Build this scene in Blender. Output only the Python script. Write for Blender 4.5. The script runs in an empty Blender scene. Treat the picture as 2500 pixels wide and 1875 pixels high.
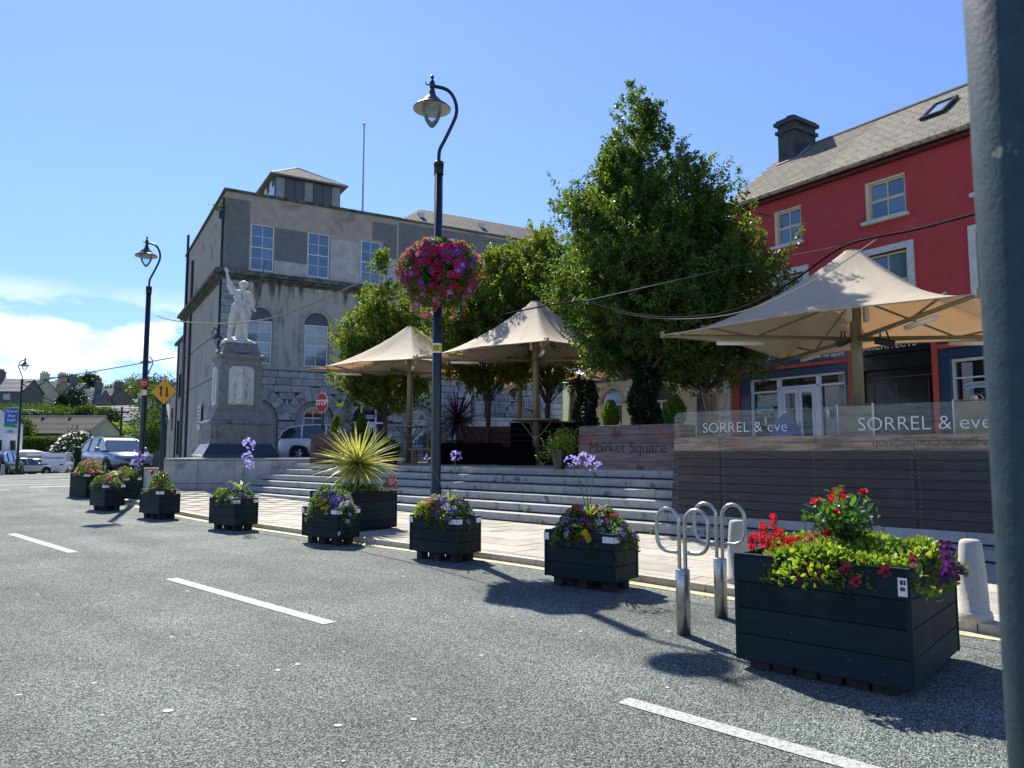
import bpy, bmesh, math, random
import numpy as np
from mathutils import Vector, Matrix
random.seed(11); rng = np.random.default_rng(11)
S = bpy.context.scene
C = S.collection
PI = math.pi
R = math.radians

# ---------------------------------------------------------------- camera, sky, sun, exposure
cd = bpy.data.cameras.new('camera'); cam = bpy.data.objects.new('camera', cd); C.objects.link(cam)
cam.location = (0, 0, 1.6); cam.rotation_euler = (R(90 + 5.24), 0, 0)
cd.sensor_width = 36; cd.lens = 26; cd.clip_start = .05; cd.clip_end = 4000
cd.dof.use_dof = True; cd.dof.focus_distance = 13; cd.dof.aperture_fstop = 9
S.camera = cam
SUN_EL = 45.8; SUN_AZ = -21.8
W = bpy.data.worlds.new('World'); S.world = W; W.use_nodes = True
nt = W.node_tree; nt.nodes.clear()
def N(t, nt_, **k):
    n = nt_.nodes.new(t)
    for a, b in k.items(): setattr(n, a, b)
    return n
out = N('ShaderNodeOutputWorld', nt); bg = N('ShaderNodeBackground', nt)
sky = N('ShaderNodeTexSky', nt, sky_type='NISHITA', sun_disc=False)
sky.sun_elevation = R(SUN_EL); sky.sun_rotation = R(SUN_AZ)
sky.air_density = 1.0; sky.dust_density = .05; sky.ozone_density = 3.2; sky.altitude = 50
bg.inputs[1].default_value = .088
tc = N('ShaderNodeTexCoord', nt); sx = N('ShaderNodeSeparateXYZ', nt)
nt.links.new(tc.outputs['Generated'], sx.inputs[0])
mp = N('ShaderNodeMapping', nt); mp.inputs['Scale'].default_value = (1, 1, 2.5); mp.inputs['Location'].default_value = (.35, .1, 0.07)
nt.links.new(tc.outputs['Generated'], mp.inputs[0])
no = N('ShaderNodeTexNoise', nt); no.inputs['Scale'].default_value = 8.0; no.inputs['Detail'].default_value = 9; no.inputs['Roughness'].default_value = .56
nt.links.new(mp.outputs[0], no.inputs['Vector'])
rp = N('ShaderNodeValToRGB', nt); rp.color_ramp.elements[0].position = .43; rp.color_ramp.elements[1].position = .50
nt.links.new(no.outputs[0], rp.inputs[0])
def ramp(a, b, c, d):
    r = N('ShaderNodeValToRGB', nt); e = r.color_ramp.elements
    e[0].position = a; e[0].color = (0, 0, 0, 1); e[1].position = b; e[1].color = (1, 1, 1, 1)
    x = e.new(c); x.color = (1, 1, 1, 1); x = e.new(d); x.color = (0, 0, 0, 1)
    nt.links.new(sx.outputs[2], r.inputs[0]); return r
band = ramp(.03, .10, .15, .20)
mu = N('ShaderNodeMath', nt, operation='MULTIPLY'); nt.links.new(rp.outputs[0], mu.inputs[0]); nt.links.new(band.outputs[0], mu.inputs[1])
n2 = N('ShaderNodeTexNoise', nt); n2.inputs['Scale'].default_value = 14; n2.inputs['Detail'].default_value = 6
nt.links.new(mp.outputs[0], n2.inputs['Vector'])
cr = N('ShaderNodeValToRGB', nt); cr.color_ramp.elements[0].color = (3.4, 4.4, 5.8, 1); cr.color_ramp.elements[0].position = .3; cr.color_ramp.elements[1].color = (6.6, 6.9, 7.2, 1); cr.color_ramp.elements[1].position = .62
nt.links.new(n2.outputs[0], cr.inputs[0])
hs = N('ShaderNodeHueSaturation', nt); hs.inputs['Saturation'].default_value = 1.06; hs.inputs['Hue'].default_value = .506
er = N('ShaderNodeValToRGB', nt); er.color_ramp.elements[0].position = 0; er.color_ramp.elements[0].color = (.50, .57, .84, 1); er.color_ramp.elements[1].position = .5; er.color_ramp.elements[1].color = (.92, .92, 1, 1)
x_ = er.color_ramp.elements.new(.15); x_.color = (.62, .68, .90, 1); x_ = er.color_ramp.elements.new(.30); x_.color = (.80, .83, .97, 1)
nt.links.new(sx.outputs[2], er.inputs[0]); em = N('ShaderNodeMix', nt, data_type='RGBA', blend_type='MULTIPLY'); em.inputs[0].default_value = 1
nt.links.new(sky.outputs[0], em.inputs[6]); nt.links.new(er.outputs[0], em.inputs[7]); nt.links.new(em.outputs[2], hs.inputs['Color'])
mx = N('ShaderNodeMix', nt, data_type='RGBA')
nt.links.new(mu.outputs[0], mx.inputs[0]); nt.links.new(hs.outputs[0], mx.inputs[6]); nt.links.new(cr.outputs[0], mx.inputs[7])
nt.links.new(mx.outputs[2], bg.inputs[0]); nt.links.new(bg.outputs[0], out.inputs[0])
sl = bpy.data.lights.new('sun', 'SUN'); sun = bpy.data.objects.new('sun', sl); C.objects.link(sun)
sl.energy = 3.85; sl.angle = R(.53); sl.color = (1, .945, .83)
sd = Vector((math.sin(R(SUN_AZ)) * math.cos(R(SUN_EL)), math.cos(R(SUN_AZ)) * math.cos(R(SUN_EL)), math.sin(R(SUN_EL))))
sun.rotation_euler = sd.to_track_quat('Z', 'Y').to_euler(); sun.location = (-20, 50, 60)
S.view_settings.view_transform = 'Standard'; S.view_settings.look = 'None'
S.view_settings.exposure = 1.22; S.view_settings.gamma = 1; S.view_settings.use_curve_mapping = False
S.render.engine = 'CYCLES'
S.cycles.max_bounces = 8; S.cycles.transparent_max_bounces = 12

# ---------------------------------------------------------------- helpers
MATS = {}
def mat(name, col, rough=.7, metal=0, col2=None, ns=3, nd=4, n0=.35, n1=.65, var=0, bs=0, ba=.0, spec=.4, trans=0, tcol=None, island=0, coat=0, stretch=None, emit=None, spots=None):
    if name in MATS: return MATS[name]
    m = bpy.data.materials.new(name); m.use_nodes = True; t = m.node_tree; b = t.nodes['Principled BSDF']; MATS[name] = m
    b.inputs['Roughness'].default_value = rough; b.inputs['Metallic'].default_value = metal
    b.inputs['Specular IOR Level'].default_value = spec; b.inputs['Coat Weight'].default_value = coat
    b.inputs['Coat Roughness'].default_value = .05
    geo = N('ShaderNodeNewGeometry', t); pos = geo.outputs['Position']
    if stretch:
        q = N('ShaderNodeTexCoord', t); p = N('ShaderNodeMapping', t); p.inputs['Scale'].default_value = stretch; t.links.new(q.outputs['Object'], p.inputs[0]); pos = p.outputs[0]
    cur = None
    if col2:
        n = N('ShaderNodeTexNoise', t); n.inputs['Scale'].default_value = ns; n.inputs['Detail'].default_value = nd; n.inputs['Roughness'].default_value = .62
        t.links.new(pos, n.inputs['Vector'])
        if stretch:
            oi0 = N('ShaderNodeObjectInfo', t); va = N('ShaderNodeVectorMath', t, operation='ADD'); sc_ = N('ShaderNodeMath', t, operation='MULTIPLY'); sc_.inputs[1].default_value = 37
            t.links.new(oi0.outputs['Random'], sc_.inputs[0]); t.links.new(pos, va.inputs[0]); t.links.new(sc_.outputs[0], va.inputs[1]); t.links.new(va.outputs[0], n.inputs['Vector'])
        r = N('ShaderNodeValToRGB', t); e = r.color_ramp.elements
        e[0].position = n0; e[0].color = (*col, 1); e[1].position = n1; e[1].color = (*col2, 1)
        t.links.new(n.outputs[0], r.inputs[0]); cur = r.outputs[0]
    else:
        r = N('ShaderNodeRGB', t); r.outputs[0].default_value = (*col, 1); cur = r.outputs[0]
    for src, amt in ((('Random', var) if var else (None, 0)), ('isl', island)):
        if not amt: continue
        if src == 'isl': val = geo.outputs['Random Per Island']
        else: val = N('ShaderNodeObjectInfo', t).outputs['Random']
        mr = N('ShaderNodeMapRange', t); mr.inputs[3].default_value = 1 - amt; mr.inputs[4].default_value = 1 + amt
        t.links.new(val, mr.inputs[0]); h = N('ShaderNodeHueSaturation', t)
        t.links.new(mr.outputs[0], h.inputs['Value']); t.links.new(cur, h.inputs['Color'])
        if src == 'isl':
            m2 = N('ShaderNodeMapRange', t); m2.inputs[3].default_value = .47; m2.inputs[4].default_value = .525
            t.links.new(val, m2.inputs[0]); t.links.new(m2.outputs[0], h.inputs['Hue'])
        cur = h.outputs[0]
    if spots:
        for sc, th, wd, colr in spots:
            n = N('ShaderNodeTexNoise', t); n.inputs['Scale'].default_value = sc; n.inputs['Detail'].default_value = 5; t.links.new(geo.outputs['Position'], n.inputs['Vector'])
            r = N('ShaderNodeMapRange', t); r.inputs[1].default_value = th; r.inputs[2].default_value = th + wd; t.links.new(n.outputs[0], r.inputs[0])
            x = N('ShaderNodeMix', t, data_type='RGBA'); t.links.new(r.outputs[0], x.inputs[0]); t.links.new(cur, x.inputs[6]); x.inputs[7].default_value = (*colr, 1); cur = x.outputs[2]
    t.links.new(cur, b.inputs['Base Color'])
    if bs:
        n = N('ShaderNodeTexNoise', t); n.inputs['Scale'].default_value = bs; n.inputs['Detail'].default_value = 5
        t.links.new(geo.outputs['Position'] if not stretch else pos, n.inputs['Vector'])
        u = N('ShaderNodeBump', t); u.inputs['Strength'].default_value = ba; u.inputs['Distance'].default_value = .02
        t.links.new(n.outputs[0], u.inputs['Height']); t.links.new(u.outputs[0], b.inputs['Normal'])
    if trans:
        tr = N('ShaderNodeBsdfTranslucent', t); ms = N('ShaderNodeMixShader', t); ms.inputs[0].default_value = trans
        if tcol:
            x = N('ShaderNodeMix', t, data_type='RGBA', blend_type='MULTIPLY'); x.inputs[0].default_value = 1; x.inputs[7].default_value = (*tcol, 1); t.links.new(cur, x.inputs[6]); t.links.new(x.outputs[2], tr.inputs[0])
        else: t.links.new(cur, tr.inputs[0])
        t.links.new(b.outputs[0], ms.inputs[1]); t.links.new(tr.outputs[0], ms.inputs[2]); t.links.new(ms.outputs[0], t.nodes['Material Output'].inputs[0])
    if emit:
        b.inputs['Emission Color'].default_value = (*emit[:3], 1); b.inputs['Emission Strength'].default_value = emit[3]
    return m

def tag(o, label=None, cat=None, group=None, kind=None):
    if label: o['label'] = label
    if cat: o['category'] = cat
    if group: o['group'] = group
    if kind: o['kind'] = kind
    return o
def ob(name, me, parent=None, loc=(0, 0, 0), rz=0, rot=None):
    o = bpy.data.objects.new(name, me); C.objects.link(o)
    o.location = loc; o.rotation_euler = rot if rot is not None else (0, 0, rz)
    if parent is not None: o.parent = parent
    return o
def thing(name, label, cat, loc=(0, 0, 0), rz=0, group=None):
    return tag(ob(name, None, None, loc, rz), label, cat, group)
class MB:
    def __init__(s): s.v = []; s.f = []; s.mi = []; s.M = None
    def add(s, vs, fs, m=0):
        b = len(s.v)
        if s.M is not None: vs = [tuple(s.M @ Vector(p)) for p in vs]
        s.v += [tuple(p) for p in vs]; s.f += [tuple(b + i for i in f) for f in fs]; s.mi += [m] * len(fs); return s
    def box(s, x0, x1, y0, y1, z0, z1, m=0):
        return s.add([(x0, y0, z0), (x1, y0, z0), (x1, y1, z0), (x0, y1, z0), (x0, y0, z1), (x1, y0, z1), (x1, y1, z1), (x0, y1, z1)],
                     [(0, 3, 2, 1), (4, 5, 6, 7), (0, 1, 5, 4), (1, 2, 6, 5), (2, 3, 7, 6), (3, 0, 4, 7)], m)
    def hexa(s, p, m=0): return s.add(p, [(0, 3, 2, 1), (4, 5, 6, 7), (0, 1, 5, 4), (1, 2, 6, 5), (2, 3, 7, 6), (3, 0, 4, 7)], m)
    def quad(s, a, b, c, d, m=0): return s.add([a, b, c, d], [(0, 1, 2, 3)], m)
    def prism(s, poly, z0, z1, m=0, mt=None):
        n = len(poly); s.add([(x, y, z0) for x, y in poly] + [(x, y, z1) for x, y in poly], [tuple(range(n - 1, -1, -1))] + [(i, (i + 1) % n, n + (i + 1) % n, n + i) for i in range(n)], m)
        return s.add([(x, y, z1) for x, y in poly], [tuple(range(n))], m if mt is None else mt)
    def prismy(s, poly, y0, y1, m=0):  # polygon in x,z extruded along y
        n = len(poly); return s.add([(x, y0, z) for x, z in poly] + [(x, y1, z) for x, z in poly], [tuple(range(n)), tuple(range(2 * n - 1, n - 1, -1))] + [(i, n + i, n + (i + 1) % n, (i + 1) % n) for i in range(n)], m)
    def loft(s, rings, m=0, cap=True):
        n = len(rings[0]); vs = [p for r in rings for p in r]; fs = []
        for k in range(len(rings) - 1):
            for i in range(n): j = (i + 1) % n; fs.append((k * n + i, k * n + j, (k + 1) * n + j, (k + 1) * n + i))
        if cap: fs.append(tuple(range(n - 1, -1, -1))); fs.append(tuple(range((len(rings) - 1) * n, len(rings) * n)))
        return s.add(vs, fs, m)
    def tube(s, path, r, n=8, m=0, cap=True):
        P = [Vector(p) for p in path]; rs = r if isinstance(r, (list, tuple)) else [r] * len(P); rings = []; up = None
        for i, p in enumerate(P):
            d = (P[min(i + 1, len(P) - 1)] - P[max(i - 1, 0)]).normalized()
            if up is None: up = d.orthogonal().normalized()
            up = (up - d * up.dot(d)).normalized(); w = d.cross(up)
            rings.append([tuple(p + (up * math.cos(a) + w * math.sin(a)) * rs[i]) for a in [2 * PI * k / n for k in range(n)]])
        return s.loft(rings, m, cap)
    def lathe(s, prof, n=16, c=(0, 0, 0), m=0, cap=True):
        return s.loft([[(c[0] + r * math.cos(2 * PI * k / n), c[1] + r * math.sin(2 * PI * k / n), c[2] + z) for k in range(n)] for r, z in prof], m, cap)
    def mesh(s, name, mats, smooth=False):
        me = bpy.data.meshes.new(name); me.from_pydata(s.v, [], s.f)
        for m in (mats if isinstance(mats, (list, tuple)) else [mats]): me.materials.append(m)
        if any(s.mi): me.polygons.foreach_set('material_index', s.mi)
        if smooth: me.polygons.foreach_set('use_smooth', [True] * len(me.polygons))
        me.update(); return me
    def build(s, name, mats, parent=None, smooth=False, loc=(0, 0, 0), rz=0, rot=None):
        return ob(name, s.mesh(name, mats, smooth), parent, loc, rz, rot)
BB = {}
def bbm(lx, ly, lz, b, m, name='block'):
    """bevelled box mesh, shared between alike pieces; origin at its centre"""
    k = (round(lx, 3), round(ly, 3), round(lz, 3), b, m.name)
    if k not in BB:
        x, y, z = lx / 2, ly / 2, lz / 2; b = min(b, x * .9, y * .9, z * .9); vs = []; 
        for sx_ in (-1, 1):
            for sy_ in (-1, 1):
                for sz_ in (-1, 1):
                    vs += [(sx_ * x, sy_ * (y - b), sz_ * (z - b)), (sx_ * (x - b), sy_ * y, sz_ * (z - b)), (sx_ * (x - b), sy_ * (y - b), sz_ * z)]
        bm = bmesh.new(); [bm.verts.new(v) for v in vs]; bmesh.ops.convex_hull(bm, input=bm.verts)
        bmesh.ops.dissolve_limit(bm, angle_limit=.01, verts=bm.verts, edges=bm.edges)
        me = bpy.data.meshes.new(name); bm.to_mesh(me); bm.free(); me.materials.append(m); BB[k] = me
    return BB[k]
def piece(name, x0, x1, y0, y1, z0, z1, m, parent, b=.006, rot=None):
    return ob(name, bbm(x1 - x0, y1 - y0, z1 - z0, b, m, name), parent, ((x0 + x1) / 2, (y0 + y1) / 2, (z0 + z1) / 2), 0, rot)
def join_shared(name, me, parent, locs, **k):
    return [ob(name, me, parent, l, **k) for l in locs]
TX = {}
def text_mesh(s, size, m, ext=.003, shear=0, off=0, space=1, align='CENTER'):
    cu = bpy.data.curves.new('t', 'FONT'); cu.body = s; cu.size = size; cu.extrude = ext; cu.shear = shear; cu.offset = off
    cu.space_character = space; cu.align_x = align; cu.align_y = 'CENTER'; cu.resolution_u = 3
    o = bpy.data.objects.new('t', cu); C.objects.link(o)
    me = bpy.data.meshes.new_from_object(o.evaluated_get(bpy.context.evaluated_depsgraph_get()))
    bpy.data.objects.remove(o); me.materials.clear(); me.materials.append(m); return me
def text(s, size, m, parent, loc, rz=0, name='lettering', **k):
    return ob(name, text_mesh(s, size, m, **k), parent, loc, 0, (R(90), 0, rz))

def unit(a): return a / np.maximum(np.linalg.norm(a, axis=-1, keepdims=True), 1e-9)
def leaf_arrays(P, D, Nn, L, Wr, fold=.25, big=False):
    """folded leaves: base P, axis D, normal Nn, lengths L, width ratio Wr"""
    D = unit(D); Sd = unit(np.cross(D, Nn)); Nn = np.cross(Sd, D); L = L[:, None]; w = L * Wr / 2
    if big:
        pts = [P, P + D * L * .3 + Sd * w + Nn * w * fold, P + D * L * .7 + Sd * w * .75 + Nn * w * fold * .4, P + D * L - Nn * L * .12, P + D * L * .7 - Sd * w * .75 + Nn * w * fold * .4, P + D * L * .3 - Sd * w + Nn * w * fold, P + D * L * .5]
        f = [(0, 1, 6), (1, 2, 6), (2, 3, 6), (3, 4, 6), (4, 5, 6), (5, 0, 6)]
    else:
        pts = [P, P + D * L * .45 + Sd * w + Nn * w * fold, P + D * L - Nn * L * .1, P + D * L * .45 - Sd * w + Nn * w * fold]
        f = [(0, 1, 2), (0, 2, 3)]
    k = len(pts); V = np.stack(pts, 1).reshape(-1, 3); n = len(P)
    F = (np.arange(n)[:, None, None] * k + np.array(f)[None]).reshape(-1, 3)
    return V, F
def np_mesh(name, V, F, m, smooth=False, mi=None):
    me = bpy.data.meshes.new(name); me.vertices.add(len(V)); me.vertices.foreach_set('co', V.astype(np.float32).ravel())
    me.loops.add(len(F) * 3); me.loops.foreach_set('vertex_index', F.astype(np.int32).ravel())
    me.polygons.add(len(F)); me.polygons.foreach_set('loop_start', np.arange(len(F), dtype=np.int32) * 3)
    for x in (m if isinstance(m, list) else [m]): me.materials.append(x)
    if mi is not None: me.polygons.foreach_set('material_index', mi.astype(np.int32))
    me.update(calc_edges=True); me.validate(); return me
def foliage_mesh(name, m, pts, outward, L=.05, Wr=.55, up=.3, rnd=.9, big=False, Lv=.35):
    n = len(pts); D = unit(outward) + rng.normal(0, rnd * .6, (n, 3)); D[:, 2] += up * .5
    Nn = rng.normal(0, 1, (n, 3)) * rnd; Nn[:, 2] += .9; Nn = Nn + .25 * unit(outward)
    return np_mesh(name, *leaf_arrays(pts, D, Nn, L * rng.uniform(1 - Lv, 1 + Lv, n), Wr, big=big), m)

# ground height: the road climbs a little to the left of the square and drops beyond it
def g(x, y):
    a = .65 * math.exp(-(((x + 17) / 13) ** 2 + ((y - 37) / 13) ** 2))
    t = min(max((y - 50) / 14, 0), 1); return a - .45 * t * t * (3 - 2 * t)
Q = (1.08, 15.2); EX = (.735, -.678); NX = (.678, .735); ST_RZ = math.atan2(-.678, .735)
def st(u, n, z=0): return (Q[0] + u * EX[0] + n * NX[0], Q[1] + u * EX[1] + n * NX[1], z)
def st_inv(x, y): dx, dy = x - Q[0], y - Q[1]; return dx * EX[0] + dy * EX[1], dx * NX[0] + dy * NX[1]
PZ = 1.2
# ---------------------------------------------------------------- materials
M_asph = mat('asphalt', (.075, .078, .08), rough=.8, spec=.22)
def asphalt():
    t = M_asph.node_tree; b = t.nodes['Principled BSDF']; geo = N('ShaderNodeNewGeometry', t)
    v = N('ShaderNodeTexVoronoi', t); v.inputs['Scale'].default_value = 128; t.links.new(geo.outputs['Position'], v.inputs['Vector'])
    sp = N('ShaderNodeSeparateColor', t); t.links.new(v.outputs['Color'], sp.inputs[0])
    r = N('ShaderNodeValToRGB', t); e = r.color_ramp.elements; e[0].position = 0; e[0].color = (.012, .020, .019, 1); e[1].position = 1; e[1].color = (.39, .42, .38, 1)
    x = e.new(.5); x.color = (.086, .103, .096, 1); t.links.new(sp.outputs[0], r.inputs[0])
    n = N('ShaderNodeTexNoise', t); n.inputs['Scale'].default_value = .5; n.inputs['Detail'].default_value = 6; n.inputs['Roughness'].default_value = .6; t.links.new(geo.outputs['Position'], n.inputs['Vector'])
    mr = N('ShaderNodeMapRange', t); mr.inputs[1].default_value = .3; mr.inputs[2].default_value = .7; mr.inputs[3].default_value = .72; mr.inputs[4].default_value = 1.36; t.links.new(n.outputs[0], mr.inputs[0])
    h = N('ShaderNodeHueSaturation', t); t.links.new(r.outputs[0], h.inputs['Color']); t.links.new(mr.outputs[0], h.inputs['Value']); m1 = N('ShaderNodeMapping', t); m1.inputs['Rotation'].default_value = (0, 0, R(43)); t.links.new(geo.outputs['Position'], m1.inputs[0])
    m2 = N('ShaderNodeMapping', t); m2.inputs['Scale'].default_value = (.05, .85, 1); t.links.new(m1.outputs[0], m2.inputs[0])
    n2_ = N('ShaderNodeTexNoise', t); n2_.inputs['Scale'].default_value = 1.0; n2_.inputs['Detail'].default_value = 3; t.links.new(m2.outputs[0], n2_.inputs['Vector'])
    r2 = N('ShaderNodeMapRange', t); r2.inputs[1].default_value = .35; r2.inputs[2].default_value = .65; r2.inputs[3].default_value = .84; r2.inputs[4].default_value = 1.18; t.links.new(n2_.outputs[0], r2.inputs[0])
    h2 = N('ShaderNodeHueSaturation', t); t.links.new(h.outputs[0], h2.inputs['Color']); t.links.new(r2.outputs[0], h2.inputs['Value']); t.links.new(h2.outputs[0], b.inputs['Base Color'])
    bu = N('ShaderNodeBump', t); bu.inputs['Strength'].default_value = .9; bu.inputs['Distance'].default_value = .010
    t.links.new(v.outputs['Distance'], bu.inputs['Height']); bu.invert = True; t.links.new(bu.outputs[0], b.inputs['Normal'])
asphalt()
M_white = mat('road_paint', (.44, .46, .43), rough=.7, col2=(.20, .22, .21), ns=34, n0=.46, n1=.66, bs=120, ba=.5)
M_yell = mat('worn_yellow_paint', (.60, .51, .27), rough=.8, col2=(.26, .26, .20), ns=16, nd=7, n0=.42, n1=.66, bs=80, ba=.3)
M_kerb = mat('granite_kerb', (.50, .46, .37), rough=.75, col2=(.36, .34, .29), ns=14, var=.1, bs=60, ba=.3)
M_slab = mat('paving_slab', (.44, .41, .34), rough=.85, spec=.2, col2=(.34, .325, .28), ns=5, nd=8, var=.14, bs=90, ba=.3, spots=[(2.2, .6, .12, (.28, .26, .22)), (45, .66, .06, (.25, .22, .18))])
M_joint = mat('paving_joint', (.17, .15, .12), rough=.95)
M_step = mat('step_granite', (.40, .405, .38), rough=.75, col2=(.32, .325, .31), ns=4, nd=8, var=.10, bs=110, ba=.3, spots=[(3.5, .62, .08, (.12, .125, .12)), (70, .62, .06, (.17, .17, .165))])
M_plaza = mat('plaza_paving', (.34, .32, .28), rough=.8, col2=(.25, .24, .22), ns=3)
M_podium = mat('podium_stone', (.45, .46, .43), rough=.8, col2=(.27, .28, .28), ns=1.6, nd=8, var=.06, bs=50, ba=.3, spots=[(1.1, .58, .15, (.15, .165, .165))])
M_plank = mat('planter_board', (.005, .017, .021), rough=.62, spec=.22, col2=(.014, .027, .030), ns=6, nd=6, n0=.4, n1=.75, var=.38, bs=40, ba=.35, stretch=(1, 3, 14), spots=[(9, .70, .05, (.06, .08, .08)), (30, .67, .05, (.035, .05, .05)), (2.2, .60, .10, (.022, .036, .036))])
M_pallet = mat('pallet_block', (.035, .034, .028), rough=.9, col2=(.016, .018, .016), ns=12, var=.2)
M_soil = mat('soil', (.035, .026, .018), rough=1, col2=(.06, .05, .035), ns=40)
M_timber = mat('dark_timber', (.050, .047, .044), rough=.65, spec=.25, col2=(.098, .087, .078), ns=3, nd=8, n0=.35, n1=.7, var=.16, bs=26, ba=.4, stretch=(1, 6, 18))
M_timred = mat('worn_red_timber', (.12, .095, .09), rough=.6, spec=.25, col2=(.18, .155, .15), ns=1.5, nd=8, n0=.4, n1=.6, var=.22, bs=26, ba=.35, stretch=(1.2, 4, 9), spots=[(2.4, .60, .06, (.27, .07, .05)), (2.1, .63, .05, (.09, .05, .045))])
M_timdk = mat('oxblood_timber', (.085, .018, .016), rough=.5, col2=(.05, .014, .014), ns=3, var=.3, stretch=(1, 4, 9))
M_copper = mat('upper_timber', (.52, .29, .16), rough=.5, col2=(.22, .085, .05), ns=1.3, nd=6, stretch=(1.4, 1, 8), n0=.4, n1=.6)
M_steel = mat('brushed_steel', (.50, .49, .46), rough=.33, metal=.9, col2=(.42, .41, .38), ns=20)
M_screw = mat('screw', (.30, .30, .30), rough=.4, metal=.8)
M_blackp = mat('black_paint', (.008, .013, .018), rough=.32, coat=.15)
M_green = mat('lamp_green', (.022, .035, .030), rough=.35, coat=.3)
M_shade_in = mat('lamp_inner', (.55, .52, .42), rough=.4)
M_concb = mat('concrete_bollard', (.50, .475, .41), rough=.85, col2=(.40, .38, .33), ns=30, var=.06, bs=120, ba=.5)
M_grey1 = mat('roughcast_render', (.44, .375, .295), rough=.9, col2=(.34, .30, .245), ns=2.2, nd=9, bs=70, ba=.5, spots=[(.55, .58, .2, (.10, .10, .10))])
M_grey2 = mat('dark_roughcast', (.20, .20, .19), rough=.95, col2=(.15, .155, .15), ns=3, nd=9, bs=70, ba=.6)
M_grey3 = mat('pale_render', (.52, .51, .47), rough=.9, col2=(.36, .355, .33), ns=2, nd=9, bs=60, ba=.4)
M_side = mat('side_render', (.43, .395, .33), rough=.95, col2=(.33, .305, .26), ns=1.5, nd=9, bs=40, ba=.6, stretch=(1, .9, .22), spots=[(.7, .56, .2, (.12, .115, .105))])
M_stain = mat('stained_render', (.40, .375, .32), rough=.95, col2=(.12, .12, .115), ns=1.9, nd=8, n0=.52, n1=.72, bs=60, ba=.4, stretch=(1.6, 1, .28))
M_ash = mat('ashlar_stone', (.36, .375, .37), rough=.85, col2=(.23, .25, .25), ns=3.5, nd=8, var=.20, bs=30, ba=.6, spots=[(1.7, .62, .1, (.13, .14, .14))])
M_mortar = mat('mortar', (.05, .055, .055), rough=.95)
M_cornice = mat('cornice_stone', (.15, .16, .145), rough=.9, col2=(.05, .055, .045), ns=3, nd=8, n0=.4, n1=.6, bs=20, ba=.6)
M_trimst = mat('trim_stone', (.36, .36, .34), rough=.85, col2=(.26, .26, .25), ns=4, bs=30, ba=.4)
M_wframe = mat('white_frame', (.72, .74, .74), rough=.45)
M_glass = mat('window_glass', (.10, .17, .22), rough=.06, spec=1.0, var=.22, metal=.25)
M_glassd = mat('dark_glass', (.012, .018, .022), rough=.05, spec=.9, var=.2)
M_board = mat('blank_panel', (.10, .11, .12), rough=.7)
M_slate = mat('roof_slate', (.23, .205, .16), rough=.85, spec=.2, col2=(.15, .135, .11), ns=9, var=.17, bs=40, ba=.3, spots=[(14, .66, .05, (.34, .33, .27))])
M_slate2 = mat('brown_slate', (.17, .15, .13), rough=.8, col2=(.11, .10, .09), ns=7, var=.2, island=.2)
M_roofb = mat('roof_underlay', (.06, .06, .06), rough=.9)
M_lead = mat('lead_flashing', (.22, .24, .26), rough=.5)
M_red = mat('raspberry_render', (.50, .072, .072), rough=.85, spec=.15, col2=(.42, .062, .062), n0=.3, n1=.7, ns=2.2, nd=7, bs=60, ba=.25, spots=[(1.2, .62, .14, (.52, .10, .10))])
M_cream = mat('cream_paint', (.66, .56, .36), rough=.6, col2=(.56, .47, .31), ns=8)
M_ocream = mat('off_white_paint', (.66, .66, .60), rough=.6, col2=(.52, .53, .49), ns=8)
M_wall = mat('cream_wall', (.74, .75, .66), rough=.8, col2=(.66, .67, .58), ns=2)
M_chim = mat('chimney_render', (.045, .05, .055), rough=.9, col2=(.075, .08, .085), ns=4, bs=30, ba=.5)
M_blue = mat('shopfront_blue', (.018, .048, .10), rough=.35, coat=.3)
M_orange = mat('shopfront_orange', (.46, .075, .035), rough=.45)
M_sblack = mat('shopfront_black', (.010, .011, .014), rough=.3, coat=.3)
M_navy = mat('pub_navy', (.018, .016, .055), rough=.35)
M_gold = mat('gold_letters', (.75, .52, .18), rough=.4, metal=.3)
M_wlet = mat('white_letters', (.80, .80, .80), rough=.5)
M_teal = mat('teal_decal', (.28, .50, .52), rough=.5)
M_greenp = mat('green_poster', (.01, .11, .075), rough=.3)
M_canvas = mat('canopy_canvas', (.59, .51, .38), rough=.8, spec=.2, col2=(.53, .455, .335), ns=3, trans=.23, tcol=(1.0, .62, .36), bs=4, ba=.15)
M_pole = mat('umbrella_pole', (.215, .20, .115), rough=.4, metal=.1, coat=.2)
M_tube = mat('white_fitting', (.75, .74, .70), rough=.4)
M_wood = mat('bench_wood', (.33, .17, .075), rough=.7, col2=(.20, .10, .05), ns=8, stretch=(1, 5, 5))
M_marble = mat('white_marble', (.64, .62, .55), rough=.6, col2=(.45, .44, .40), ns=7, nd=8, n0=.45, n1=.75, bs=25, ba=.35)
M_gran = mat('monument_granite', (.27, .26, .24), rough=.7, col2=(.18, .18, .175), ns=5, nd=8, bs=60, ba=.4, spots=[(2.5, .6, .12, (.09, .10, .10))])
M_gran2 = mat('polished_granite', (.025, .05, .065), rough=.22, col2=(.04, .07, .085), ns=30)
M_ivory = mat('plaque', (.50, .58, .60), rough=.35)
M_bark = mat('bark', (.05, .042, .032), rough=.95, col2=(.09, .075, .055), ns=8, bs=20, ba=.8, stretch=(3, 3, .6))
M_leaf = mat('tree_leaf', (.075, .13, .022), rough=.5, col2=(.12, .17, .03), ns=1.6, n0=.4, n1=.6, island=.42, trans=.48, tcol=(2.3, 2.0, .6), spec=.4)
M_leaf2 = mat('dark_tree_leaf', (.048, .098, .020), rough=.5, col2=(.080, .135, .025), ns=1.2, n0=.42, n1=.6, island=.30, trans=.44, tcol=(2.4, 2.1, .55), spec=.5)
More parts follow.
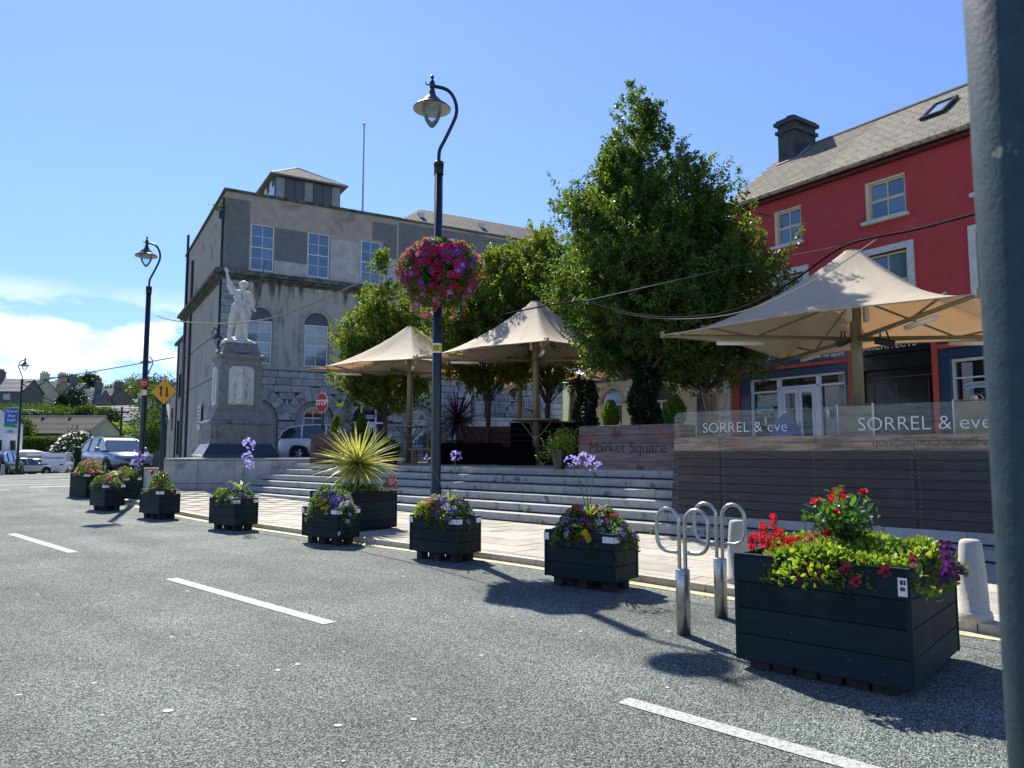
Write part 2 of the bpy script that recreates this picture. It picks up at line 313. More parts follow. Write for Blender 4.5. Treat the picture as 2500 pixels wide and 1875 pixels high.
M_ivy = mat('ivy_leaf', (.022, .045, .018), rough=.4, island=.4, trans=.15, tcol=(1.6, 1.8, .6))
M_lime = mat('lime_leaf', (.11, .20, .028), rough=.45, col2=(.27, .34, .05), ns=7, n0=.40, n1=.60, island=.32, trans=.45, tcol=(1.5, 1.5, .6))
M_fol = mat('bedding_leaf', (.085, .16, .028), rough=.5, island=.4, trans=.4, tcol=(1.9, 1.9, .7))
M_rosel = mat('rose_leaf', (.055, .13, .026), rough=.3, island=.45, trans=.35, tcol=(2, 2.1, .6), spec=.6)
M_conif = mat('conifer_leaf', (.085, .15, .018), rough=.6, island=.3, trans=.4, tcol=(1.7, 1.6, .5))
M_vari = mat('variegated_leaf', (.16, .20, .13), rough=.4, island=.6, trans=.3)
M_cord = mat('cordyline_leaf', (.42, .41, .14), rough=.4, col2=(.20, .26, .06), ns=22, n0=.45, n1=.6, var=.25, trans=.42, tcol=(1.3, 1.25, .7))
M_cordd = mat('purple_cordyline_leaf', (.035, .014, .028), rough=.4, var=.4, trans=.1)
M_dry = mat('dry_seedhead', (.42, .30, .18), rough=.8, island=.3, trans=.4)
M_rust = mat('heuchera_leaf', (.30, .11, .06), rough=.5, island=.4, trans=.4)
M_hedge = mat('hedge_leaf', (.06, .10, .022), rough=.7, island=.4, trans=.3, tcol=(1.8, 1.8, .6))
M_moss = mat('moss', (.12, .17, .02), rough=.9)
M_stem = mat('green_stem', (.10, .17, .05), rough=.5)
M_gum = mat('chewing_gum', (.52, .54, .52), rough=.7)
M_galv = mat('galvanised_pole', (.017, .040, .056), rough=.6, metal=0, spec=.3, col2=(.030, .062, .080), ns=60, nd=6, bs=220, ba=.10, spots=[(18, .72, .03, (.40, .36, .25))])
M_cable = mat('cable', (.008, .010, .014), rough=.9, spec=.1)
M_cablel = mat('pale_cable', (.20, .20, .19), rough=.8)
def flower(n, c, k=.5, t=(1.5, 1.3, 1.4)): return mat(n, c, rough=.55, var=.2, trans=k, tcol=t)
F_pur = flower('petal_purple', (.20, .05, .46)); F_lil = flower('petal_lilac', (.50, .33, .70)); F_dpur = flower('petal_dark_purple', (.07, .010, .10))
F_mag = flower('petal_magenta', (.55, .02, .20)); F_crim = flower('petal_crimson', (.42, .010, .045)); F_red = flower('petal_red', (.50, .010, .018))
F_yel = flower('petal_yellow', (.75, .58, .03)); F_ly = flower('petal_pale_yellow', (.62, .60, .16)); F_wht = flower('petal_white', (.72, .70, .70), t=(1, 1, 1)); F_org = flower('petal_orange', (.62, .22, .05))
F_blu = flower('petal_blue_violet', (.36, .36, .78)); F_agl = flower('petal_pale_violet', (.58, .52, .80)); F_pink = flower('petal_pink', (.65, .18, .32)); F_wine = flower('petal_wine', (.11, .006, .022))

def streaks():
    t = M_stain.node_tree; b = t.nodes['Principled BSDF']; cur = b.inputs['Base Color'].links[0].from_socket; geo = N('ShaderNodeNewGeometry', t)
    s = N('ShaderNodeSeparateXYZ', t); t.links.new(geo.outputs['Position'], s.inputs[0]); m = N('ShaderNodeMapping', t); m.inputs['Scale'].default_value = (2.6, 2.6, .16); t.links.new(geo.outputs['Position'], m.inputs[0])
    for sc, th, colr, top, bot in ((1.0, .47, (.035, .04, .04), 11.0, 8.9), (1.9, .60, (.58, .57, .52), 10.9, 9.3)):
        n = N('ShaderNodeTexNoise', t); n.inputs['Scale'].default_value = sc; n.inputs['Detail'].default_value = 6; t.links.new(m.outputs[0], n.inputs['Vector'])
        a = N('ShaderNodeMapRange', t); a.inputs[1].default_value = bot; a.inputs[2].default_value = top; a.inputs[3].default_value = -.22; a.inputs[4].default_value = .12; t.links.new(s.outputs[2], a.inputs[0])
        ad = N('ShaderNodeMath', t, operation='ADD'); t.links.new(n.outputs[0], ad.inputs[0]); t.links.new(a.outputs[0], ad.inputs[1])
        r = N('ShaderNodeMapRange', t); r.inputs[1].default_value = th; r.inputs[2].default_value = th + .14; r.inputs[4].default_value = .85; t.links.new(ad.outputs[0], r.inputs[0])
        x = N('ShaderNodeMix', t, data_type='RGBA'); t.links.new(r.outputs[0], x.inputs[0]); t.links.new(cur, x.inputs[6]); x.inputs[7].default_value = (*colr, 1); cur = x.outputs[2]
    t.links.new(cur, b.inputs['Base Color'])
streaks()

# ---------------------------------------------------------------- ground and road
KERB = [(-27, 54), (-21, 44), (-16.6, 37), (-14.6, 32), (-13.4, 28), (-12.7, 25), (-11.97, 23.08), (-10.19, 20.5), (-8.33, 18.55), (-6.84, 17.0), (-5.34, 15.65), (-4.17, 14.6), (-2.93, 13.45), (-1.76, 12.42), (-.546, 11.4), (.566, 10.35), (1.5, 9.35), (2.51, 8.3), (4.04, 6.8), (5.4, 5.5), (7.6, 3.4), (10, 1.2)]
def sheet(name, x0, x1, y0, y1, step, zf, m):
    xs = np.arange(x0, x1 + step, step); ys = np.arange(y0, y1 + step, step)
    V = np.array([(x, y, zf(x, y)) for y in ys for x in xs]); nx = len(xs); F = []
    for j in range(len(ys) - 1):
        for i in range(nx - 1):
            a = j * nx + i; F += [(a, a + 1, a + nx + 1), (a, a + nx + 1, a + nx)]
    me = np_mesh(name, V, np.array(F), m); me.polygons.foreach_set('use_smooth', [True] * len(me.polygons))
    return tag(ob(name, me), kind='structure')
sheet('road', -75, 16, -24, 84, 2, g, M_asph)
M_grass = mat('far_grass', (.07, .10, .03), rough=1, col2=(.10, .12, .045), ns=.2)
gr = MB().quad((-1500, -1500, -1.2), (1500, -1500, -1.2), (1500, 2500, -1.2), (-1500, 2500, -1.2)).build('ground', M_grass); tag(gr, kind='structure')
hill = sheet('hillside', -330, 150, 80, 420, 20, lambda x, y: -1 + max(0, y - 88) * .13 + 1.2 * math.sin(x * .05) - max(0, y - 330) * .11, M_grass)
# pavement base sheet (joint colour) following the kerb, a real step above the road
def offset(poly, d):
    o = []
    for i, p in enumerate(poly):
        a = poly[max(i - 1, 0)]; b = poly[min(i + 1, len(poly) - 1)]; dx, dy = b[0] - a[0], b[1] - a[1]; l = math.hypot(dx, dy); o.append((p[0] - dy / l * d, p[1] + dx / l * d))
    return o
# resample kerb
def resample(poly, step):
    o = [poly[0]]; rest = step
    for a, b in zip(poly, poly[1:]):
        l = math.hypot(b[0] - a[0], b[1] - a[1]); t = rest
        while t < l: o.append((a[0] + (b[0] - a[0]) * t / l, a[1] + (b[1] - a[1]) * t / l)); t += step
        rest = t - l
    return o
def smooth(poly, it=2):
    for _ in range(it):
        o = [poly[0]]
        for a, b in zip(poly, poly[1:]): o += [(.75 * a[0] + .25 * b[0], .75 * a[1] + .25 * b[1]), (.25 * a[0] + .75 * b[0], .25 * a[1] + .75 * b[1])]
        poly = o + [poly[-1]]
    return poly
KS = smooth(KERB); K1 = resample(KS, .9); KH = .09
pv = tag(ob('pavement', None), kind='structure')
inner = offset(K1, .16); yl0 = offset(K1, -.20); yl1 = offset(K1, -.012)
b = MB()
rows_ = [offset(K1, d) for d in (.02, .8, 1.6, 2.4, 3.2, 4.0, 5.0, 6.0)]
for ra, rb in zip(rows_, rows_[1:]):
    for i in range(len(K1) - 1):
        b.quad(*[(x, y, g(x, y) + KH - .012) for x, y in (ra[i], ra[i + 1], rb[i + 1], rb[i])])
b.build('joint_bed', M_joint, pv)
y = MB()
for i in range(len(K1) - 1):
    q = [yl0[i], yl0[i + 1], yl1[i + 1], yl1[i]]; y.quad(*[(a, c, g(a, c) + .006) for a, c in q])
    z0, z1 = g(*K1[i]) + KH, g(*K1[i + 1]) + KH; a, d, e, f = K1[i], K1[i + 1], inner[i + 1], inner[i]
    s_ = .006; dx, dy = d[0] - a[0], d[1] - a[1]; l = math.hypot(dx, dy); ux, uy = dx / l * s_, dy / l * s_
    mb = MB().hexa([(a[0] + ux, a[1] + uy, z0 - .3), (d[0] - ux, d[1] - uy, z1 - .3), (e[0] - ux, e[1] - uy, z1 - .3), (f[0] + ux, f[1] + uy, z0 - .3), (a[0] + ux, a[1] + uy, z0), (d[0] - ux, d[1] - uy, z1), (e[0] - ux, e[1] - uy, z1), (f[0] + ux, f[1] + uy, z0)])
    mb.build('kerb_stone', M_kerb, pv)
tag(y.build('yellow_line', M_yell), kind='structure')
def clip(poly, a, b_):
    nx, ny = -(b_[1] - a[1]), b_[0] - a[0]; o = []
    for i in range(len(poly)):
        p, q = poly[i], poly[(i + 1) % len(poly)]; dp = (p[0] - a[0]) * nx + (p[1] - a[1]) * ny; dq = (q[0] - a[0]) * nx + (q[1] - a[1]) * ny
        if dp >= 0: o.append(p)
        if dp * dq < 0: t = dp / (dp - dq); o.append((p[0] + (q[0] - p[0]) * t, p[1] + (q[1] - p[1]) * t))
    return o
inS = offset(resample(KS, .45), .172)
cnt = 0
for j in range(14):
    n1, n0 = -.01 - j * .6, -.01 - (j + 1) * .6
    u = -22 + (j % 2) * .45
    while u < 9:
        gp = .006; poly = [st(u + gp, n0 + gp)[:2], st(u + .9 - gp, n0 + gp)[:2], st(u + .9 - gp, n1 - gp)[:2], st(u + gp, n1 - gp)[:2]]; u += .9
        cx, cy = sum(p[0] for p in poly) / 4, sum(p[1] for p in poly) / 4
        ds = sorted((math.hypot((a[0] + c[0]) / 2 - cx, (a[1] + c[1]) / 2 - cy), i) for i, (a, c) in enumerate(zip(inS, inS[1:])))
        for _, i in ds[:4]:
            if poly: poly = clip(poly, inS[i], inS[i + 1])
        a, c = inS[ds[0][1]], inS[ds[0][1] + 1]
        if len(poly) < 3 or ds[0][0] > 6: continue
        if (cx - a[0]) * -(c[1] - a[1]) + (cy - a[1]) * (c[0] - a[0]) < -.6: continue
        poly = clip(poly, (-7, 25.59), (-25, 25.59)) if cx > -12 else clip(poly, (-12.11, 40), (-12.11, 20)) if cy > 25.6 else poly
        if len(poly) < 3: continue
        ar = abs(sum(p[0] * q[1] - q[0] * p[1] for p, q in zip(poly, poly[1:] + poly[:1]))) / 2
        if ar < .03: continue
        zz = g(cx, cy) + KH + random.uniform(-.002, .002); mb = MB().prism(poly, zz - .05, zz); mb.build('paving_slab', M_slab, pv); cnt += 1
# lane dashes
rd = tag(ob('lane_markings', None), kind='structure')
def dash(a, b_, w):
    dx, dy = b_[0] - a[0], b_[1] - a[1]; l = math.hypot(dx, dy); nx, ny = -dy / l * w / 2, dx / l * w / 2; mb = MB(); k = max(1, int(l))
    for i in range(k):
        p = [(a[0] + dx * t, a[1] + dy * t) for t in (i / k, (i + 1) / k)]
        mb.quad(*[(x, y_, g(x, y_) + .005) for x, y_ in ((p[0][0] - nx, p[0][1] - ny), (p[1][0] - nx, p[1][1] - ny), (p[1][0] + nx, p[1][1] + ny), (p[0][0] + nx, p[0][1] + ny))])
    mb.build('dash', M_white, rd)
dash((-9.66, 14.48), (-6.95, 11.92), .15); dash((-4.31, 9.53), (-1.70, 7.09), .145); dash((.72, 4.94), (2.6, 3.12), .135); dash((-15.2, 20.2), (-12.3, 17.2), .12)
for a, b_, w in (((-20.5, 24.5), (-17.2, 25.6), .2), ((-19.6, 27.3), (-15.8, 28.0), .16), ((-21.5, 29), (-17, 30.2), .16), ((-17.2, 26.6), (-15.2, 27.4), .3), ((-23, 26), (-20.6, 27.2), .22), ((-24, 31), (-19, 32), .14)): dash(a, b_, w)
# chewing gum on the asphalt
gm = MB()
for i in range(110):
    y_ = random.uniform(2.2, 11); x = random.uniform(-.75, .5) * y_; r = random.choice([.006, .008, .012, .02]) * random.uniform(.7, 1.3); e = random.uniform(.6, 1); a0 = random.uniform(0, 6)
    gm.add([(x + r * math.cos(a) * (1 + .2 * math.sin(3 * a + a0)), y_ + e * r * math.sin(a), .0045) for a in [2 * PI * k / 9 for k in range(9)]], [tuple(range(9))])
for x, y_, r in ((-2.13, 4.75, .035), (-1.72, 5.6, .022), (-1.62, 5.75, .02), (-1.02, 4.5, .025), (-2.9, 5.3, .02), (-1.35, 6.1, .014)):
    gm.add([(x + r * math.cos(a), y_ + .8 * r * math.sin(a), .0048) for a in [2 * PI * k / 10 for k in range(10)]], [tuple(range(10))])
tag(gm.build('gum_spots', M_gum), kind='stuff', label='pale chewing gum spots trodden into the grey asphalt', cat='gum')

# ---------------------------------------------------------------- steps, plaza, podium
steps = tag(ob('stone_steps', None), 'wide grey granite steps climbing from the pavement to the square', 'steps')
steps.location = st(0, 0, 0); steps.rotation_euler = (0, 0, ST_RZ)
for k in range(6):
    n0 = .36 * k; z0 = KH + .185 * k; z1 = z0 + .185; uL = -(25.65 - 15.2 - .735 * n0) / .678; u = uL - .4 * (k % 3); uE = 10.5 if k < 2 else 2.3
    zt = z1
    MB().box(uL, uE, n0 + .03, n0 + .44, z0 - .05, z0 + .06).build('step_shade_backing', M_mortar, steps)  # dark backing in the recess, colours in the shade band at each riser foot
    while u < uE:
        l = random.choice([1.2, 1.35, 1.5, 1.1, 1.25]); v = min(u + l, uE)
        if v - u > .1: piece('step_stone', u + .003, v - .003, n0 - .02, n0 + .45, z0 + .03, zt, M_step, steps, .008)
        u = v
plaza = MB(); uL = -(25.6 - 15.2 - .735 * 1.85) / .678
pl = [st(uL, 1.86)[:2], st(2.3, 1.86)[:2], st(2.3, .75)[:2], st(12, .75)[:2], (30, 10), (30, 90), (-38, 90), (-26.4, 58), (-15.2, 38.2), (-13.1, 33.0), (-7.1, 33.0), (-7.1, 25.7)]
plaza.prism(pl, -.6, PZ, 0); tag(plaza.build('square_paving', M_plaza), kind='structure')
# paving joints of the square near its edge are seen edge on, so the sheet carries them as material
pod = thing('podium_wall', 'smooth grey stone podium wall with a pale coping under the monument', 'wall', (0, 0, 0))
x = -12.1
while x < -7.0:
    x2 = min(x + 1.28, -7.0); piece('wall_panel', x + .004, x2 - .004, 25.6, 33, .52, 1.31, M_podium, pod, .012)
    piece('wall_panel', x + .004, x2 - .004, 25.58, 33, -.2, .51, M_podium, pod, .012); piece('coping_stone', x + .004, x2 - .004, 25.55, 33.02, 1.315, 1.375, M_step, pod, .01); x = x2
lw = thing('low_wall', 'short pale rendered wall stub beside the tall street lamp', 'wall', (-12.75, 26.2, 0))
piece('wall_body', -.45, .45, -.15, .15, -.1, .98, M_kerb, lw, .02); piece('coping_stone', -.48, .48, -.18, .18, .985, 1.04, M_kerb, lw, .01)

# timber wall with perspex screens
tw = thing('timber_wall', 'long dark horizontal board wall standing on the steps below the perspex screen', 'wall', st(0, .38, 0), ST_RZ)
UL, UR = 2.32, 10.2; nb = 9; z0 = .46; hb = (1.62 - z0) / 8
for i in range(nb):
    za = z0 + i * hb; lean = .10 * (1.6 - za) / 1.2
    c2 = [UL - lean * .9, 3.25] + ([UR] if i % 2 else [6.4, UR])
    for a, d in zip(c2, c2[1:]):
        mt = M_timber if i < 8 else M_copper
        piece('board', a + .004, d - .004, -.018 - .0, .012, za + .006, za + hb - .006, mt, tw, .004, rot=(0, 0, 0))
piece('board', UL, 3.244, -.018, .012, z0 + 9 * hb + .004, 1.86, M_copper, tw, .004); piece('board', 3.254, UR, -.018, .012, z0 + 9 * hb + .004, 1.86, M_copper, tw, .004)
MB().box(UL + .06, UR - .06, .016, .60, KH + .35, 1.82).build('backing', M_sblack, tw)
scr = bbm(.012, .005, .012, .002, M_screw, 'screw')
for i in range(8):
    for u in (UL + .06, 3.18, 3.32, 4.9, 6.35, 6.45, 8.1):
        for dz in (.035, hb - .035): ob('screw', scr, tw, (u, -.0215, z0 + i * hb + dz))
# perspex material; a sign's reflection is modelled as reversed letters on the upper boards
M_persp = mat('perspex', (.8, .85, .85), rough=.03)
def perspex():
    t = M_persp.node_tree; o = t.nodes['Material Output']; t.nodes.remove(t.nodes['Principled BSDF'])
    tr = N('ShaderNodeBsdfTransparent', t); tr.inputs[0].default_value = (.93, .96, .95, 1); gl = N('ShaderNodeBsdfGlossy', t); gl.inputs['Roughness'].default_value = .03
    df = N('ShaderNodeBsdfDiffuse', t); df.inputs[0].default_value = (.6, .66, .64, 1); lw_ = N('ShaderNodeLayerWeight', t); lw_.inputs[0].default_value = .35
    geo = N('ShaderNodeNewGeometry', t); mp_ = N('ShaderNodeMapping', t); mp_.inputs['Scale'].default_value = (1, 1, 7); t.links.new(geo.outputs['Position'], mp_.inputs[0])
    n = N('ShaderNodeTexNoise', t); n.inputs['Scale'].default_value = 1.4; n.inputs['Detail'].default_value = 3; t.links.new(mp_.outputs[0], n.inputs['Vector']); bu = N('ShaderNodeBump', t); bu.inputs['Strength'].default_value = .5; bu.inputs['Distance'].default_value = .02
    t.links.new(n.outputs[0], bu.inputs['Height']); t.links.new(bu.outputs[0], gl.inputs['Normal'])
    m1 = N('ShaderNodeMixShader', t); m1.inputs[0].default_value = .02; m2 = N('ShaderNodeMixShader', t)
    mr = N('ShaderNodeMapRange', t); mr.inputs[3].default_value = .03; mr.inputs[4].default_value = .15; t.links.new(lw_.outputs['Facing'], mr.inputs[0])
    t.links.new(tr.outputs[0], m1.inputs[1]); t.links.new(df.outputs[0], m1.inputs[2]); t.links.new(mr.outputs[0], m2.inputs[0]); t.links.new(m1.outputs[0], m2.inputs[1]); t.links.new(gl.outputs[0], m2.inputs[2]); t.links.new(m2.outputs[0], o.inputs[0])
perspex()
def screen(u0, u1, label, words, size, uc):
    t = thing('perspex_screen', label, 'screen', st((u0 + u1) / 2, .33, 0), ST_RZ, 'perspex screens on the timber wall')
    w = (u1 - u0) / 2; r = .12; zt = 2.33; zb = 1.605; pts = [(-w, zb), (w, zb)]
    for cx, a0 in ((w - r, 0), (-w + r, 90)): pts += [(cx + r * math.cos(R(a0 + a)), zt - r + r * math.sin(R(a0 + a))) for a in range(0, 91, 15)]
    MB().prismy(pts, -.004, .004).build('sheet', M_persp, t)
    text(words, size, M_tube, t, (uc - (u0 + u1) / 2, -.007, 2.02), ext=.0012, off=-.004)
    for uu in (-w + .1, 0, w - .1): ob('screw', scr, t, (uu, -.007, 1.7))
    return t
screen(2.36, 4.95, 'left perspex screen etched with pale words on top of the timber wall', 'SORREL & eve', .26, 3.72)
screen(4.97, 8.75, 'right perspex screen etched with larger pale words beside the big umbrella pole', 'SORREL & eve', .30, 6.52)
o = ob('lettering_reflection', text_mesh("'s Beter Coffee Shop", .19, mat('reflection_letter', (.15, .085, .05), rough=.7), ext=.001), tw, (6.6, -.021, 1.745), 0, (R(90), 0, 0)); o.scale = (-1, 1, 1)  # reflection of a sign, put in as brown reversed letters

# canvas windbreaks and a folded blue parasol behind the perspex
M_windb = mat('tan_canvas', (.42, .35, .22), rough=.9, col2=(.34, .28, .18), ns=4)
for lab, ua, ub in (('tan canvas windbreak left of the big umbrella pole behind the right perspex screen', 4.75, 5.35), ('wide tan canvas windbreak before the black doorway', 6.6, 7.7), ('rightmost tan canvas windbreak beside the near pole', 8.0, 9.4)):
    t = thing('canvas_windbreak', lab, 'windbreak', st(ua, 2.0, PZ), ST_RZ, 'tan canvas windbreaks behind the perspex'); L_ = ub - ua
    MB().box(0, L_, -.006, .006, .12, 1.22).build('canvas', M_windb, t)
    for x_p in (0, L_): MB().tube([(x_p, 0, 0), (x_p, 0, 1.26)], .018, 8).build('upright', M_steel, t)
    MB().tube([(0, 0, 1.24), (L_, 0, 1.24)], .014, 8).build('top_rail', M_steel, t)
t = thing('blue_parasol', 'half folded blue parasol leaning behind the left perspex screen', 'parasol', st(3.95, 1.6, PZ), ST_RZ)
MB().lathe([(.02, 1.12), (.16, .98), (.30, .72), (.33, .58), (.30, .60), (.02, 1.05)][::-1], 8).build('parasol_canopy', mat('parasol_blue', (.05, .10, .36), rough=.7, trans=.2), t); MB().tube([(0, 0, 0), (0, 0, 1.16)], .015, 6).build('parasol_pole', M_steel, t)

# Market Square boxes
def msbox(u0, n0, label, m, sgn, L=2.62, H=.98):
    p = st(u0, n0, PZ - .005); t = thing('name_board_planter', label, 'planter', p, ST_RZ, 'timber planter boxes lettered Market Square')
    for i in range(5):
        za = i * H / 5; le = .05 * (1 - za / H)
        piece('board', -le, L + le, -.025, 0, za + .003, za + H / 5 - .004, m, t, .004)
        for xx in (-le, L - .03 + le): piece('end_board', xx, xx + .03, .004, .62, za + .003, za + H / 5 - .004, m, t, .004)
        piece('board', 0, L, .626, .65, za + .003, za + H / 5 - .004, m, t, .004)
    MB().box(.03, L - .03, .0, .62, .7, H - .08).build('soil', M_soil, t)
    piece('rim', 0, L, -.02, .02, H - .004, H + .016, m, t, .003)
    text('Market Square', .35, sgn, t, (L / 2 - .02, -.028, H * .50), ext=.001, off=-.003, space=.98)
    return t
ms1 = msbox(-1.0, 1.82, 'grey and red weathered board planter lettered Market Square beside the long timber wall', M_timred, mat('carved_letter', (.02, .02, .025), rough=.8))
ms2 = msbox(-12.3, 1.82, 'dark oxblood board planter lettered Market Square behind the spiky yellow cordyline', M_timdk, mat('carved_letter_dark', (.006, .004, .004), rough=.8))
# ---------------------------------------------------------------- buildings
def arcpts(cx, zs, r, n=14, a0=180, a1=0): return [(cx + r * math.cos(R(a0 + (a1 - a0) * i / n)), zs + r * math.sin(R(a0 + (a1 - a0) * i / n))) for i in range(n + 1)]
def wall_open(mb, x0, x1, z0, z1, ops, depth=.2, m=0, mr=None, y=0):
    """wall front at y, openings (a, b, zb, zt, arch) with reveals going in"""
    mr = m if mr is None else mr; xs = sorted({x0, x1} | {min(max(o[0], x0), x1) for o in ops} | {min(max(o[1], x0), x1) for o in ops})
    for a, c in zip(xs, xs[1:]):
        cov = sorted([o for o in ops if o[0] <= a + 1e-6 and o[1] >= c - 1e-6], key=lambda o: o[2]); z = z0
        for o in cov:
            if o[2] > z: mb.quad((a, y, z), (c, y, z), (c, y, o[2]), (a, y, o[2]), m)
            z = o[3]
        if z1 > z: mb.quad((a, y, z), (c, y, z), (c, y, z1), (a, y, z1), m)
    for a, c, zb, zt, arch in ops:
        if arch:
            r = (c - a) / 2; zs = zt - r; P = arcpts((a + c) / 2, zs, r)
            for p, q in zip(P, P[1:]):
                mb.quad((p[0], y, p[1]), (q[0], y, q[1]), (q[0], y, zt), (p[0], y, zt), m); mb.quad((p[0], y, p[1]), (p[0], y + depth, p[1]), (q[0], y + depth, q[1]), (q[0], y, q[1]), mr)
        else: zs = zt; mb.quad((a, y, zt), (a, y + depth, zt), (c, y + depth, zt), (c, y, zt), mr)
        mb.quad((a, y, zb), (a, y + depth, zb), (a, y + depth, zs), (a, y, zs), mr); mb.quad((c, y, zb), (c, y, zs), (c, y + depth, zs), (c, y + depth, zb), mr)
        mb.quad((a, y, zb), (c, y, zb), (c, y + depth, zb), (a, y + depth, zb), mr)
def sash(parent, a, c, zb, zt, y, cols, rows, mf=None, mg=None, fw=.06, bw=.025, mid=True, arch=0):
    mf = mf or M_wframe; mg = mg or M_glass; mb = MB()
    mb.box(a, c, y, y + .08, zb, zb + fw).box(a, c, y, y + .08, zt - fw, zt).box(a, a + fw, y, y + .08, zb + fw, zt - fw).box(c - fw, c, y, y + .08, zb + fw, zt - fw)
    w = (c - a - 2 * fw) / cols; h = (zt - zb - 2 * fw) / rows
    for i in range(1, cols): mb.box(a + fw + i * w - bw / 2, a + fw + i * w + bw / 2, y + .012, y + .06, zb + fw, zt - fw)
    for j in range(1, rows):
        b2 = bw * (2 if (mid and j == rows // 2) else 1); mb.box(a + fw, c - fw, y + .014, y + .062, zb + fw + j * h - b2 / 2, zb + fw + j * h + b2 / 2)
    f = mb.build('window', mf, parent)
    pm = bbm(w - bw, .01, h - bw, .001, mg, 'pane')
    for i in range(cols):
        for j in range(rows): ob('pane', pm, f, (a + fw + (i + .5) * w, y + .04, zb + fw + (j + .5) * h), 0, (R(random.uniform(-.5, .5)), 0, R(random.uniform(-.5, .5))))
    return f
GB = thing('stone_town_hall', 'big grey rendered three storey building with rusticated stone ground floor and arched windows', 'building', (-15.1, 38, 0), R(30.7))
GW = 21.5; ARW = [1.93, 4.98, 8.05, 11.1, 14.1, 17.1]
up = [(c - .63, c + .63, 11.28, 13.82, False) for c in ARW]
fr_ = [(c - .68, c + .68, 6.27, 9.26, True) for c in ARW]
w = MB(); wall_open(w, 0, GW, 11.10, 15.35, up, .16); w.build('upper_wall', M_grey1, GB)
w = MB(); wall_open(w, .9, GW, 6.15, 10.74, fr_, .22, y=.0); w.build('middle_wall', M_stain, GB)
# quoins at the corner of the first floor
for i in range(12): piece('quoin', -.04, .96 if i % 2 else .86, -.03, .5, 6.16 + i * .382, 6.16 + i * .382 + .372, M_ash, GB, .02)
# patches of different render
def patch(a, c, z0, z1, m, e=.012): piece('render_patch', a, c, -e, .05, z0, z1, m, GB, .003)
patch(.02, 1.24, 11.14, 15.0, M_grey2, .010); patch(2.58, 4.33, 11.95, 13.75, M_grey2); patch(2.58, 4.33, 11.14, 11.93, M_grey3); patch(5.66, 7.36, 11.14, 13.6, M_grey3, .014)
patch(8.74, 9.62, 11.14, 12.9, M_grey3, .011); patch(8.1, 9.62, 13.9, 15.0, M_grey2, .016); patch(9.70, GW, 11.14, 15.2, M_grey2, .009); patch(8.76, 9.62, 12.92, 13.88, M_grey2, .012)
MB().box(9.62, 9.70, -.03, .05, 11.12, 15.3).build('wall_joint', M_grey3, GB)
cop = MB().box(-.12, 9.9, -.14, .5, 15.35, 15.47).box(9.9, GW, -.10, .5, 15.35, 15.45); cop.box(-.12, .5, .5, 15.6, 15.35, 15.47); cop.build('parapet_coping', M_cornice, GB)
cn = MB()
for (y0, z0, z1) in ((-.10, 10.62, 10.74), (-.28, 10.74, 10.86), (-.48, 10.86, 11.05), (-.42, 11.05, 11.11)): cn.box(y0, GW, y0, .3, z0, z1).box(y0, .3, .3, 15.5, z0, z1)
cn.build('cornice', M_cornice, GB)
MB().box(-.08, GW, -.10, .2, 5.98, 6.15).build('string_course', M_trimst, GB)
for a, c, zb, zt, _ in up:
    sash(GB, a + .02, c - .02, zb + .01, zt - .01, .06, 2, 4)
for a, c, zb, zt, _ in fr_:
    cx = (a + c) / 2; sash(GB, a + .03, c - .03, zb + .01, 8.58, .09, 2, 4); MB().prismy(arcpts(cx, 8.59, .67) + [], .12, .16).build('blank_panel', M_board, GB)
    P0 = arcpts(cx, 8.58, .70, 12); P1 = arcpts(cx, 8.58, .92, 12)
    for i in range(12): MB().prismy([P0[i], P0[i + 1], P1[i + 1], P1[i]], -.05, .02).build('arch_stone', M_trimst, GB)
    for s_ in (-1, 1):
        x = cx + s_ * .81
        for k in range(5): piece('jamb_stone', x - .11, x + .11, -.05, .02, 6.16 + k * .485, 6.16 + k * .485 + .475, M_trimst, GB, .01)
# rusticated ground floor: real stones in courses, voussoirs round each arch
bed = MB(); archs = [(1.93, 3.3, 1.08, 1.9), (4.98, 3.3, 1.08, 1.9), (8.13, 3.38, 1.08, 1.1), (11.2, 3.3, 1.08, 1.9), (15.0, 4.9, .72, 3.6), (18.6, 3.3, 1.08, 1.9)]
wall_open(bed, 0, GW, .8, 5.98, [(c - r, c + r, zb if i in (2, 4) else 1.3, zs + r, True) for i, (c, zs, r, zb) in enumerate(archs)], .30, y=.03); bed.build('ground_wall', M_mortar, GB)
ch = .39
for k in range(12):
    za = 1.28 + k * ch; zb = za + ch; zm = (za + zb) / 2; x = -.02; off = .45 if k % 2 else 0; iv = []
    for c, zs, r, _ in archs:
        ro = r + .62
        if zm < zs: iv.append((c - r, c + r))
        elif zm < zs + ro: hw = math.sqrt(max(ro * ro - (zm - zs) ** 2, 0)); iv.append((c - hw, c + hw))
    iv.sort(); segs = []; s0 = -.02
    for a, c in iv:
        if a > s0: segs.append((s0, a))
        s0 = max(s0, c)
    if s0 < GW: segs.append((s0, GW))
    for a, c in segs:
        u = a; first = True
        while u < c - .02:
            l = random.choice([.62, .8, .95, 1.1]) * (.6 if (first and k % 2) else 1); v = u + l
            if c - v < .35: v = c
            pr = random.uniform(0, .014); piece('ashlar_block', u + .012, v - .012, -.02 - pr, .06, za + .012, zb - .012, M_ash, GB, .022); u = v; first = False
for c, zs, r, zb in archs:
    nv = 11
    for i in range(nv):
        a0, a1 = 180 - i * 180 / nv - .6, 180 - (i + 1) * 180 / nv + .6; rr = r + (.60 if i != nv // 2 else .74)
        f = lambda a, q: (c + q * math.cos(R(a)), zs + q * math.sin(R(a)))
        mb = MB().prismy([f(a0, r + .005), f(a0, rr), f(a1, rr), f(a1, r + .005)], -.045 - random.uniform(0, .012), .05); mb.build('voussoir', M_ash, GB)
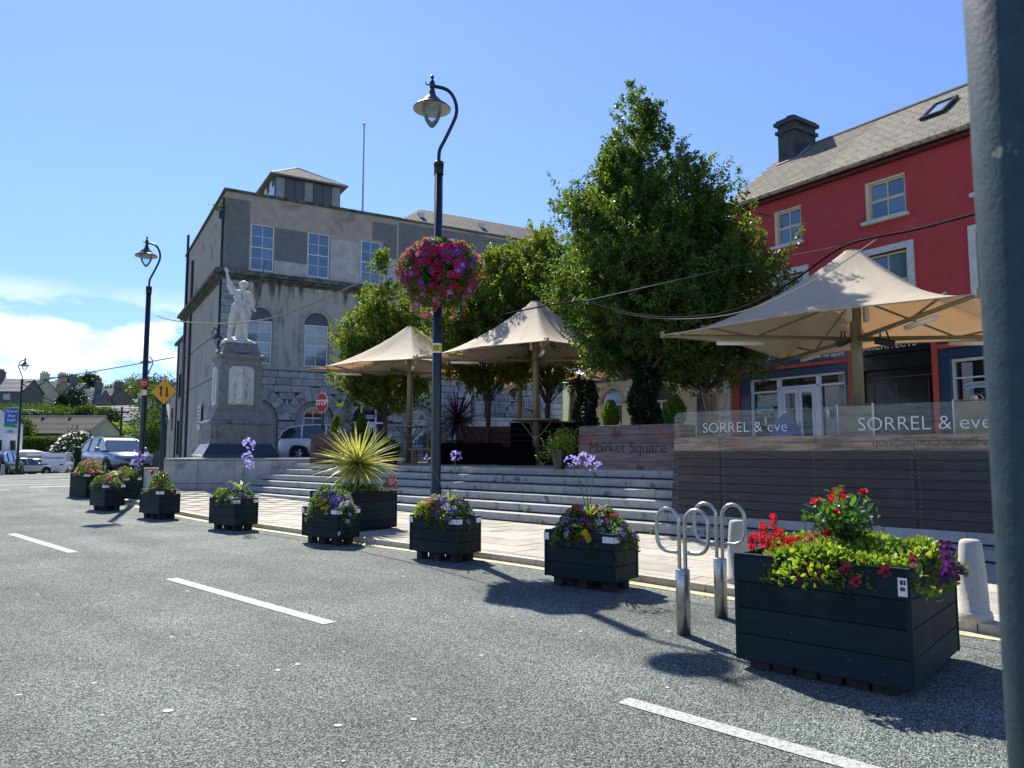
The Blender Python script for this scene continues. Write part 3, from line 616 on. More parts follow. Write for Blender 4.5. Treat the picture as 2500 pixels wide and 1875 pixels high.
M_recess = M_trimst
for i, (c, zs, r, zb) in enumerate(archs):
    if i in (2, 4): continue
    w = MB(); wall_open(w, c - r, c + r, 1.3, zs + r, [(c - .56, c + .56, zb, 4.06, True)], .14, y=.24); w.build('recess_panel', M_trimst, GB)
    sash(GB, c - .54, c + .54, zb + .02, 3.48, .30, 2, 2, mg=M_glass); f = MB(); P0 = arcpts(c, 3.5, .555); P1 = arcpts(c, 3.5, .49)
    for p, q, s_, t_ in zip(P0, P0[1:], P1, P1[1:]): f.hexa([(p[0], .30, p[1]), (q[0], .30, q[1]), (t_[0], .30, t_[1]), (s_[0], .30, s_[1]), (p[0], .37, p[1]), (q[0], .37, q[1]), (t_[0], .37, t_[1]), (s_[0], .37, s_[1])])
    f.box(c - .02, c + .02, .31, .36, 3.5, 4.0); f.build('fanlight', M_wframe, GB); MB().prismy(arcpts(c, 3.5, .5), .34, .36).build('pane', M_glassd, GB)
# glazed arched doorway
c = 8.13; dr = MB()
for x in (c - 1.06, c - .47, c + .41, c + 1.0): dr.box(x, x + .06, .2, .3, 1.2, 3.2)
dr.box(c - 1.06, c + 1.06, .19, .31, 3.2, 3.3); dr.box(c - .47, c - .39, .2, .3, 3.3, 4.35); dr.box(c + .40, c + .48, .2, .3, 3.3, 4.35)
P0 = arcpts(c, 3.38, 1.07); P1 = arcpts(c, 3.38, .98)
for p, q, s_, t_ in zip(P0, P0[1:], P1, P1[1:]): dr.hexa([(p[0], .2, p[1]), (q[0], .2, q[1]), (t_[0], .2, t_[1]), (s_[0], .2, s_[1]), (p[0], .3, p[1]), (q[0], .3, q[1]), (t_[0], .3, t_[1]), (s_[0], .3, s_[1])])
dr.build('door_frame', M_wframe, GB); MB().prismy(arcpts(c, 3.38, 1.05) + [(c + 1.05, 1.2), (c - 1.05, 1.2)], .33, .35).build('glass', M_glassd, GB)
for s_ in (-1, 1):
    x = c - .02 + s_ * .2; d = MB(); d.box(x - .19, x + .19, .2, .26, 1.2, 3.18); dd = d.build('door_leaf', M_wframe, GB); MB().box(x - .12, x + .12, .195, .2, 1.9, 3.0).build('pane', M_glassd, dd)
MB().box(c - .3, c + .3, .17, .19, 3.5, 3.56).box(c - .3, c + .3, .17, .19, 3.62, 3.68).build('notice', M_wframe, GB)
# tall pale door on the raised landing
MB().prismy(arcpts(15.0, 4.9, .71) + [(15.71, 3.5), (14.29, 3.5)], .2, .26).build('tall_door', M_ocream, GB)
MB().box(14.97, 15.03, .17, .2, 3.6, 5.5).build('door_bar', M_wframe, GB)
# side wall, pipes
sw = MB(); sw.add([(0, 0, 0), (0, 15.3, 0), (0, 15.3, 15.35), (0, 0, 15.35)], [(0, 3, 2, 1)]); sw.build('side_wall', M_side, GB)
for z in (5.55, 7.9): MB().box(-.03, .01, 0, 15.3, z, z + .06).build('wall_joint', M_grey2, GB)
MB().add([(-.01, 0, 11.12), (-.01, 15.3, 11.12), (-.01, 15.3, 15.3), (-.01, 0, 15.3)], [(0, 3, 2, 1)]).build('upper_side_wall', M_grey1, GB)
bk = MB(); bk.box(.05, GW - .05, 14.9, 15.3, 0, 15.3).box(GW - .3, GW, .05, 15, 0, 15.3).box(.1, GW - .1, .4, 15, 15.0, 15.2); bk.build('rear_shell', M_grey2, GB)
for y_, r, z1, z0 in ((.12, .07, 15.0, 11.1), (.2, .06, 10.6, 1.2), (11.6, .08, 14.2, 1.2), (14.3, .09, 16.6, 1.2), (14.0, .05, 9, 1.2)):
    MB().tube([(-.1, y_, z0), (-.1, y_, z1)], r, 8).build('downpipe', M_blackp, GB)
MB().box(-.32, -.02, .05, .35, 13.9, 14.25).build('rain_hopper', M_blackp, GB)
pts = rng.normal(0, 1, (160, 3)) * [.22, .22, .12] + [-.2, .2, 14.35]; ob('moss_tuft', foliage_mesh('moss_tuft', M_moss, pts, pts - [-.2, .2, 14.2], .12), GB)
sg = ob('wall_sign', None, GB, (-.12, 5.7, 3.6)); piece('sign_panel', -.04, .0, -.62, .62, -.72, .72, M_ocream, sg, .006)
for k in range(5): MB().box(-.046, -.041, -.45, .45, .42 - k * .2, .48 - k * .2).build('text_line', M_board, sg)
# cupola on the roof
cp = MB(); zc = 18.25; x0, x1, y0, y1 = 3.45, 7.45, 4.2, 8.6
cpo = ob('cupola', None, GB)
MB().box(x0, x1, y0, y1, 15.2, zc - .03).build('cupola_core', M_board, cpo)
for k in range(7):
    u = x0 + (x1 - x0) * k / 7; piece('louvre_panel', u + .03, u + (x1 - x0) / 7 - .03, y0 - .05, y0, 16.3, zc - .08, M_board if k % 3 else M_trimst, cpo, .01)
for k in range(6): v = y0 + (y1 - y0) * k / 6; piece('louvre_panel', x0 - .05, x0, v + .06, v + .65, 16.3, zc - .08, M_wframe if k % 2 else M_glass, cpo, .01)
e = .36; ax, ay, az = (x0 + x1) / 2 - .2, (y0 + y1) / 2, 19.75; rfc = MB()
A = [(x0 - e, y0 - e, zc), (x1 + e, y0 - e, zc), (x1 + e, y1 + e, zc), (x0 - e, y1 + e, zc)]
rfc.add(A + [(ax - .1, ay, az), (ax + .1, ay, az)], [(0, 1, 5, 4), (1, 2, 5), (2, 3, 4, 5), (3, 0, 4), (0, 3, 2, 1)]); rfc.build('cupola_roof', M_slate, cpo)
rows = MB()
for j in range(9):
    t0, t1 = j / 9, (j + 1) / 9
    def ed(t, s): L0 = Vector(A[0]).lerp((ax, ay, az), t); R0 = Vector(A[1]).lerp((ax, ay, az), t); return L0.lerp(R0, s)
    k = max(2, int(14 * (1 - t0)))
    for i in range(k):
        a, b_ = (i + .03) / k, (i + .97) / k; n_ = Vector((0, -.02, .03)); rows.add([tuple(ed(t0 - .02 if j else 0, a) + n_ * 1.6), tuple(ed(t0 - .02 if j else 0, b_) + n_ * 1.6), tuple(ed(t1, b_) + n_ * .5), tuple(ed(t1, a) + n_ * .5)], [(0, 1, 2, 3)])
tag(rows.build('slates', mat('cupola_slate', (.26, .25, .22), rough=.8, island=.25), cpo), kind='stuff')
cr_ = MB(); [cr_.tube([A[i], (ax, ay, az + .04)], .06, 6) for i in (0, 1, 3)]; cr_.tube(A + [A[0]], .05, 6); cr_.build('ridge_roll', M_lead, cpo)
# slate roof of the right half
rx0, rx1, ry0, ry1 = 9.9, 22.0, -.15, 8; rf = MB(); rf.add([(rx0, ry0 + .3, 15.45), (rx1, ry0 + .3, 15.45), (rx1, 3.2, 17.4), (rx0 + 2.6, 3.2, 17.4), (rx0, 7, 15.45), (rx1, 7, 15.45)], [(0, 1, 2, 3), (4, 0, 3), (5, 4, 3, 2)]); rf.build('right_roof', M_slate2, GB)
sl = MB()
for j in range(12):
    t0, t1 = j / 12, (j + 1) / 12; xa = rx0 + 2.6 * t0; n = int((rx1 - xa) / .45)
    for i in range(n):
        u = xa + i * .45 + (.2 if j % 2 else 0); y_a, z_a = .15 + 3.05 * t0, 15.47 + 1.95 * t0 + .03; y_b, z_b = .15 + 3.05 * t1, 15.47 + 1.95 * t1 + .01
        sl.add([(u + .01, y_a, z_a), (u + .44, y_a, z_a), (u + .44, y_b, z_b), (u + .01, y_b, z_b)], [(0, 1, 2, 3)])
tag(sl.build('slates', M_slate2, GB), kind='stuff')
for x in (11.6, 15.9, 20.2): MB().box(x, x + .35, 1.3, 1.6, 16.2, 16.55).build('roof_vent', M_ocream, GB)
# wing behind along the side street
WG = thing('rear_wing', 'lower plain grey wing stepping down behind the big grey building', 'building', (-15.1, 38, 0), R(30.7))
w = MB(); w.box(.4, 8, 15.3, 22.6, 0, 9.9).build('wing_wall', M_side, WG); MB().box(.2, 8, 15.2, 22.9, 9.9, 10.1).build('wing_eaves', M_cornice, WG)
MB().add([(.2, 15.2, 10.1), (.2, 22.9, 10.1), (4, 22.9, 12), (4, 15.2, 12)], [(0, 3, 2, 1)]).build('wing_roof', M_slate2, WG)
MB().box(.7, 8, 22.62, 29.3, 0, 7.1).build('wing_wall', M_grey1, WG); MB().box(.6, 8, 22.7, 29.5, 7.1, 7.25).build('wing_eaves', M_cornice, WG)
for yy in (16.6, 19.4): MB().box(.34, .4, yy, yy + .9, 5.6, 7.4).build('window', M_glassd, WG); MB().box(.34, .4, yy, yy + .9, 1.4, 3.9).build('doorway', M_glassd, WG)
for yy in (24, 26.5): MB().box(.64, .7, yy, yy + .9, 3.4, 5.2).build('window', M_glassd, WG)
MB().tube([(.25, 20.5, .5), (.25, 20.5, 9.8)], .07, 8).build('downpipe', M_blackp, WG)
GS = thing('grey_shed', 'low grey shed with sloping roof at the foot of the grey wing', 'building', (-31.6, 68.5, 0), R(28))
MB().box(0, 5, 0, 5, -.5, 4.6).build('shed_wall', M_grey3, GS); MB().add([(-.2, -.2, 4.55), (5.2, -.2, 4.55), (5.2, 5, 6.3), (-.2, 5, 6.3)], [(0, 1, 2, 3)]).build('shed_roof', M_grey2, GS)
for a in (.8, 2.4): MB().box(a, a + .9, -.04, .0, 2.6, 3.6).build('window', M_glassd, GS)
fp = thing('flagpole', 'bare steel flagpole on the roof of the big grey building', 'flagpole', (-15.1 + 8.2 * .86 - 2.1 * .51, 38 + 8.2 * .51 + 2.1 * .86, 15.2))
MB().tube([(0, 0, 0), (0, 0, 6.45)], [.07, .045], 8).build('mast', M_steel, fp); MB().lathe([(.03, 6.45), (.09, 6.5), (.09, 6.58), (.02, 6.62)], 10).build('truck', M_steel, fp)
# landing with railings
ld = thing('stone_landing', 'raised stone landing with steps against the grey building behind the umbrellas', 'landing', (-15.1, 38, 0), R(30.7))
piece('landing_block', 13.6, 18.3, -2.2, -.06, 1.0, 3.45, M_podium, ld, .02); piece('landing_edge', 13.5, 18.4, -2.3, -.05, 3.45, 3.6, M_step, ld, .02)
for k in range(10):
    piece('landing_step', 13.6 - (k + 1) * .3, 13.6 - k * .3 - .004, -2.2, -.06, 1.0, 3.45 - (k + 1) * .22, M_step, ld, .01); piece('landing_step', 18.3 + k * .3 + .004, 18.3 + (k + 1) * .3, -2.2, -.06, 1.0, 3.45 - (k + 1) * .22, M_step, ld, .01)
def railing(label, x0, z0, x1, z1, y_, n, h=1.1):
    t = thing('iron_railing', label, 'railing', (-15.1, 38, 0), R(30.7), 'iron railings of the stone landing')
    bar = MB().tube([(0, 0, 0), (0, 0, h)], .014, 6).lathe([(.03, h - .25), (.012, h - .2), (.03, h - .15)], 6).lathe([(.012, h), (.035, h + .05), (.012, h + .1), (.002, h + .2)], 6).lathe([(.02, .2), (.035, .24), (.02, .28)], 6).mesh('bar', M_blackp)
    for i in range(n): f = i / (n - 1); ob('bar', bar, t, (x0 + (x1 - x0) * f, y_, z0 + (z1 - z0) * f))
    for dz in (.12, h - .32, h - .08): MB().tube([(x0, y_, z0 + dz), (x1, y_, z1 + dz)], .02, 6).build('rail', M_blackp, t)
    for x, z in ((x0, z0), (x1, z1)): MB().box(x - .05, x + .05, y_ - .05, y_ + .05, z, z + h + .15).lathe([(.07, h + .15), (.05, h + .25), (.01, h + .35)], 8, (x, y_, z)).build('post', M_blackp, t)
railing('straight black iron railing on the raised stone landing', 13.7, 3.6, 18.2, 3.6, -2.1, 38)
railing('black iron railing sloping down the left flight of landing steps', 10.6, 1.3, 13.6, 3.5, -2.1, 26)
railing('short black iron railing sloping down the right flight of steps', 18.3, 3.5, 21.2, 1.3, -2.1, 24)

# ---- raspberry red house
RB = thing('red_house', 'raspberry red three storey house with slate roof and shopfronts behind the biggest umbrella', 'building', (8.53, 22, 0), R(-56.4))
X0, X1 = -2.32, 12.0; T2 = [(-.6, .33), (2.38, 3.48), (5.2, 6.3), (8.0, 9.1)]; T1 = [(-.62, .35), (2.32, 3.46), (5.14, 6.28), (8, 9.1)]
w = MB(); wall_open(w, X0, X1, 4.9, 9.62, [(a, c, 7.93, 9.04, False) for a, c in T2] + [(a, c, 5.35, 6.98, False) for a, c in T1], .14, 0, 0); w.build('front_wall', M_red, RB)
MB().add([(X0, 0, 0), (X0, 6, 0), (X0, 6, 9.6), (X0, 3, 12.1), (X0, 0, 9.6)], [(0, 1, 2, 3, 4)]).build('gable_wall', M_chim, RB)
MB().box(X0 + .05, X1, 6, 6.2, 0, 9.5).build('rear_wall', M_chim, RB)
for a, c in T2:
    sash(RB, a + .08, c - .01, 7.96, 8.97, .05, 2, 2, mf=M_cream, fw=.05, bw=.04)
    s = MB().box(a - .01, a + .10, -.004, .1, 7.93, 9.03).box(a + .10, c, .0, .1, 8.97, 9.03); s.build('surround', M_cream, RB); piece('sill', a - .12, c + .08, -.13, .06, 7.83, 7.93, M_ocream, RB, .012)
for a, c in T1:
    sash(RB, a + .02, c - .02, 5.38, 6.95, .06, 2, 2, mf=M_cream, fw=.06, bw=.04)
    s = MB().box(a - .17, a, -.05, .04, 5.30, 7.15).box(c, c + .17, -.05, .04, 5.30, 7.15).box(a, c, -.048, .04, 6.98, 7.15); s.build('surround', M_ocream, RB); piece('sill', a - .22, c + .22, -.14, .06, 5.24, 5.35, M_ocream, RB, .012)
# roof: underlay, slates, gutter, ridge, chimney, skylight
ez, rz_, ry = 9.66, 12.12, 3.0; ey = -.22; SL = math.hypot(ry - ey, rz_ - ez); ang = math.atan2(rz_ - ez, ry - ey)
MB().add([(X0 - .1, ey, ez - .04), (X1, ey, ez - .04), (X1, ry, rz_ - .04), (X0 - .1, ry, rz_ - .04), (X0 - .1, 6.2, ez - .04), (X1, 6.2, ez - .04)], [(0, 1, 2, 3), (4, 3, 2, 5)]).build('roof_deck', M_roofb, RB)
rfo = ob('slate_roof', None, RB, (0, ey, ez), 0, (ang, 0, 0)); ex = .195; nr = int(SL / ex); W_ = .30; smesh = [bbm(W_ * f, ex + .09, .012, .002, M_slate, 'slate') for f in (.96, .985, .93)]
items = []
for j in range(nr + 1):
    u = X0 - .05 + (W_ / 2 if j % 2 else 0)
    while u < X1 - .2:
        v = j * ex + ex / 2
        if not (3.3 < u < 4.05 and 1.75 < v < 2.95): items.append((u, v, j))
        u += W_
items.sort(key=lambda q: abs(q[0] - 3.4)); rest = MB()
for k, (u, v, j) in enumerate(items):
    rr = (R(random.uniform(2.3, 3.8)), R(random.uniform(-.8, .8)), R(random.uniform(-1.6, 1.6)))
    if k < 300: ob('slate', random.choice(smesh), rfo, (u, v, .012 + random.uniform(0, .006)), 0, rr)
    else: q_ = [(u + sx_ * W_ * .48, v + sy_ * (ex / 2 + .045) + (random.uniform(-.006, .006) if sy_ < 0 else 0), (.004 if sy_ > 0 else .020) + dz_) for dz_ in (0, .013) for sx_, sy_ in ((-1, -1), (1, -1), (1, 1), (-1, 1))]; rest.hexa(q_)
tag(rest.build('slates', mat('roof_slate_joined', (.20, .178, .14), rough=.85, spec=.2, island=.15), rfo), kind='stuff')
MB().tube([(X0 - .1, ry, rz_ + .02), (X1, ry, rz_ + .02)], .075, 8).build('ridge', M_slate2, RB)
gt = MB().tube([(X0 - .1, ey - .06, ez - .07), (X1, ey - .06, ez - .07)], .088, 8); gt.build('gutter', mat('old_gutter', (.42, .38, .26), rough=.7, col2=(.20, .17, .11), ns=6, n0=.45, n1=.6), RB)
MB().box(X0, X1, -.16, .02, ez - .26, ez - .17).build('eaves_shadow_strip', mat('eaves_shadow_red', (.10, .02, .022), rough=.6), RB)  # dark red strip standing in for the shadow below the gutter
chm = ob('chimney', None, RB); cx0, cx1, cy0, cy1 = -1.95, -1.3, 2.15, 3.35
MB().box(cx0, cx1, cy0, cy1, 10.3, 12.85).build('chimney_stack', M_chim, chm)
MB().box(cx0 - .07, cx1 + .07, cy0 - .07, cy1 + .07, 12.55, 12.66).box(cx0 - .10, cx1 + .10, cy0 - .10, cy1 + .10, 12.85, 12.97).box(cx0 - .04, cx1 + .04, cy0 - .04, cy1 + .04, 12.97, 13.04).build('chimney_cap', M_chim, chm)
for k in range(2): MB().lathe([(.13, 0), (.15, .04), (.12, .06), (.13, .12), (.16, .15), (.1, .15)], 10, ((cx0 + cx1) / 2, cy0 + .3 + k * .5, 13.03)).build('chimney_pot', M_chim, chm)
fl = MB().box(cx1, cx1 + .05, cy0 - .06, ry, 0, 0); MB().tube([(cx1 + .03, cy0 - .1, ez + (cy0 - .1 - ey) * math.tan(ang) + .04), (cx1 + .03, ry, rz_ + .04)], .05, 6).tube([(cx0, cy0 - .06, ez + (cy0 - ey) * math.tan(ang)), (cx1 + .04, cy0 - .06, ez + (cy0 - ey) * math.tan(ang))], .05, 6).build('flashing', M_lead, chm)
sk = ob('skylight', None, RB, (3.68, ey, ez), 0, (ang, 0, 0)); MB().box(-.32, .32, 1.78, 1.88, 0, .12).box(-.32, .32, 2.82, 2.92, 0, .12).box(-.32, -.24, 1.88, 2.82, 0, .12).box(.24, .32, 1.88, 2.82, 0, .12).build('skylight_frame', M_blackp, sk); MB().box(-.24, .24, 1.88, 2.82, .05, .08).build('pane', mat('skylight_glass', (.25, .33, .38), rough=.08, spec=1), sk)
# ground floor shopfronts
def fbox(n, a, c, y0, y1, z0, z1, m, par=RB, b_=.006): return piece(n, a, c, y0, y1, z0, z1, m, par, b_)
fbox('pilaster', -2.34, -2.08, -.12, .05, 1.2, 4.9, M_orange); fbox('pilaster', 1.70, 1.84, -.12, .05, 1.2, 4.86, M_orange); fbox('pilaster', 3.98, 4.12, -.12, .05, 1.2, 4.9, M_orange); fbox('pilaster', 7.2, 7.4, -.12, .05, 1.2, 4.9, M_orange)
fbox('name_board', -2.06, 1.69, -.10, .04, 4.22, 4.86, M_blue); fbox('fascia_strip', -2.06, 1.69, -.13, .02, 4.10, 4.21, M_orange); fbox('fascia_strip', -2.06, 1.69, -.13, .02, 4.87, 4.95, M_orange)
fbox('lintel', -2.06, 1.69, -.06, .05, 3.87, 4.09, M_blue); fbox('frame_side', -2.06, -1.70, -.06, .3, 1.2, 3.865, M_blue); fbox('frame_side', 1.56, 1.69, -.06, .3, 1.2, 3.865, M_blue)
fbox('name_board', 1.85, 3.97, -.08, .04, 4.22, 4.86, M_sblack); fbox('lintel', 1.85, 3.97, -.03, .05, 3.8, 4.2, M_sblack)
fbox('name_board', 4.13, 7.19, -.10, .04, 4.30, 4.9, M_blue); fbox('fascia_strip', 4.13, 7.19, -.13, .02, 4.18, 4.29, M_orange); fbox('lintel', 4.13, 7.19, -.07, .05, 3.92, 4.17, M_blue); fbox('frame_side', 4.13, 4.40, -.07, .3, 1.2, 3.915, M_blue)
fbox('fascia_strip', 4.13, 7.19, -.1, .03, 4.91, 4.97, M_red)
sh = MB()
for a in (-1.70, -.72, -.66, .62, .68, 1.50): sh.box(a, a + .06, .0, .1, 1.5, 3.86)
sh.box(-1.70, 1.56, .0, .1, 3.8, 3.862).box(-1.70, -.66, 0, .1, 3.42, 3.48).box(.68, 1.56, 0, .1, 3.50, 3.56).box(-.66, .68, -.0, .1, 3.50, 3.57).box(-.66, -.55, -.01, .1, 1.2, 3.5).box(.57, .68, -.01, .1, 1.2, 3.5)
sh.build('shop_window_frame', M_wframe, RB); MB().box(-1.7, 1.56, .11, .13, 1.3, 3.86).build('shop_glass', M_glassd, RB); MB().box(-1.7, 1.56, 0, .2, 1.15, 1.5).build('stall_riser', M_blue, RB)
for s_ in (-1, 1):
    x = .01 + s_ * .28; d = MB().box(x - .27, x - .17, .0, .07, 1.25, 3.49).box(x + .17, x + .27, .0, .07, 1.25, 3.49).box(x - .17, x + .17, 0, .07, 3.36, 3.49).box(x - .17, x + .17, 0, .07, 1.25, 1.7); dl = d.build('shop_door', M_wframe, RB); MB().box(x - .17, x + .17, .03, .05, 1.7, 3.36).build('pane', M_glassd, dl); MB().tube([(x - s_ * .22, -.05, 2.2), (x - s_ * .22, -.05, 2.5)], .012, 6).build('door_handle', M_blackp, dl)
MB().box(1.85, 3.97, .22, .25, 1.2, 3.8).build('black_recess', M_sblack, RB); d = MB().box(2.95, 3.75, .15, .2, 1.2, 3.5).build('black_door', M_sblack, RB)
e = MB(); [e.box(x, x + .015, .14, .15, 1.25, 3.45) for x in (2.2, 2.9, 3.75)]; e.box(2.2, 3.9, .14, .15, 3.58, 3.6); e.build('door_beading', M_board, RB)
MB().box(4.42, 7.1, .12, .14, 1.3, 3.9).build('shop_glass', M_glassd, RB)
s = MB().box(4.40, 4.46, .02, .12, 1.8, 3.91).box(4.46, 7.1, .02, .12, 3.83, 3.90).box(4.46, 7.1, .03, .1, 3.40, 3.44).box(4.4, 7.1, 0, .12, 1.75, 1.82); s.build('shop_window_frame', M_ocream, RB)
M_curt = mat('curtain', (.35, .36, .34), rough=.9, col2=(.18, .19, .19), ns=18, stretch=(3, 1, .2))
fbox('curtain', 4.6, 4.85, .06, .1, 2.0, 3.8, M_curt, b_=.01); fbox('curtain', 1.28, 1.46, .06, .1, 1.6, 3.8, M_curt, b_=.01); fbox('curtain', 5.3, 6.2, .06, .1, 3.46, 3.8, M_curt, b_=.01)
text('Sparrows', .42, M_wlet, RB, (-.72, -.103, 4.52), shear=.45, off=-.008, space=.86); text('on the square', .15, M_wlet, RB, (1.17, -.103, 4.36)); text('ARCHITECTS', .23, M_cream, RB, (2.88, -.083, 4.42), off=.004, space=1.1)
def decal(x, z, parent, y=.0, s=1):
    d = ob('window_decal', None, parent, (x, y, z)); r = MB(); 
    for i in range(20):
        a0, a1 = i * 18, i * 18 + 16; w_ = .012 + .008 * math.sin(i); r.prismy([(.15 * s * math.cos(R(a0)), .15 * s * math.sin(R(a0))), (.15 * s * math.cos(R(a1)), .15 * s * math.sin(R(a1))), ((.15 - w_) * s * math.cos(R(a1)), (.15 - w_) * s * math.sin(R(a1))), ((.15 - w_) * s * math.cos(R(a0)), (.15 - w_) * s * math.sin(R(a0)))], -.003, 0)
    r.build('ring', M_wlet, d)
    MB().prismy([(s * a, s * b_) for a, b_ in [(-.05, .10), (-.02, .12), (.01, .10), (.02, .06), (.03, .0), (.02, -.06), (-.01, -.13), (-.03, -.13), (-.04, -.08), (-.07, -.02), (-.08, .03), (-.06, .07), (-.09, .085)]][::-1], -.004, -.001).build('bird', M_wlet, d)
decal(.98, 2.72, RB); decal(-1.15, 2.55, RB); decal(4.95, 2.85, RB, .01)
def banner_arc(x, z, y=.0):
    d = ob('restaurant_decal', None, RB, (x, y, z)); m_ = MB()
    for i in range(8):
        f = lambda q, r: (r * math.sin(R(q)), r * math.cos(R(q)) - 1.0)
        a0, a1 = -18 + i * 4.5, -13.5 + i * 4.5; m_.prismy([f(a0, .93), f(a0, 1.08), f(a1, 1.08), f(a1, .93)], -.003, 0)
    m_.build('arc', M_teal, d)
    for i, chh in enumerate('RESTAURANT'):
        q = -14.4 + i * 3.2; o = ob('letter', text_mesh(chh, .095, M_blue, ext=.001), d, (1.005 * math.sin(R(q)), -.005, 1.005 * math.cos(R(q)) - 1.0), 0, (R(90), 0, 0)); o.rotation_euler = (Matrix.Rotation(R(q), 4, 'Y') @ Matrix.Rotation(R(90), 4, 'X')).to_euler()
banner_arc(-1.18, 2.95); banner_arc(5.0, 3.22, .01)
bb_ = ob('wall_bracket_lamp', None, RB, (-.75, -.05, 8.95)); MB().tube([(0, 0, 0), (-.1, -.35, .06), (-.12, -.45, 0), (-.12, -.45, -.12)], .015, 6).lathe([(.03, 0), (.08, -.12), (.02, -.13)][::-1], 8, (-.12, -.45, -.1)).build('bracket', M_blackp, bb_)

# ---- cream pub to the left of the red house
PB = thing('cream_pub', 'cream pub with navy fascia and arched windows showing green posters behind the trees', 'building', (8.53, 22, 0), R(-56.4))
w = MB(); pw = [(-9.02, -7.7), (-6.33, -5.02)]; wall_open(w, -9.8, -2.36, 1.0, 4.35, [(a, c, 2.25, 4.08, True) for a, c in pw] + [(-4.0, -3.1, 1.2, 3.75, True)], .14); w.build('front_wall', M_wall, PB)
fbox('name_board', -9.8, -2.9, -.12, .03, 4.36, 5.1, M_navy, PB); text('E', .42, M_gold, PB, (-7.42, -.13, 4.70), off=.01)
MB().box(-9.8, -2.36, .0, 5.5, 5.1, 8.0).build('upper_wall', M_wall, PB); MB().box(-9.8, -2.36, .2, 5.5, 0, 5.1).build('rear_shell', M_navy, PB)
MB().add([(-9.9, -.2, 8), (-2.4, -.2, 8), (-2.4, 2.8, 9.4), (-9.9, 2.8, 9.4), (-9.9, 5.6, 8), (-2.4, 5.6, 8)], [(0, 1, 2, 3), (4, 3, 2, 5)]).build('roof', M_slate2, PB)
for x in (-8.9, -6.5, -4.1): sash(PB, x, x + 1.0, 5.9, 7.4, -.06, 2, 2)
for a, c in pw:
    cx = (a + c) / 2; f = MB().box(a + .02, c - .02, .03, .1, 2.25, 2.32).box(a + .02, a + .09, .03, .1, 2.32, 3.45).box(c - .09, c - .02, .03, .1, 2.32, 3.45).box(a + .02, c - .02, .03, .1, 3.40, 3.47).box(cx - .045, cx + .045, .03, .1, 2.32, 3.40)
    fo = f.build('window', M_wframe, PB); MB().prismy(arcpts(cx, 3.43, .63), .06, .08).build('fanlight', M_glass, fo)
    P0 = arcpts(cx, 3.43, .76); P1 = arcpts(cx, 3.43, .67); hd = MB()
    for p, q, s_, t_ in zip(P0, P0[1:], P1, P1[1:]): hd.hexa([(p[0], -.05, p[1]), (q[0], -.05, q[1]), (t_[0], -.05, t_[1]), (s_[0], -.05, s_[1]), (p[0], .0, p[1]), (q[0], .0, q[1]), (t_[0], .0, t_[1]), (s_[0], .0, s_[1])])
    hd.build('hood_mould', M_cream, PB)
    for s_ in (-1, 1):
        x = cx + s_ * .30; ps = MB().box(x - .24, x + .24, .06, .08, 2.33, 3.39).build('poster', M_greenp, fo); text('The perfect match', .058, M_teal, ps, (x, .052, 3.24), ext=.001); text('at Dinner', .055, M_teal, ps, (x, .052, 3.16), ext=.001)
        for k in range(3): MB().box(x - .12 + .03 * k, x + .12 - .02 * k, .052, .056, 3.0 - k * .09, 3.02 - k * .09).build('print_line', M_teal, ps)
        MB().box(x + .08, x + .15, .05, .056, 2.36, 2.75).build('printed_glass', M_gold, ps)
MB().box(-3.98, -3.12, .04, .08, 1.2, 3.5).build('blue_door', M_blue, PB); fbox('pilaster', -2.95, -2.45, -.1, .05, 1.2, 4.5, M_ocream, PB); fbox('pilaster', -9.8, -9.35, -.16, .05, 1.2, 4.35, M_navy, PB)
MB().lathe([(.02, 0), (.16, .05), (.18, .15), (.10, .26), (.02, .3)], 12, (-2.7, -.25, 4.05)).build('wall_globe', M_blue, PB)
# ---------------------------------------------------------------- street lamps
def lamp_head(t, ax, z0, s=1):
    """shade, glass bowl and finial hanging at x=ax below z0 (arm level)"""
    MB().lathe([(.02, .20), (.035, .16), (.015, .12), (.03, .10), (.05, .06), (.05, -.03), (.03, -.06)][::-1], 10, (ax, 0, z0)).tube([(ax, 0, z0 + .03), (ax - .1 * s, 0, z0 + .02), (ax - .12 * s, 0, z0 + .07)], .012, 6).build('finial', M_blackp, t, True)
    sh = MB().lathe([(.335, -.44), (.34, -.425), (.30, -.385), (.20, -.33), (.185, -.30), (.15, -.26), (.08, -.19), (.055, -.12), (.04, -.03), (.0, -.03)], 24, (ax, 0, z0), 0, False)
    sh.lathe([(.335, -.441), (.28, -.40), (.17, -.365), (.0, -.36)][::-1], 24, (ax, 0, z0), 1, False); sh.build('lamp_shade', [M_green, M_shade_in], t, True)
    MB().lathe([(.17, -.37), (.172, -.45), (.16, -.55), (.12, -.65), (.07, -.73), (.03, -.77), (.0, -.78)][::-1], 18, (ax, 0, z0), 0, False).build('glass_bowl', M_bowl, t, True)
M_bowl = mat('lamp_bowl', (.8, .9, 1.0)); _t = M_bowl.node_tree; _b = _t.nodes['Principled BSDF']
_tr = N('ShaderNodeBsdfTransparent', _t); _tr.inputs[0].default_value = (.82, .90, 1, 1); _gl = N('ShaderNodeBsdfGlossy', _t); _gl.inputs['Roughness'].default_value = .05; _ms = N('ShaderNodeMixShader', _t); _fr = N('ShaderNodeLayerWeight', _t); _fr.inputs[0].default_value = .3
_t.links.new(_fr.outputs['Fresnel'], _ms.inputs[0]); _t.links.new(_tr.outputs[0], _ms.inputs[1]); _t.links.new(_gl.outputs[0], _ms.inputs[2]); _t.links.new(_ms.outputs[0], _t.nodes['Material Output'].inputs[0])
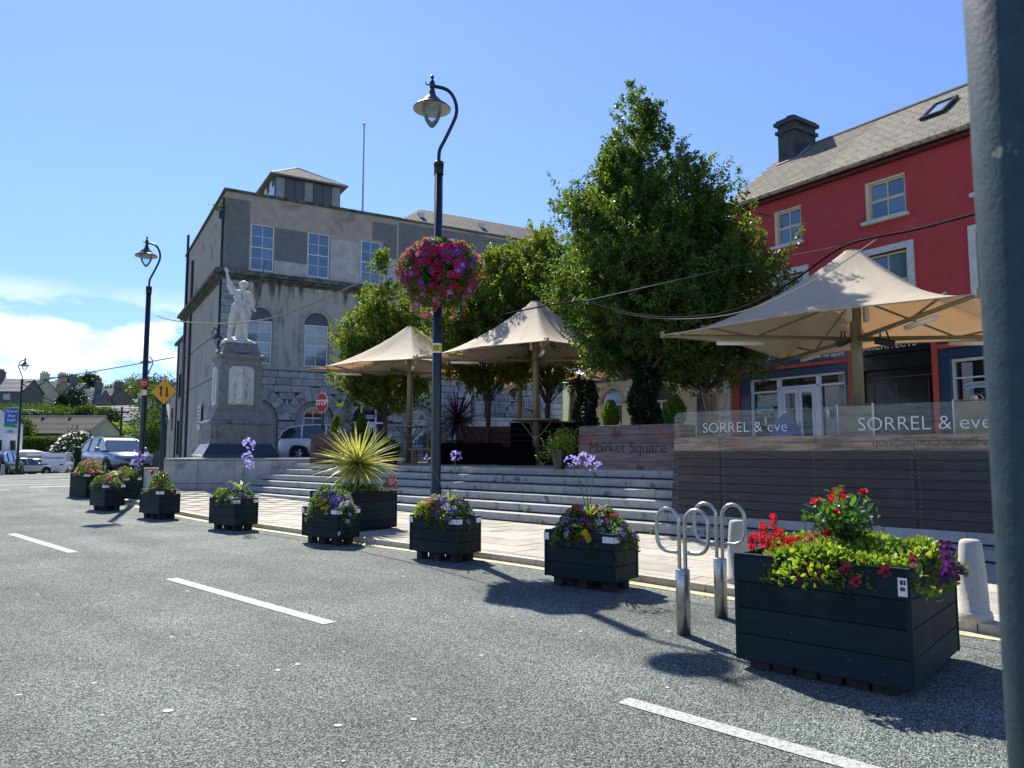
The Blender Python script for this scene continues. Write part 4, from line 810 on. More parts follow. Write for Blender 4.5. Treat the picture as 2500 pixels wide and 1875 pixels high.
def street_lamp(label, x, y_, s=1, hz=6.70, rz=0, group='black swan-neck street lamps'):
    t = thing('street_lamp', label, 'street lamp', (x, y_, g(x, y_) + KH - .02), rz, group); h = hz - .1
    MB().lathe([(.16, 0), (.16, .03), (.13, .05), (.10, .12), (.098, .9), (.085, .94), (.082, 2.5), (.074, h)], 16).build('post', M_blackp, t, True)
    MB().lathe([(.09, h - .02), (.09, h + .03), (.085, h + .05), (.085, h - .16), (.09, h - .18)][::-1], 14).build('collar', M_blackp, t, True)
    arm = [(0, 0, h), (0, 0, h + .2), (.02 * s, 0, h + .3), (.10 * s, 0, h + .45), (.24 * s, 0, h + .75), (.30 * s, 0, h + .90), (.315 * s, 0, h + 1.04), (.28 * s, 0, h + 1.2), (.2 * s, 0, h + 1.34), (.10 * s, 0, h + 1.41), (-.02 * s, 0, h + 1.44), (-.13 * s, 0, h + 1.46)]
    MB().tube(smooth3(arm), .032, 10).build('swan_neck_arm', M_blackp, t, True); lamp_head(t, -.13 * s, h + 1.46, s); return t
def smooth3(P, it=2):
    for _ in range(it):
        o = [P[0]]
        for a, b_ in zip(P, P[1:]): o += [tuple(.75 * p + .25 * q for p, q in zip(a, b_)), tuple(.25 * p + .75 * q for p, q in zip(a, b_))]
        P = o + [P[-1]]
    return P
L1 = street_lamp('tall black street lamp in front of the steps carrying the flower basket', -1.30, 12.72)
L2 = street_lamp('tall black street lamp beside the yellow diamond sign with a red disc on its post', -11.45, 22.95, hz=6.6)
L3 = street_lamp('black street lamp with a Time to Shop Local banner beside the parked cars', -35.0, 52.6, s=-1, hz=6.75)
L4 = street_lamp('distant black street lamp seen just behind the lamp with the red disc', -23.6, 47.6, hz=6.1)
st_ = thing('post_sticker', 'small yellow and white number sticker wrapped round the tall lamp post', 'sticker', (-1.30, 12.72, 3.3))
MB().lathe([(.0815, 0), (.0815, .17)], 20, cap=False).build('sticker_band', M_tube, st_, True); MB().lathe([(.0825, .03), (.0825, .14)], 20, cap=False).build('sticker_face', mat('yellow_label', (.75, .48, .05)), st_, True); text('12', .10, M_soil, st_, (-.01, -.088, .085))
st2 = thing('post_sticker', 'yellow and white sticker below the red disc on the left lamp post', 'sticker', (-11.45, 22.95, 3.35)); MB().lathe([(.083, 0), (.083, .17)], 16, cap=False).build('sticker_band', M_tube, st2, True); MB().box(-.07, .0, -.09, -.084, .02, .15).build('sticker_face', mat('yellow_label', ()), st2)
rd_ = thing('red_disc_sign', 'small round red sign fixed to the left lamp post', 'sign', (-11.42, 22.83, 3.72)); o = MB().lathe([(.14, 0), (.14, .015)], 24).build('disc', mat('sign_red', (.50, .025, .03), rough=.4), rd_, rot=(R(90), 0, 0)); text('TOWN', .06, M_wlet, rd_, (0, -.02, .02)); text('DISC', .05, M_wlet, rd_, (0, -.02, -.04))
dm = thing('two_way_sign', 'orange diamond road sign with two black arrows on a thick grey post', 'road sign', (-11.31, 24.0, .15)); M_amb = mat('sign_amber', (.78, .36, .012), rough=.45)
MB().tube([(-.03, .06, 0), (-.03, .06, 3.75)], .075, 12).build('post', M_galv, dm, True); h = .435
MB().prismy([(0, 3.4 - h), (h, 3.4), (0, 3.4 + h), (-h, 3.4)], -.03, -.015).build('plate', M_blackp, dm); h -= .018; MB().prismy([(0, 3.4 - h), (h, 3.4), (0, 3.4 + h), (-h, 3.4)], -.036, -.031).build('face', M_amb, dm)
for x, s_ in ((-.10, 1), (.09, -1)): MB().prismy([(x - .03, 3.4 - .15 * s_), (x + .03, 3.4 - .15 * s_), (x + .03, 3.4 + .10 * s_), (x + .075, 3.4 + .10 * s_), (x, 3.4 + .20 * s_), (x - .075, 3.4 + .10 * s_), (x - .03, 3.4 + .10 * s_)][::s_], -.041, -.037).build('arrow', M_blackp, dm)
MB().lathe([(.16, 0), (.16, .02)], 18).build('rear_disc', M_galv, dm, loc=(-.17, .08, 3.15), rot=(R(90), 0, 0))
ssn = thing('stop_sign', 'red octagonal STOP sign half hidden by the variegated shrub', 'road sign', (-7.18, 28, PZ), R(-40)); r = .40
oc = [(r * math.cos(R(22.5 + 45 * k)), 2.25 + r * math.sin(R(22.5 + 45 * k))) for k in range(8)]; o8 = [(x * .94, 2.25 + (z - 2.25) * .94) for x, z in oc]
MB().prismy(oc, -.04, -.02).build('plate', M_wframe, ssn); MB().prismy(o8, -.046, -.041).build('face', mat('sign_red', ()), ssn); text('STOP', .29, M_wlet, ssn, (0, -.05, 2.25), off=.008); MB().tube([(0, .02, 0), (0, .02, 2.6)], .04, 8).build('post', M_galv, ssn)
wl = thing('wall_lamp', 'black lantern bracketed to the building corner left of the statue', 'lamp', (-15.0, 37.3, 4.25), 0); lamp_head(wl, .0, 3.5); MB().tube([(.0, 0, 3.5), (-.25, .2, 3.7), (-.5, .5, 3.4)], .03, 8).build('bracket', M_blackp, wl)
bshape = MB().lathe([(.145, 0), (.15, .05), (.14, .09), (.125, .10), (.115, .4), (.092, .69), (.08, .715), (.06, .725), (.0, .727)], 20).mesh('bollard_body', M_concb, True)
for lab, x, y_ in (('pale concrete bollard behind the right corner of the biggest planter', 4.18, 6.85), ('pale concrete bollard between the bike loops and the biggest planter', 2.63, 8.75), ('pale concrete bollard at the foot of the left lamp post', -11.6, 23.9),
                   ('leftmost far concrete bollard at the edge of the photo', -36.0, 52.0), ('far concrete bollard beside the banner lamp post', -34.9, 51.0), ('concrete bollard partly out of the frame at far left', -37.2, 53.2)):
    t = thing('concrete_bollard', lab, 'bollard', (x, y_, g(x, y_) + (KH if x > -30 else 0) - .01), 0, 'tapered concrete bollards'); ob('bollard_body', bshape, t)
# bike loops
def bike(label, x, y_, rz, hs):
    t = thing('bike_stand', label, 'bike stand', (x, y_, 0), rz, 'looped steel bike stands'); MB().lathe([(.062, 0), (.062, .56), (.058, .565), (.0, .566)], 20).build('sleeve', M_steel, t, True)
    for s_ in (-1, 1):
        P = [(s_ * .030, 0, .5), (s_ * .030, 0, .86)]; P += [(s_ * (.030 + .115 - .115 * math.cos(R(a))), 0, .86 + .115 + .0 + .115 * math.sin(R(a)) * 1.0 - .0) for a in range(0, 181, 20)]
        P += [(s_ * .26, 0, .86), (s_ * .255, 0, .80), (s_ * .23, 0, .745), (s_ * .18, 0, .715), (s_ * .12, 0, .71), (s_ * .04, 0, .71)]
        MB().tube(smooth3(P, 1), .0175, 10).build('loop_tube', M_steel, t, True)
    return t
bike('bike stand nearer the viewer with its double steel loops on a thick sleeve', 1.51, 6.67, R(-44), 1)
bike('farther bike stand of the pair with double steel loops beside the bollard', 2.03, 7.35, R(-40), 1)
# near galvanised pole
np_ = thing('near_pole', 'out of focus grey galvanised pole filling the right edge', 'pole', (.472, .62, 0)); MB().tube([(0, 0, -.05), (0, 0, 4.2)], .062, 40).build('pole_shaft', M_galv, np_, True)

# ---------------------------------------------------------------- umbrellas
def umbrella(label, x, y_, hd, eh, ph, rz=0, bulbs=True, heaters=False, table=None):
    t = thing('square_umbrella', label, 'umbrella', (x, y_, PZ), rz, 'big beige umbrellas on the square'); n = 18; K = 96
    def bound(a):
        q = (a / (PI / 2)) % 1; q = min(q, 1 - q) * 2; L = hd / (math.cos(a2 := ((a % (PI / 2)) - PI / 4)) * math.sqrt(2))  # square with corners on the axes
        return L * (1 - .05 * q), eh + .10 * q
    V = []; F = []
    for i in range(n + 1):
        s_ = i / n
        for k in range(K):
            a = 2 * PI * k / K; L, zb = bound(a); r = .16 + (L - .16) * s_; z = zb + (ph - zb) * ((1 - s_) ** 1.72) * (1 - .0 * s_) ; ridge = .04 * math.cos(4 * a) * math.sin(PI * s_); V.append((r * math.cos(a), r * math.sin(a), z + ridge + .018 * math.sin(9 * s_ + 5 * a) * s_ * (1 - s_) + .016 * math.sin(20 * a + 3 * math.sin(3 * a + x)) * s_ * (1 - s_) ** .5))
    for i in range(n):
        for k in range(K): j = (k + 1) % K; F.append((i * K + k, (i + 1) * K + k, (i + 1) * K + j, i * K + j))
    mb = MB(); mb.add(V, F); mb.build('canopy', M_canvas, t, True)
    MB().lathe([(.165, -.02), (.155, .015), (.0, .05)], 20, (0, 0, ph), 0).build('peak_cap', M_canvas, t, True)
    hm = MB(); 
    for k in range(K):
        a, c = 2 * PI * k / K, 2 * PI * (k + 1) / K; (L, z), (L2_, z2) = bound(a), bound(c); hm.tube([(L * math.cos(a), L * math.sin(a), z - .01), (L2_ * math.cos(c), L2_ * math.sin(c), z2 - .01)], .012, 4, cap=False)
    hm.build('hem', M_canvas, t)
    MB().lathe([(.10, 0), (.10, eh - .3), (.10, ph - .3), (.09, ph - .05)], 16).build('pole', M_pole, t, True)
    for k in range(4):
        a = k * PI / 2; c, s_ = math.cos(a), math.sin(a)
        MB().tube([(c * .1, s_ * .1, eh - .08), (c * (hd - .02), s_ * (hd - .02), eh - .02)], [.045, .034], 8).build('arm', M_pole, t, True)
        MB().tube([(c * hd * .52, s_ * hd * .52, eh - .05), (c * hd * .8, s_ * hd * .8, eh + .16)], .022, 6).tube([(c * .12, s_ * .12, ph - .9), (c * hd * .5, s_ * hd * .5, eh - .02)], .02, 6).build('strut', M_pole, t)
        MB().box(-.03, .03, -.03, .03, -.06, .06).build('arm_end', M_pole, t, loc=(c * hd, s_ * hd, eh), rz=a)
        g_ = MB(); g_.prismy([(.09, .0), (.24, .0), (.24, .015), (.09, .20)], -.01, .01); g_.build('base_gusset', M_pole, t, rz=a)
        m = hd * .60; tb = MB().tube([(c * (m - .42), s_ * (m - .42), eh - .16), (c * (m + .42), s_ * (m + .42), eh - .15)], .042, 10).build('heater_tube', M_tube, t, True)
    MB().box(-.2, .2, -.2, .2, 0, .015).build('base_plate', M_pole, t)
    MB().box(-.19, -.12, -.14, -.04, eh + .22, eh + .5).box(.12, .19, -.14, -.04, eh + .22, eh + .5).build('control_box', M_tube, t)
    if heaters:
        for a in (R(-38), R(218)):
            c, s_ = math.cos(a), math.sin(a); MB().tube([(c * .32, s_ * .32, eh - .13), (c * .62, s_ * .62, eh - .22)], .07, 8).tube([(c * .4, s_ * .4, eh - .1), (c * .4, s_ * .4, eh + .02)], .015, 6).tube([(c * .55, s_ * .55, eh - .15), (c * .5, s_ * .5, eh + .02)], .015, 6).build('patio_heater', M_blackp, t)
    if bulbs:
        bu = MB().lathe([(.0, -.085), (.022, -.07), (.026, -.05), (.012, -.025)], 8).mesh('bulb', M_bowl, True); so = MB().lathe([(.014, -.03), (.014, .01)], 6).mesh('bulb_holder', M_blackp)
        for k in range(4):
            a, c = k * PI / 2, (k + 1) * PI / 2; A = Vector((hd * .86 * math.cos(a), hd * .86 * math.sin(a), eh + .06)); B = Vector((hd * .86 * math.cos(c), hd * .86 * math.sin(c), eh + .06)); P = []
            for i in range(15): s_ = i / 14; p = A.lerp(B, s_) + Vector((0, 0, .04 - .10 * abs(math.sin(3 * PI * s_)))); P.append(tuple(p))
            fs = MB().tube(P, .007, 4).build('light_string', M_blackp, t)
            for i in range(1, 14, 2): ob('bulb_holder', so, fs, P[i]); ob('bulb', bu, fs, P[i])
    return t
def bar_table(label, x, y_, h=1.14, r=.74):
    t = thing('bar_table', label, 'table', (x, y_, PZ), R(20), 'round bar tables built round umbrella poles')
    mb = MB(); 
    mb.lathe([(.11, h - .05), (r, h - .05), (r + .01, h - .04), (r + .01, h - .01), (r, h), (.11, h)], 36, cap=False); mb.build('table_top', M_pole, t)
    for k in range(4): a = R(45 + 90 * k); c, s_ = math.cos(a), math.sin(a); MB().tube([(c * .1, s_ * .1, h - .52), (c * .5, s_ * .5, h - .06)], .022, 6).build('table_brace', M_pole, t)
    MB().lathe([(.103, h - .56), (.115, h - .55), (.115, h - .50), (.103, h - .49)], 14, cap=False).build('table_collar', M_pole, t); return t
umbrella('middle beige umbrella directly right of the tall lamp post', .72, 22.2, 3.57, 3.23, 4.93, R(3))
umbrella('left beige umbrella between the statue and the tall lamp post', -3.53, 25.5, 3.48, 3.2, 4.72, R(10))
umbrella('biggest beige umbrella above the perspex screens at right', 6.25, 13.3, 3.52, 2.52, 4.05, R(0), bulbs=False, heaters=True)
umbrella('beige umbrella in the back row behind the middle one', .32, 28.5, 3.4, 3.2, 4.6, R(8))
umbrella('beige umbrella in the back row behind the tallest tree', 4.47, 24.7, 3.3, 3.2, 4.5, R(20))
bar_table('round green bar table round the middle umbrella pole', .72, 22.2, 1.37, .72); bar_table('round green bar table round the left umbrella pole', -3.53, 25.5, 1.28, .68); bar_table('round bar table round the back umbrella pole behind the name board', 4.47, 24.7, 1.2, .6)
tlow = bar_table('round bar table seen low behind the middle umbrella', .32, 28.5, 1.2, .7)

# plaza clutter: timber planters, benches, banner, black bar box
def board_box(name, label, cat, x, y_, rz, w_, d_, h, m, n=5, z=PZ, group=None, soil=True):
    t = thing(name, label, cat, (x, y_, z), rz, group); hh = h / n
    for i in range(n):
        z0 = i * hh + .004; z1 = (i + 1) * hh - .004
        for yy in (0, d_ - .03): piece('board', 0, w_, yy, yy + .03, z0, z1, m, t, .004)
        for xx in (.0, w_ - .03): piece('board', xx, xx + .03, .034, d_ - .034, z0, z1, m, t, .004)
    MB().box(.03, w_ - .03, .03, d_ - .03, .02, h - .07).build('soil' if soil else 'core', M_soil if soil else M_sblack, t); return t
board_box('long_planter', 'dark red board planter wall behind the purple cordyline', 'planter', -1.9, 26.4, R(-8), 2.6, .5, 1.30, M_timdk, 6)
M_blkpanel = mat('black_panel', (.003, .003, .006), rough=.9, spec=.05)
bx = board_box('bar_enclosure', 'tall black board enclosure under the middle umbrella', 'enclosure', -.05, 23.2, R(-14), 2.5, 1.0, 1.30, M_blkpanel, 7, soil=False); MB().box(-.05, 2.55, -.06, 1.06, 1.305, 1.34).build('counter_top', M_pole, bx)
board_box('low_planter', 'low black board planter holding the purple cordyline', 'planter', -2.4, 23.4, R(-12), 2.0, .7, .68, M_blkpanel, 3)
board_box('low_planter', 'low black board planter left of the black enclosure', 'planter', -.38, 21.9, R(-12), 1.0, .6, .56, M_blkpanel, 3)
def bench(label, x, y_, rz, L=.9, h=.46, w_=.34):
    t = thing('wooden_bench', label, 'bench', (x, y_, PZ), rz, 'rustic wooden benches')
    for k in range(2): piece('seat_plank', -L / 2, L / 2, -w_ / 2 + k * w_ / 2 + .004, -w_ / 2 + (k + 1) * w_ / 2 - .004, h - .045, h, M_wood, t, .006)
    for s_ in (-1, 1):
        for s2 in (-1, 1): piece('leg', s_ * (L / 2 - .12) - .035, s_ * (L / 2 - .12) + .035, s2 * .11 - .03, s2 * .11 + .03, 0, h - .05, M_wood, t, .005)
    piece('stretcher', -L / 2 + .15, L / 2 - .15, -.02, .02, .14, .2, M_wood, t, .004); return t
bench('low rustic wooden bench left of the tall lamp post', -2.75, 23.2, R(-25), .95, .5); bench('taller wooden table bench behind the low bench', -2.2, 25.3, R(-15), 1.5, .8, .6)
fb = thing('feather_banner', 'tall brown feather banner beside the climbing shrub', 'banner', (1.95, 25.8, PZ), R(-10)); MB().tube([(0, 0, 0), (.02, 0, 1.6), (.10, 0, 2.7)], .014, 6).build('banner_pole', M_tube, fb)
M_ban = mat('banner_print', (.30, .17, .10), rough=.5, col2=(.42, .32, .25), ns=2.2, n0=.4, n1=.6)
b = MB().prismy([(.03, .62), (.62, .55), (.52, 1.5), (.34, 2.3), (.12, 2.72), (.04, 1.6)], -.004, .004).build('banner_cloth', M_ban, fb); MB().prismy([(.03, .62), (.62, .55), (.59, .95), (.03, 1.0)], -.007, -.005).build('banner_band', M_sblack, fb); text('THE BAR', .10, M_gold, fb, (.32, -.01, .78)); MB().prismy([(.02, .1), (.6, .08), (.62, .54), (.03, .60)], -.006, .003).build('banner_foot', M_ocream, fb)
rp_ = thing('round_pot', 'black tub with bushy plants and small pink flowers near the bench', 'pot', (-4.0, 24.0, PZ)); MB().lathe([(.28, 0), (.42, .5), (.44, .52), (.38, .5), (.36, .45), (0, .45)], 18).build('tub', M_sblack, rp_)

# ---------------------------------------------------------------- planters in the road
def planter(label, x, y_, rz, L, Wd, H, z0, rows=3, lab=None, feet=True, zg=None, group='black board planters'):
    """origin at the nearest bottom corner; L runs to -x, Wd to +y in the local frame"""
    zg = g(x, y_) if zg is None else zg; t = thing('board_planter', label, 'planter', (x, y_, zg), rz, group); h = H / rows; e = .022
    for i in range(rows):
        za, zb = z0 + i * h + .002, z0 + (i + 1) * h - .003
        piece('board', -L + e, -e, 0, .03, za, zb, M_plank, t, .004); piece('board', -L + e, -e, Wd - .03, Wd, za, zb, M_plank, t, .004)
        for xx in (-L, -.03): piece('board', xx, xx + .03, e * 0 + .034, Wd - .034, za, zb, M_plank, t, .004)
    for xx in (-L - .004, -.032 + .004 + .0): 
        for yy in (-.004, Wd - .03): piece('corner_post', xx, xx + .034, yy, yy + .034, z0, z0 + H, M_plank, t, .004)
    r_ = MB()
    r_.box(-L, 0, 0, .05, z0 + H, z0 + H + .014).box(-L, 0, Wd - .05, Wd, z0 + H, z0 + H + .014).box(-L, -L + .05, .05, Wd - .05, z0 + H, z0 + H + .014).box(-.05, 0, .05, Wd - .05, z0 + H, z0 + H + .014); r_.build('rim', M_plank, t)
    MB().box(-L + .035, -.035, .035, Wd - .035, z0 + .02, z0 + H - .05).build('soil', M_soil, t)
    if feet:
        for xx in (-L + .08, -L / 2 - .05, -.2):
            piece('pallet_block', xx, xx + .12, .07, .2, 0, z0 - .02, M_pallet, t); piece('pallet_block', xx, xx + .12, Wd - .2, Wd - .07, 0, z0 - .02, M_pallet, t)
        piece('pallet_slat', -L + .06, -.06, .06, Wd - .06, z0 - .019, z0 - .003, M_pallet, t)
    if lab:
        zt = z0 + H
        for k in lab:
            if k == 'c': MB().box(-.15, .007, -.009, .002, zt - .085, zt - .015).box(-.002, .007, -.009, .11, zt - .085, zt - .015).build('reflector_plate', M_tube, t)
            if k == 'l': MB().box(-L - .006, -L + .07, -.009, -.005, zt - .10, zt - .015).build('reflector_plate', M_tube, t)
            if k == 'r': MB().box(.003, .008, Wd - .11, Wd + .004, zt - .085, zt - .015).build('reflector_plate', M_tube, t)
    return t
RZP = math.atan2(-.616, .788)
P1 = planter('largest black board planter in the right foreground with red roses', 2.58, 4.90, R(-41.5), 1.2, 1.36, .76, .065, 4, feet=False, zg=0)
for k in range(6): piece('pallet_block', -1.12 + k * .17, -1.12 + k * .17 + .145, .05, .17, 0, .06, M_pallet, P1)
for k in range(4): piece('pallet_block', -.17, -.05, .3 + k * .28, .3 + k * .28 + .16, 0, .06, M_pallet, P1)
stk = ob('inspection_label', None, P1); MB().box(-.068, -.012, -.0075, -.005, .66, .78).build('label_plate', M_tube, stk); MB().box(-.055, -.035, -.009, -.0076, .735, .765).box(-.032, -.02, -.009, -.0076, .735, .765).box(-.055, -.025, -.009, -.0076, .695, .72).build('label_mark', M_blue, stk)
P2 = planter('black planter of purple petunias with three agapanthus stems left of the bike stands', 1.16, 8.52, RZP, .97, .55, .53, .115, 3, 'cl r')
P3 = planter('black planter in front of the tall lamp post with lime, red and violet flowers', -.79, 10.75, RZP, .96, .53, .52, .12, 3, 'clr')
P4 = planter('black planter of yellow and lilac petunias in front of the cordyline', -2.97, 12.7, RZP, .96, .50, .50, .12, 3, 'clr')
P5 = planter('black planter with strap leaves, violet petunias and tall blue agapanthus', -5.5, 14.85, RZP, .95, .52, .52, .12, 3, 'cr')
P6 = planter('black planter with a red rose just right of the left lamp post', -8.1, 17.15, RZP, .93, .50, .54, .13, 3, 'cr')
P7 = planter('smaller black planter of orange and yellow flowers in front of the silver car', -10.42, 19.1, RZP, .85, .5, .56, .13, 3, 'cr')
P8 = planter('black planter half hidden behind the left lamp post', -11.2, 21.6, RZP, .85, .45, .62, .02, 3, 'cr', feet=False, zg=g(-11.2, 21.6) + KH)
P9 = planter('farthest big black planter of pale roses on the left', -13.1, 22.95, R(-33), .98, .62, .72, .02, 4, 'c', feet=False)
P10 = planter('large teal-black planter on the pavement holding the spiky yellow cordyline', -3.04, 14.0, ST_RZ, 1.35, 1.12, .70, .03, 4, feet=False, zg=KH)

# ---------------------------------------------------------------- flowers
def petal_mesh(name, m, m2, n=5, r=.035, depth=.012, ratio=.9):
    V = [(0, 0, -depth)]; F = []; mi = []
    for k in range(n):
        a = 2 * PI * k / n; da = PI / n * ratio; b0 = len(V)
        V += [(r * .55 * math.cos(a - da), r * .55 * math.sin(a - da), 0), (r * math.cos(a - da * .6), r * math.sin(a - da * .6), -.002), (r * 1.06 * math.cos(a), r * 1.06 * math.sin(a), .003), (r * math.cos(a + da * .6), r * math.sin(a + da * .6), -.002), (r * .55 * math.cos(a + da), r * .55 * math.sin(a + da), 0)]
        F += [(0, b0, b0 + 4), (b0, b0 + 1, b0 + 2, b0 + 4), (b0 + 2, b0 + 3, b0 + 4)]; mi += [0, 0, 0]
    b0 = len(V); V += [(r * .2 * math.cos(2 * PI * k / 5), r * .2 * math.sin(2 * PI * k / 5), .002) for k in range(5)]; F.append(tuple(range(b0, b0 + 5))); mi.append(1)
    me = bpy.data.meshes.new(name); me.from_pydata(V, [], F); me.materials.append(m); me.materials.append(m2); me.polygons.foreach_set('material_index', mi); return me
def rose_mesh(name, m, r=.035):
    mb = MB()
    for ring, (rr, h, k) in enumerate(((r * .35, r * .9, 4), (r * .7, r * .75, 5), (r, r * .45, 6))):
        for i in range(k):
            a = 2 * PI * (i + ring * .37) / k; d = PI / k * 1.25
            mb.add([(0, 0, 0), (rr * .8 * math.cos(a - d), rr * .8 * math.sin(a - d), h * .7), (rr * 1.1 * math.cos(a), rr * 1.1 * math.sin(a), h), (rr * .8 * math.cos(a + d), rr * .8 * math.sin(a + d), h * .7)], [(0, 1, 2), (0, 2, 3)])
    return mb.mesh(name, m)
BL = {}
def bl_mesh(kind):
    if kind not in BL:
        BL[kind] = {'pur': lambda: petal_mesh('bloom', F_pur, F_lil), 'lil': lambda: petal_mesh('bloom', F_lil, F_wht), 'whp': lambda: petal_mesh('bloom', F_wht, F_pur), 'dpur': lambda: petal_mesh('bloom', F_dpur, F_dpur, r=.045), 'mag': lambda: petal_mesh('bloom', F_mag, F_dpur),
                    'crim': lambda: petal_mesh('bloom', F_crim, F_wine, r=.032), 'red': lambda: petal_mesh('bloom', F_red, F_yel, r=.03), 'yel': lambda: petal_mesh('bloom', F_yel, F_org, 7, .03), 'ly': lambda: petal_mesh('bloom', F_ly, F_yel, 5, .03), 'wht': lambda: petal_mesh('bloom', F_wht, F_yel, r=.028),
                    'org': lambda: petal_mesh('bloom', F_org, F_yel, 6, .03), 'pink': lambda: petal_mesh('bloom', F_pink, F_wht, r=.032), 'wine': lambda: petal_mesh('bloom', F_wine, F_wine, r=.042), 'rose': lambda: rose_mesh('rose_bloom', F_red, .05), 'rosep': lambda: rose_mesh('rose_bloom', F_pink, .045), 'roseg': lambda: rose_mesh('rose_bloom', F_org, .03)}[kind]()
    return BL[kind]
def put_bloom(kind, parent, p, d, s=1):
    d = Vector(d).normalized(); q = d.to_track_quat('Z', 'Y'); o = ob(bl_mesh(kind).name, bl_mesh(kind), parent, p); o.rotation_euler = q.to_euler(); o.rotation_euler.rotate_axis('Z', random.uniform(0, 6)); o.scale = (s, s, s); return o
def mound(t, cx, cy, rx, ry_, z0, h, n, m, L=.05, kinds=(), nb=0, seed=0, droop=.04, sc=1, big=False, region=None, depth=.22, bs=1.0):
    """a mound of leaves with blooms on its surface, centred (cx,cy) in t's frame"""
    th = rng.uniform(0, 2 * PI, n); u = np.sqrt(rng.uniform(0, 1, n)); rr = u * (1 + .16 * np.sin(3 * th + seed) + .1 * np.sin(7 * th + 2 * seed))
    X = cx + rx * rr * np.cos(th); Y = cy + ry_ * rr * np.sin(th); top = z0 + h * (1 - np.minimum(u, 1) ** 2.6) * (1 + .22 * np.sin(9 * X + seed) * np.sin(8 * Y + seed)) - droop * np.maximum(u - .8, 0) * 5
    Z = top - rng.uniform(0, 1, n) ** 1.6 * depth * h * 2; pts = np.stack([X, Y, Z], 1); outw = np.stack([np.cos(th) * u, np.sin(th) * u, np.full(n, .7)], 1)
    ob('foliage', foliage_mesh('foliage', m, pts, outw, L, .6, big=big), t)
    for i in range(nb):
        kind = kinds[i % len(kinds)]; a = random.uniform(0, 2 * PI); q = math.sqrt(random.uniform(.02, 1)); 
        if region and kind in region: a = R(random.gauss(region[kind][0], region[kind][1])); q = min(1.02, abs(random.gauss(region[kind][2], .2)))
        r_ = q * (1 + .16 * math.sin(3 * a + seed) + .1 * math.sin(7 * a + 2 * seed)); x, y_ = cx + rx * r_ * math.cos(a), cy + ry_ * r_ * math.sin(a)
        z = z0 + h * (1 - min(q, 1) ** 2.6) * (1 + .22 * math.sin(9 * x + seed) * math.sin(8 * y_ + seed)) - droop * max(q - .8, 0) * 5 + random.uniform(-.01, .035)
        put_bloom(kind, t, (x, y_, z), (math.cos(a) * q + random.uniform(-.4, .4), math.sin(a) * q + random.uniform(-.4, .4) - .25, .65 + random.uniform(-.2, .3)), 1.28 * sc * random.uniform(.75, 1.15) * bs)
def bed(label, P, L, Wd, ztop, cat='flowers', name='flower_planting', grp='plantings in the road planters'):
    return thing(name, label, cat, (P.location.x, P.location.y, P.location.z + ztop), P.rotation_euler.z, grp)
# planter 2..9 beds
t = bed('dense violet and white petunias with a red centre trailing over their planter', P2, .97, .55, .60); mound(t, -.50, .28, .54, .36, 0, .30, 3200, M_fol, .045, ('pur', 'lil', 'whp', 'pur', 'dpur', 'pur', 'red', 'mag', 'red'), 170, 1, droop=.05, region={'red': (-60, 60, .25)}); mound(t, -.42, .0, .1, .05, 0, .05, 30, M_fol, .03, ('yel',), 5, 2); mound(t, -.02, .12, .10, .10, -.10, .22, 160, M_fol, .04, ('pur', 'lil'), 14, 3, droop=.3)
for x in (-.75, -.6, -.47): put_bloom('red', t, (x, -.03, -.02), (0, -1, .3), 1.3)
for x, z in ((-.33, .03), (-.36, .07), (-.31, -.01)): put_bloom('yel', t, (x, -.05, z), (0, -1, .4), 1.3)
t = bed('lime green, scarlet and violet blooms in the planter before the tall lamp post', P3, .96, .53, .60); mound(t, -.48, .27, .50, .33, 0, .30, 2600, M_fol, .045, ('pur', 'lil', 'whp', 'pur', 'mag'), 100, 4, droop=.05, region=None); mound(t, -.83, .16, .17, .17, .02, .20, 700, M_lime, .04, ('ly',), 24, 5); mound(t, -.62, .12, .16, .13, .06, .20, 160, M_fol, .04, ('red', 'org', 'red'), 30, 6)
t = bed('yellow petunias in front of lilac ones in the planter before the cordyline', P4, .96, .50, .58); mound(t, -.48, .25, .50, .32, 0, .36, 3000, M_fol, .045, ('lil', 'whp', 'lil', 'pur'), 110, 7, droop=.05); mound(t, -.45, .04, .25, .11, .02, .20, 300, M_fol, .04, ('yel',), 34, 8); mound(t, .02, .15, .12, .14, -.08, .24, 200, M_fol, .04, ('lil', 'whp'), 22, 9, droop=.3)
t = bed('pale yellow and violet petunias under strap leaves in their planter', P5, .95, .52, .60); mound(t, -.47, .26, .50, .34, 0, .20, 2200, M_fol, .045, ('pur', 'lil', 'dpur', 'pur'), 90, 10, droop=.05); mound(t, -.82, .16, .16, .16, .02, .18, 250, M_fol, .04, ('ly', 'yel'), 26, 11)
t = bed('small rose with one red bloom above wine pansies in its planter', P6, .93, .5, .63, 'rose', 'rose_planting'); mound(t, -.45, .25, .38, .24, .05, .34, 1300, M_rosel, .05, ('roseg', 'rosep'), 12, 12, depth=.5); mound(t, -.45, .22, .48, .30, 0, .08, 500, M_fol, .035, ('wine', 'pink', 'dpur'), 26, 13); put_bloom('rose', t, (-.52, .1, .44), (0, -1, .5), 1.5)
t = bed('orange, yellow and magenta bedding flowers in the small planter before the silver car', P7, .85, .5, .66); mound(t, -.42, .25, .45, .30, 0, .26, 1500, M_fol, .045, ('org', 'yel', 'ly', 'lil', 'org'), 50, 14); mound(t, -.1, .15, .15, .15, .02, .2, 150, M_fol, .04, ('mag', 'pur', 'pink'), 20, 15)
t = bed('red and violet flowers in the planter behind the left lamp post', P8, .85, .45, .61); mound(t, -.42, .22, .46, .30, 0, .28, 1200, M_fol, .045, ('red', 'pur', 'dpur', 'mag', 'org'), 44, 16)
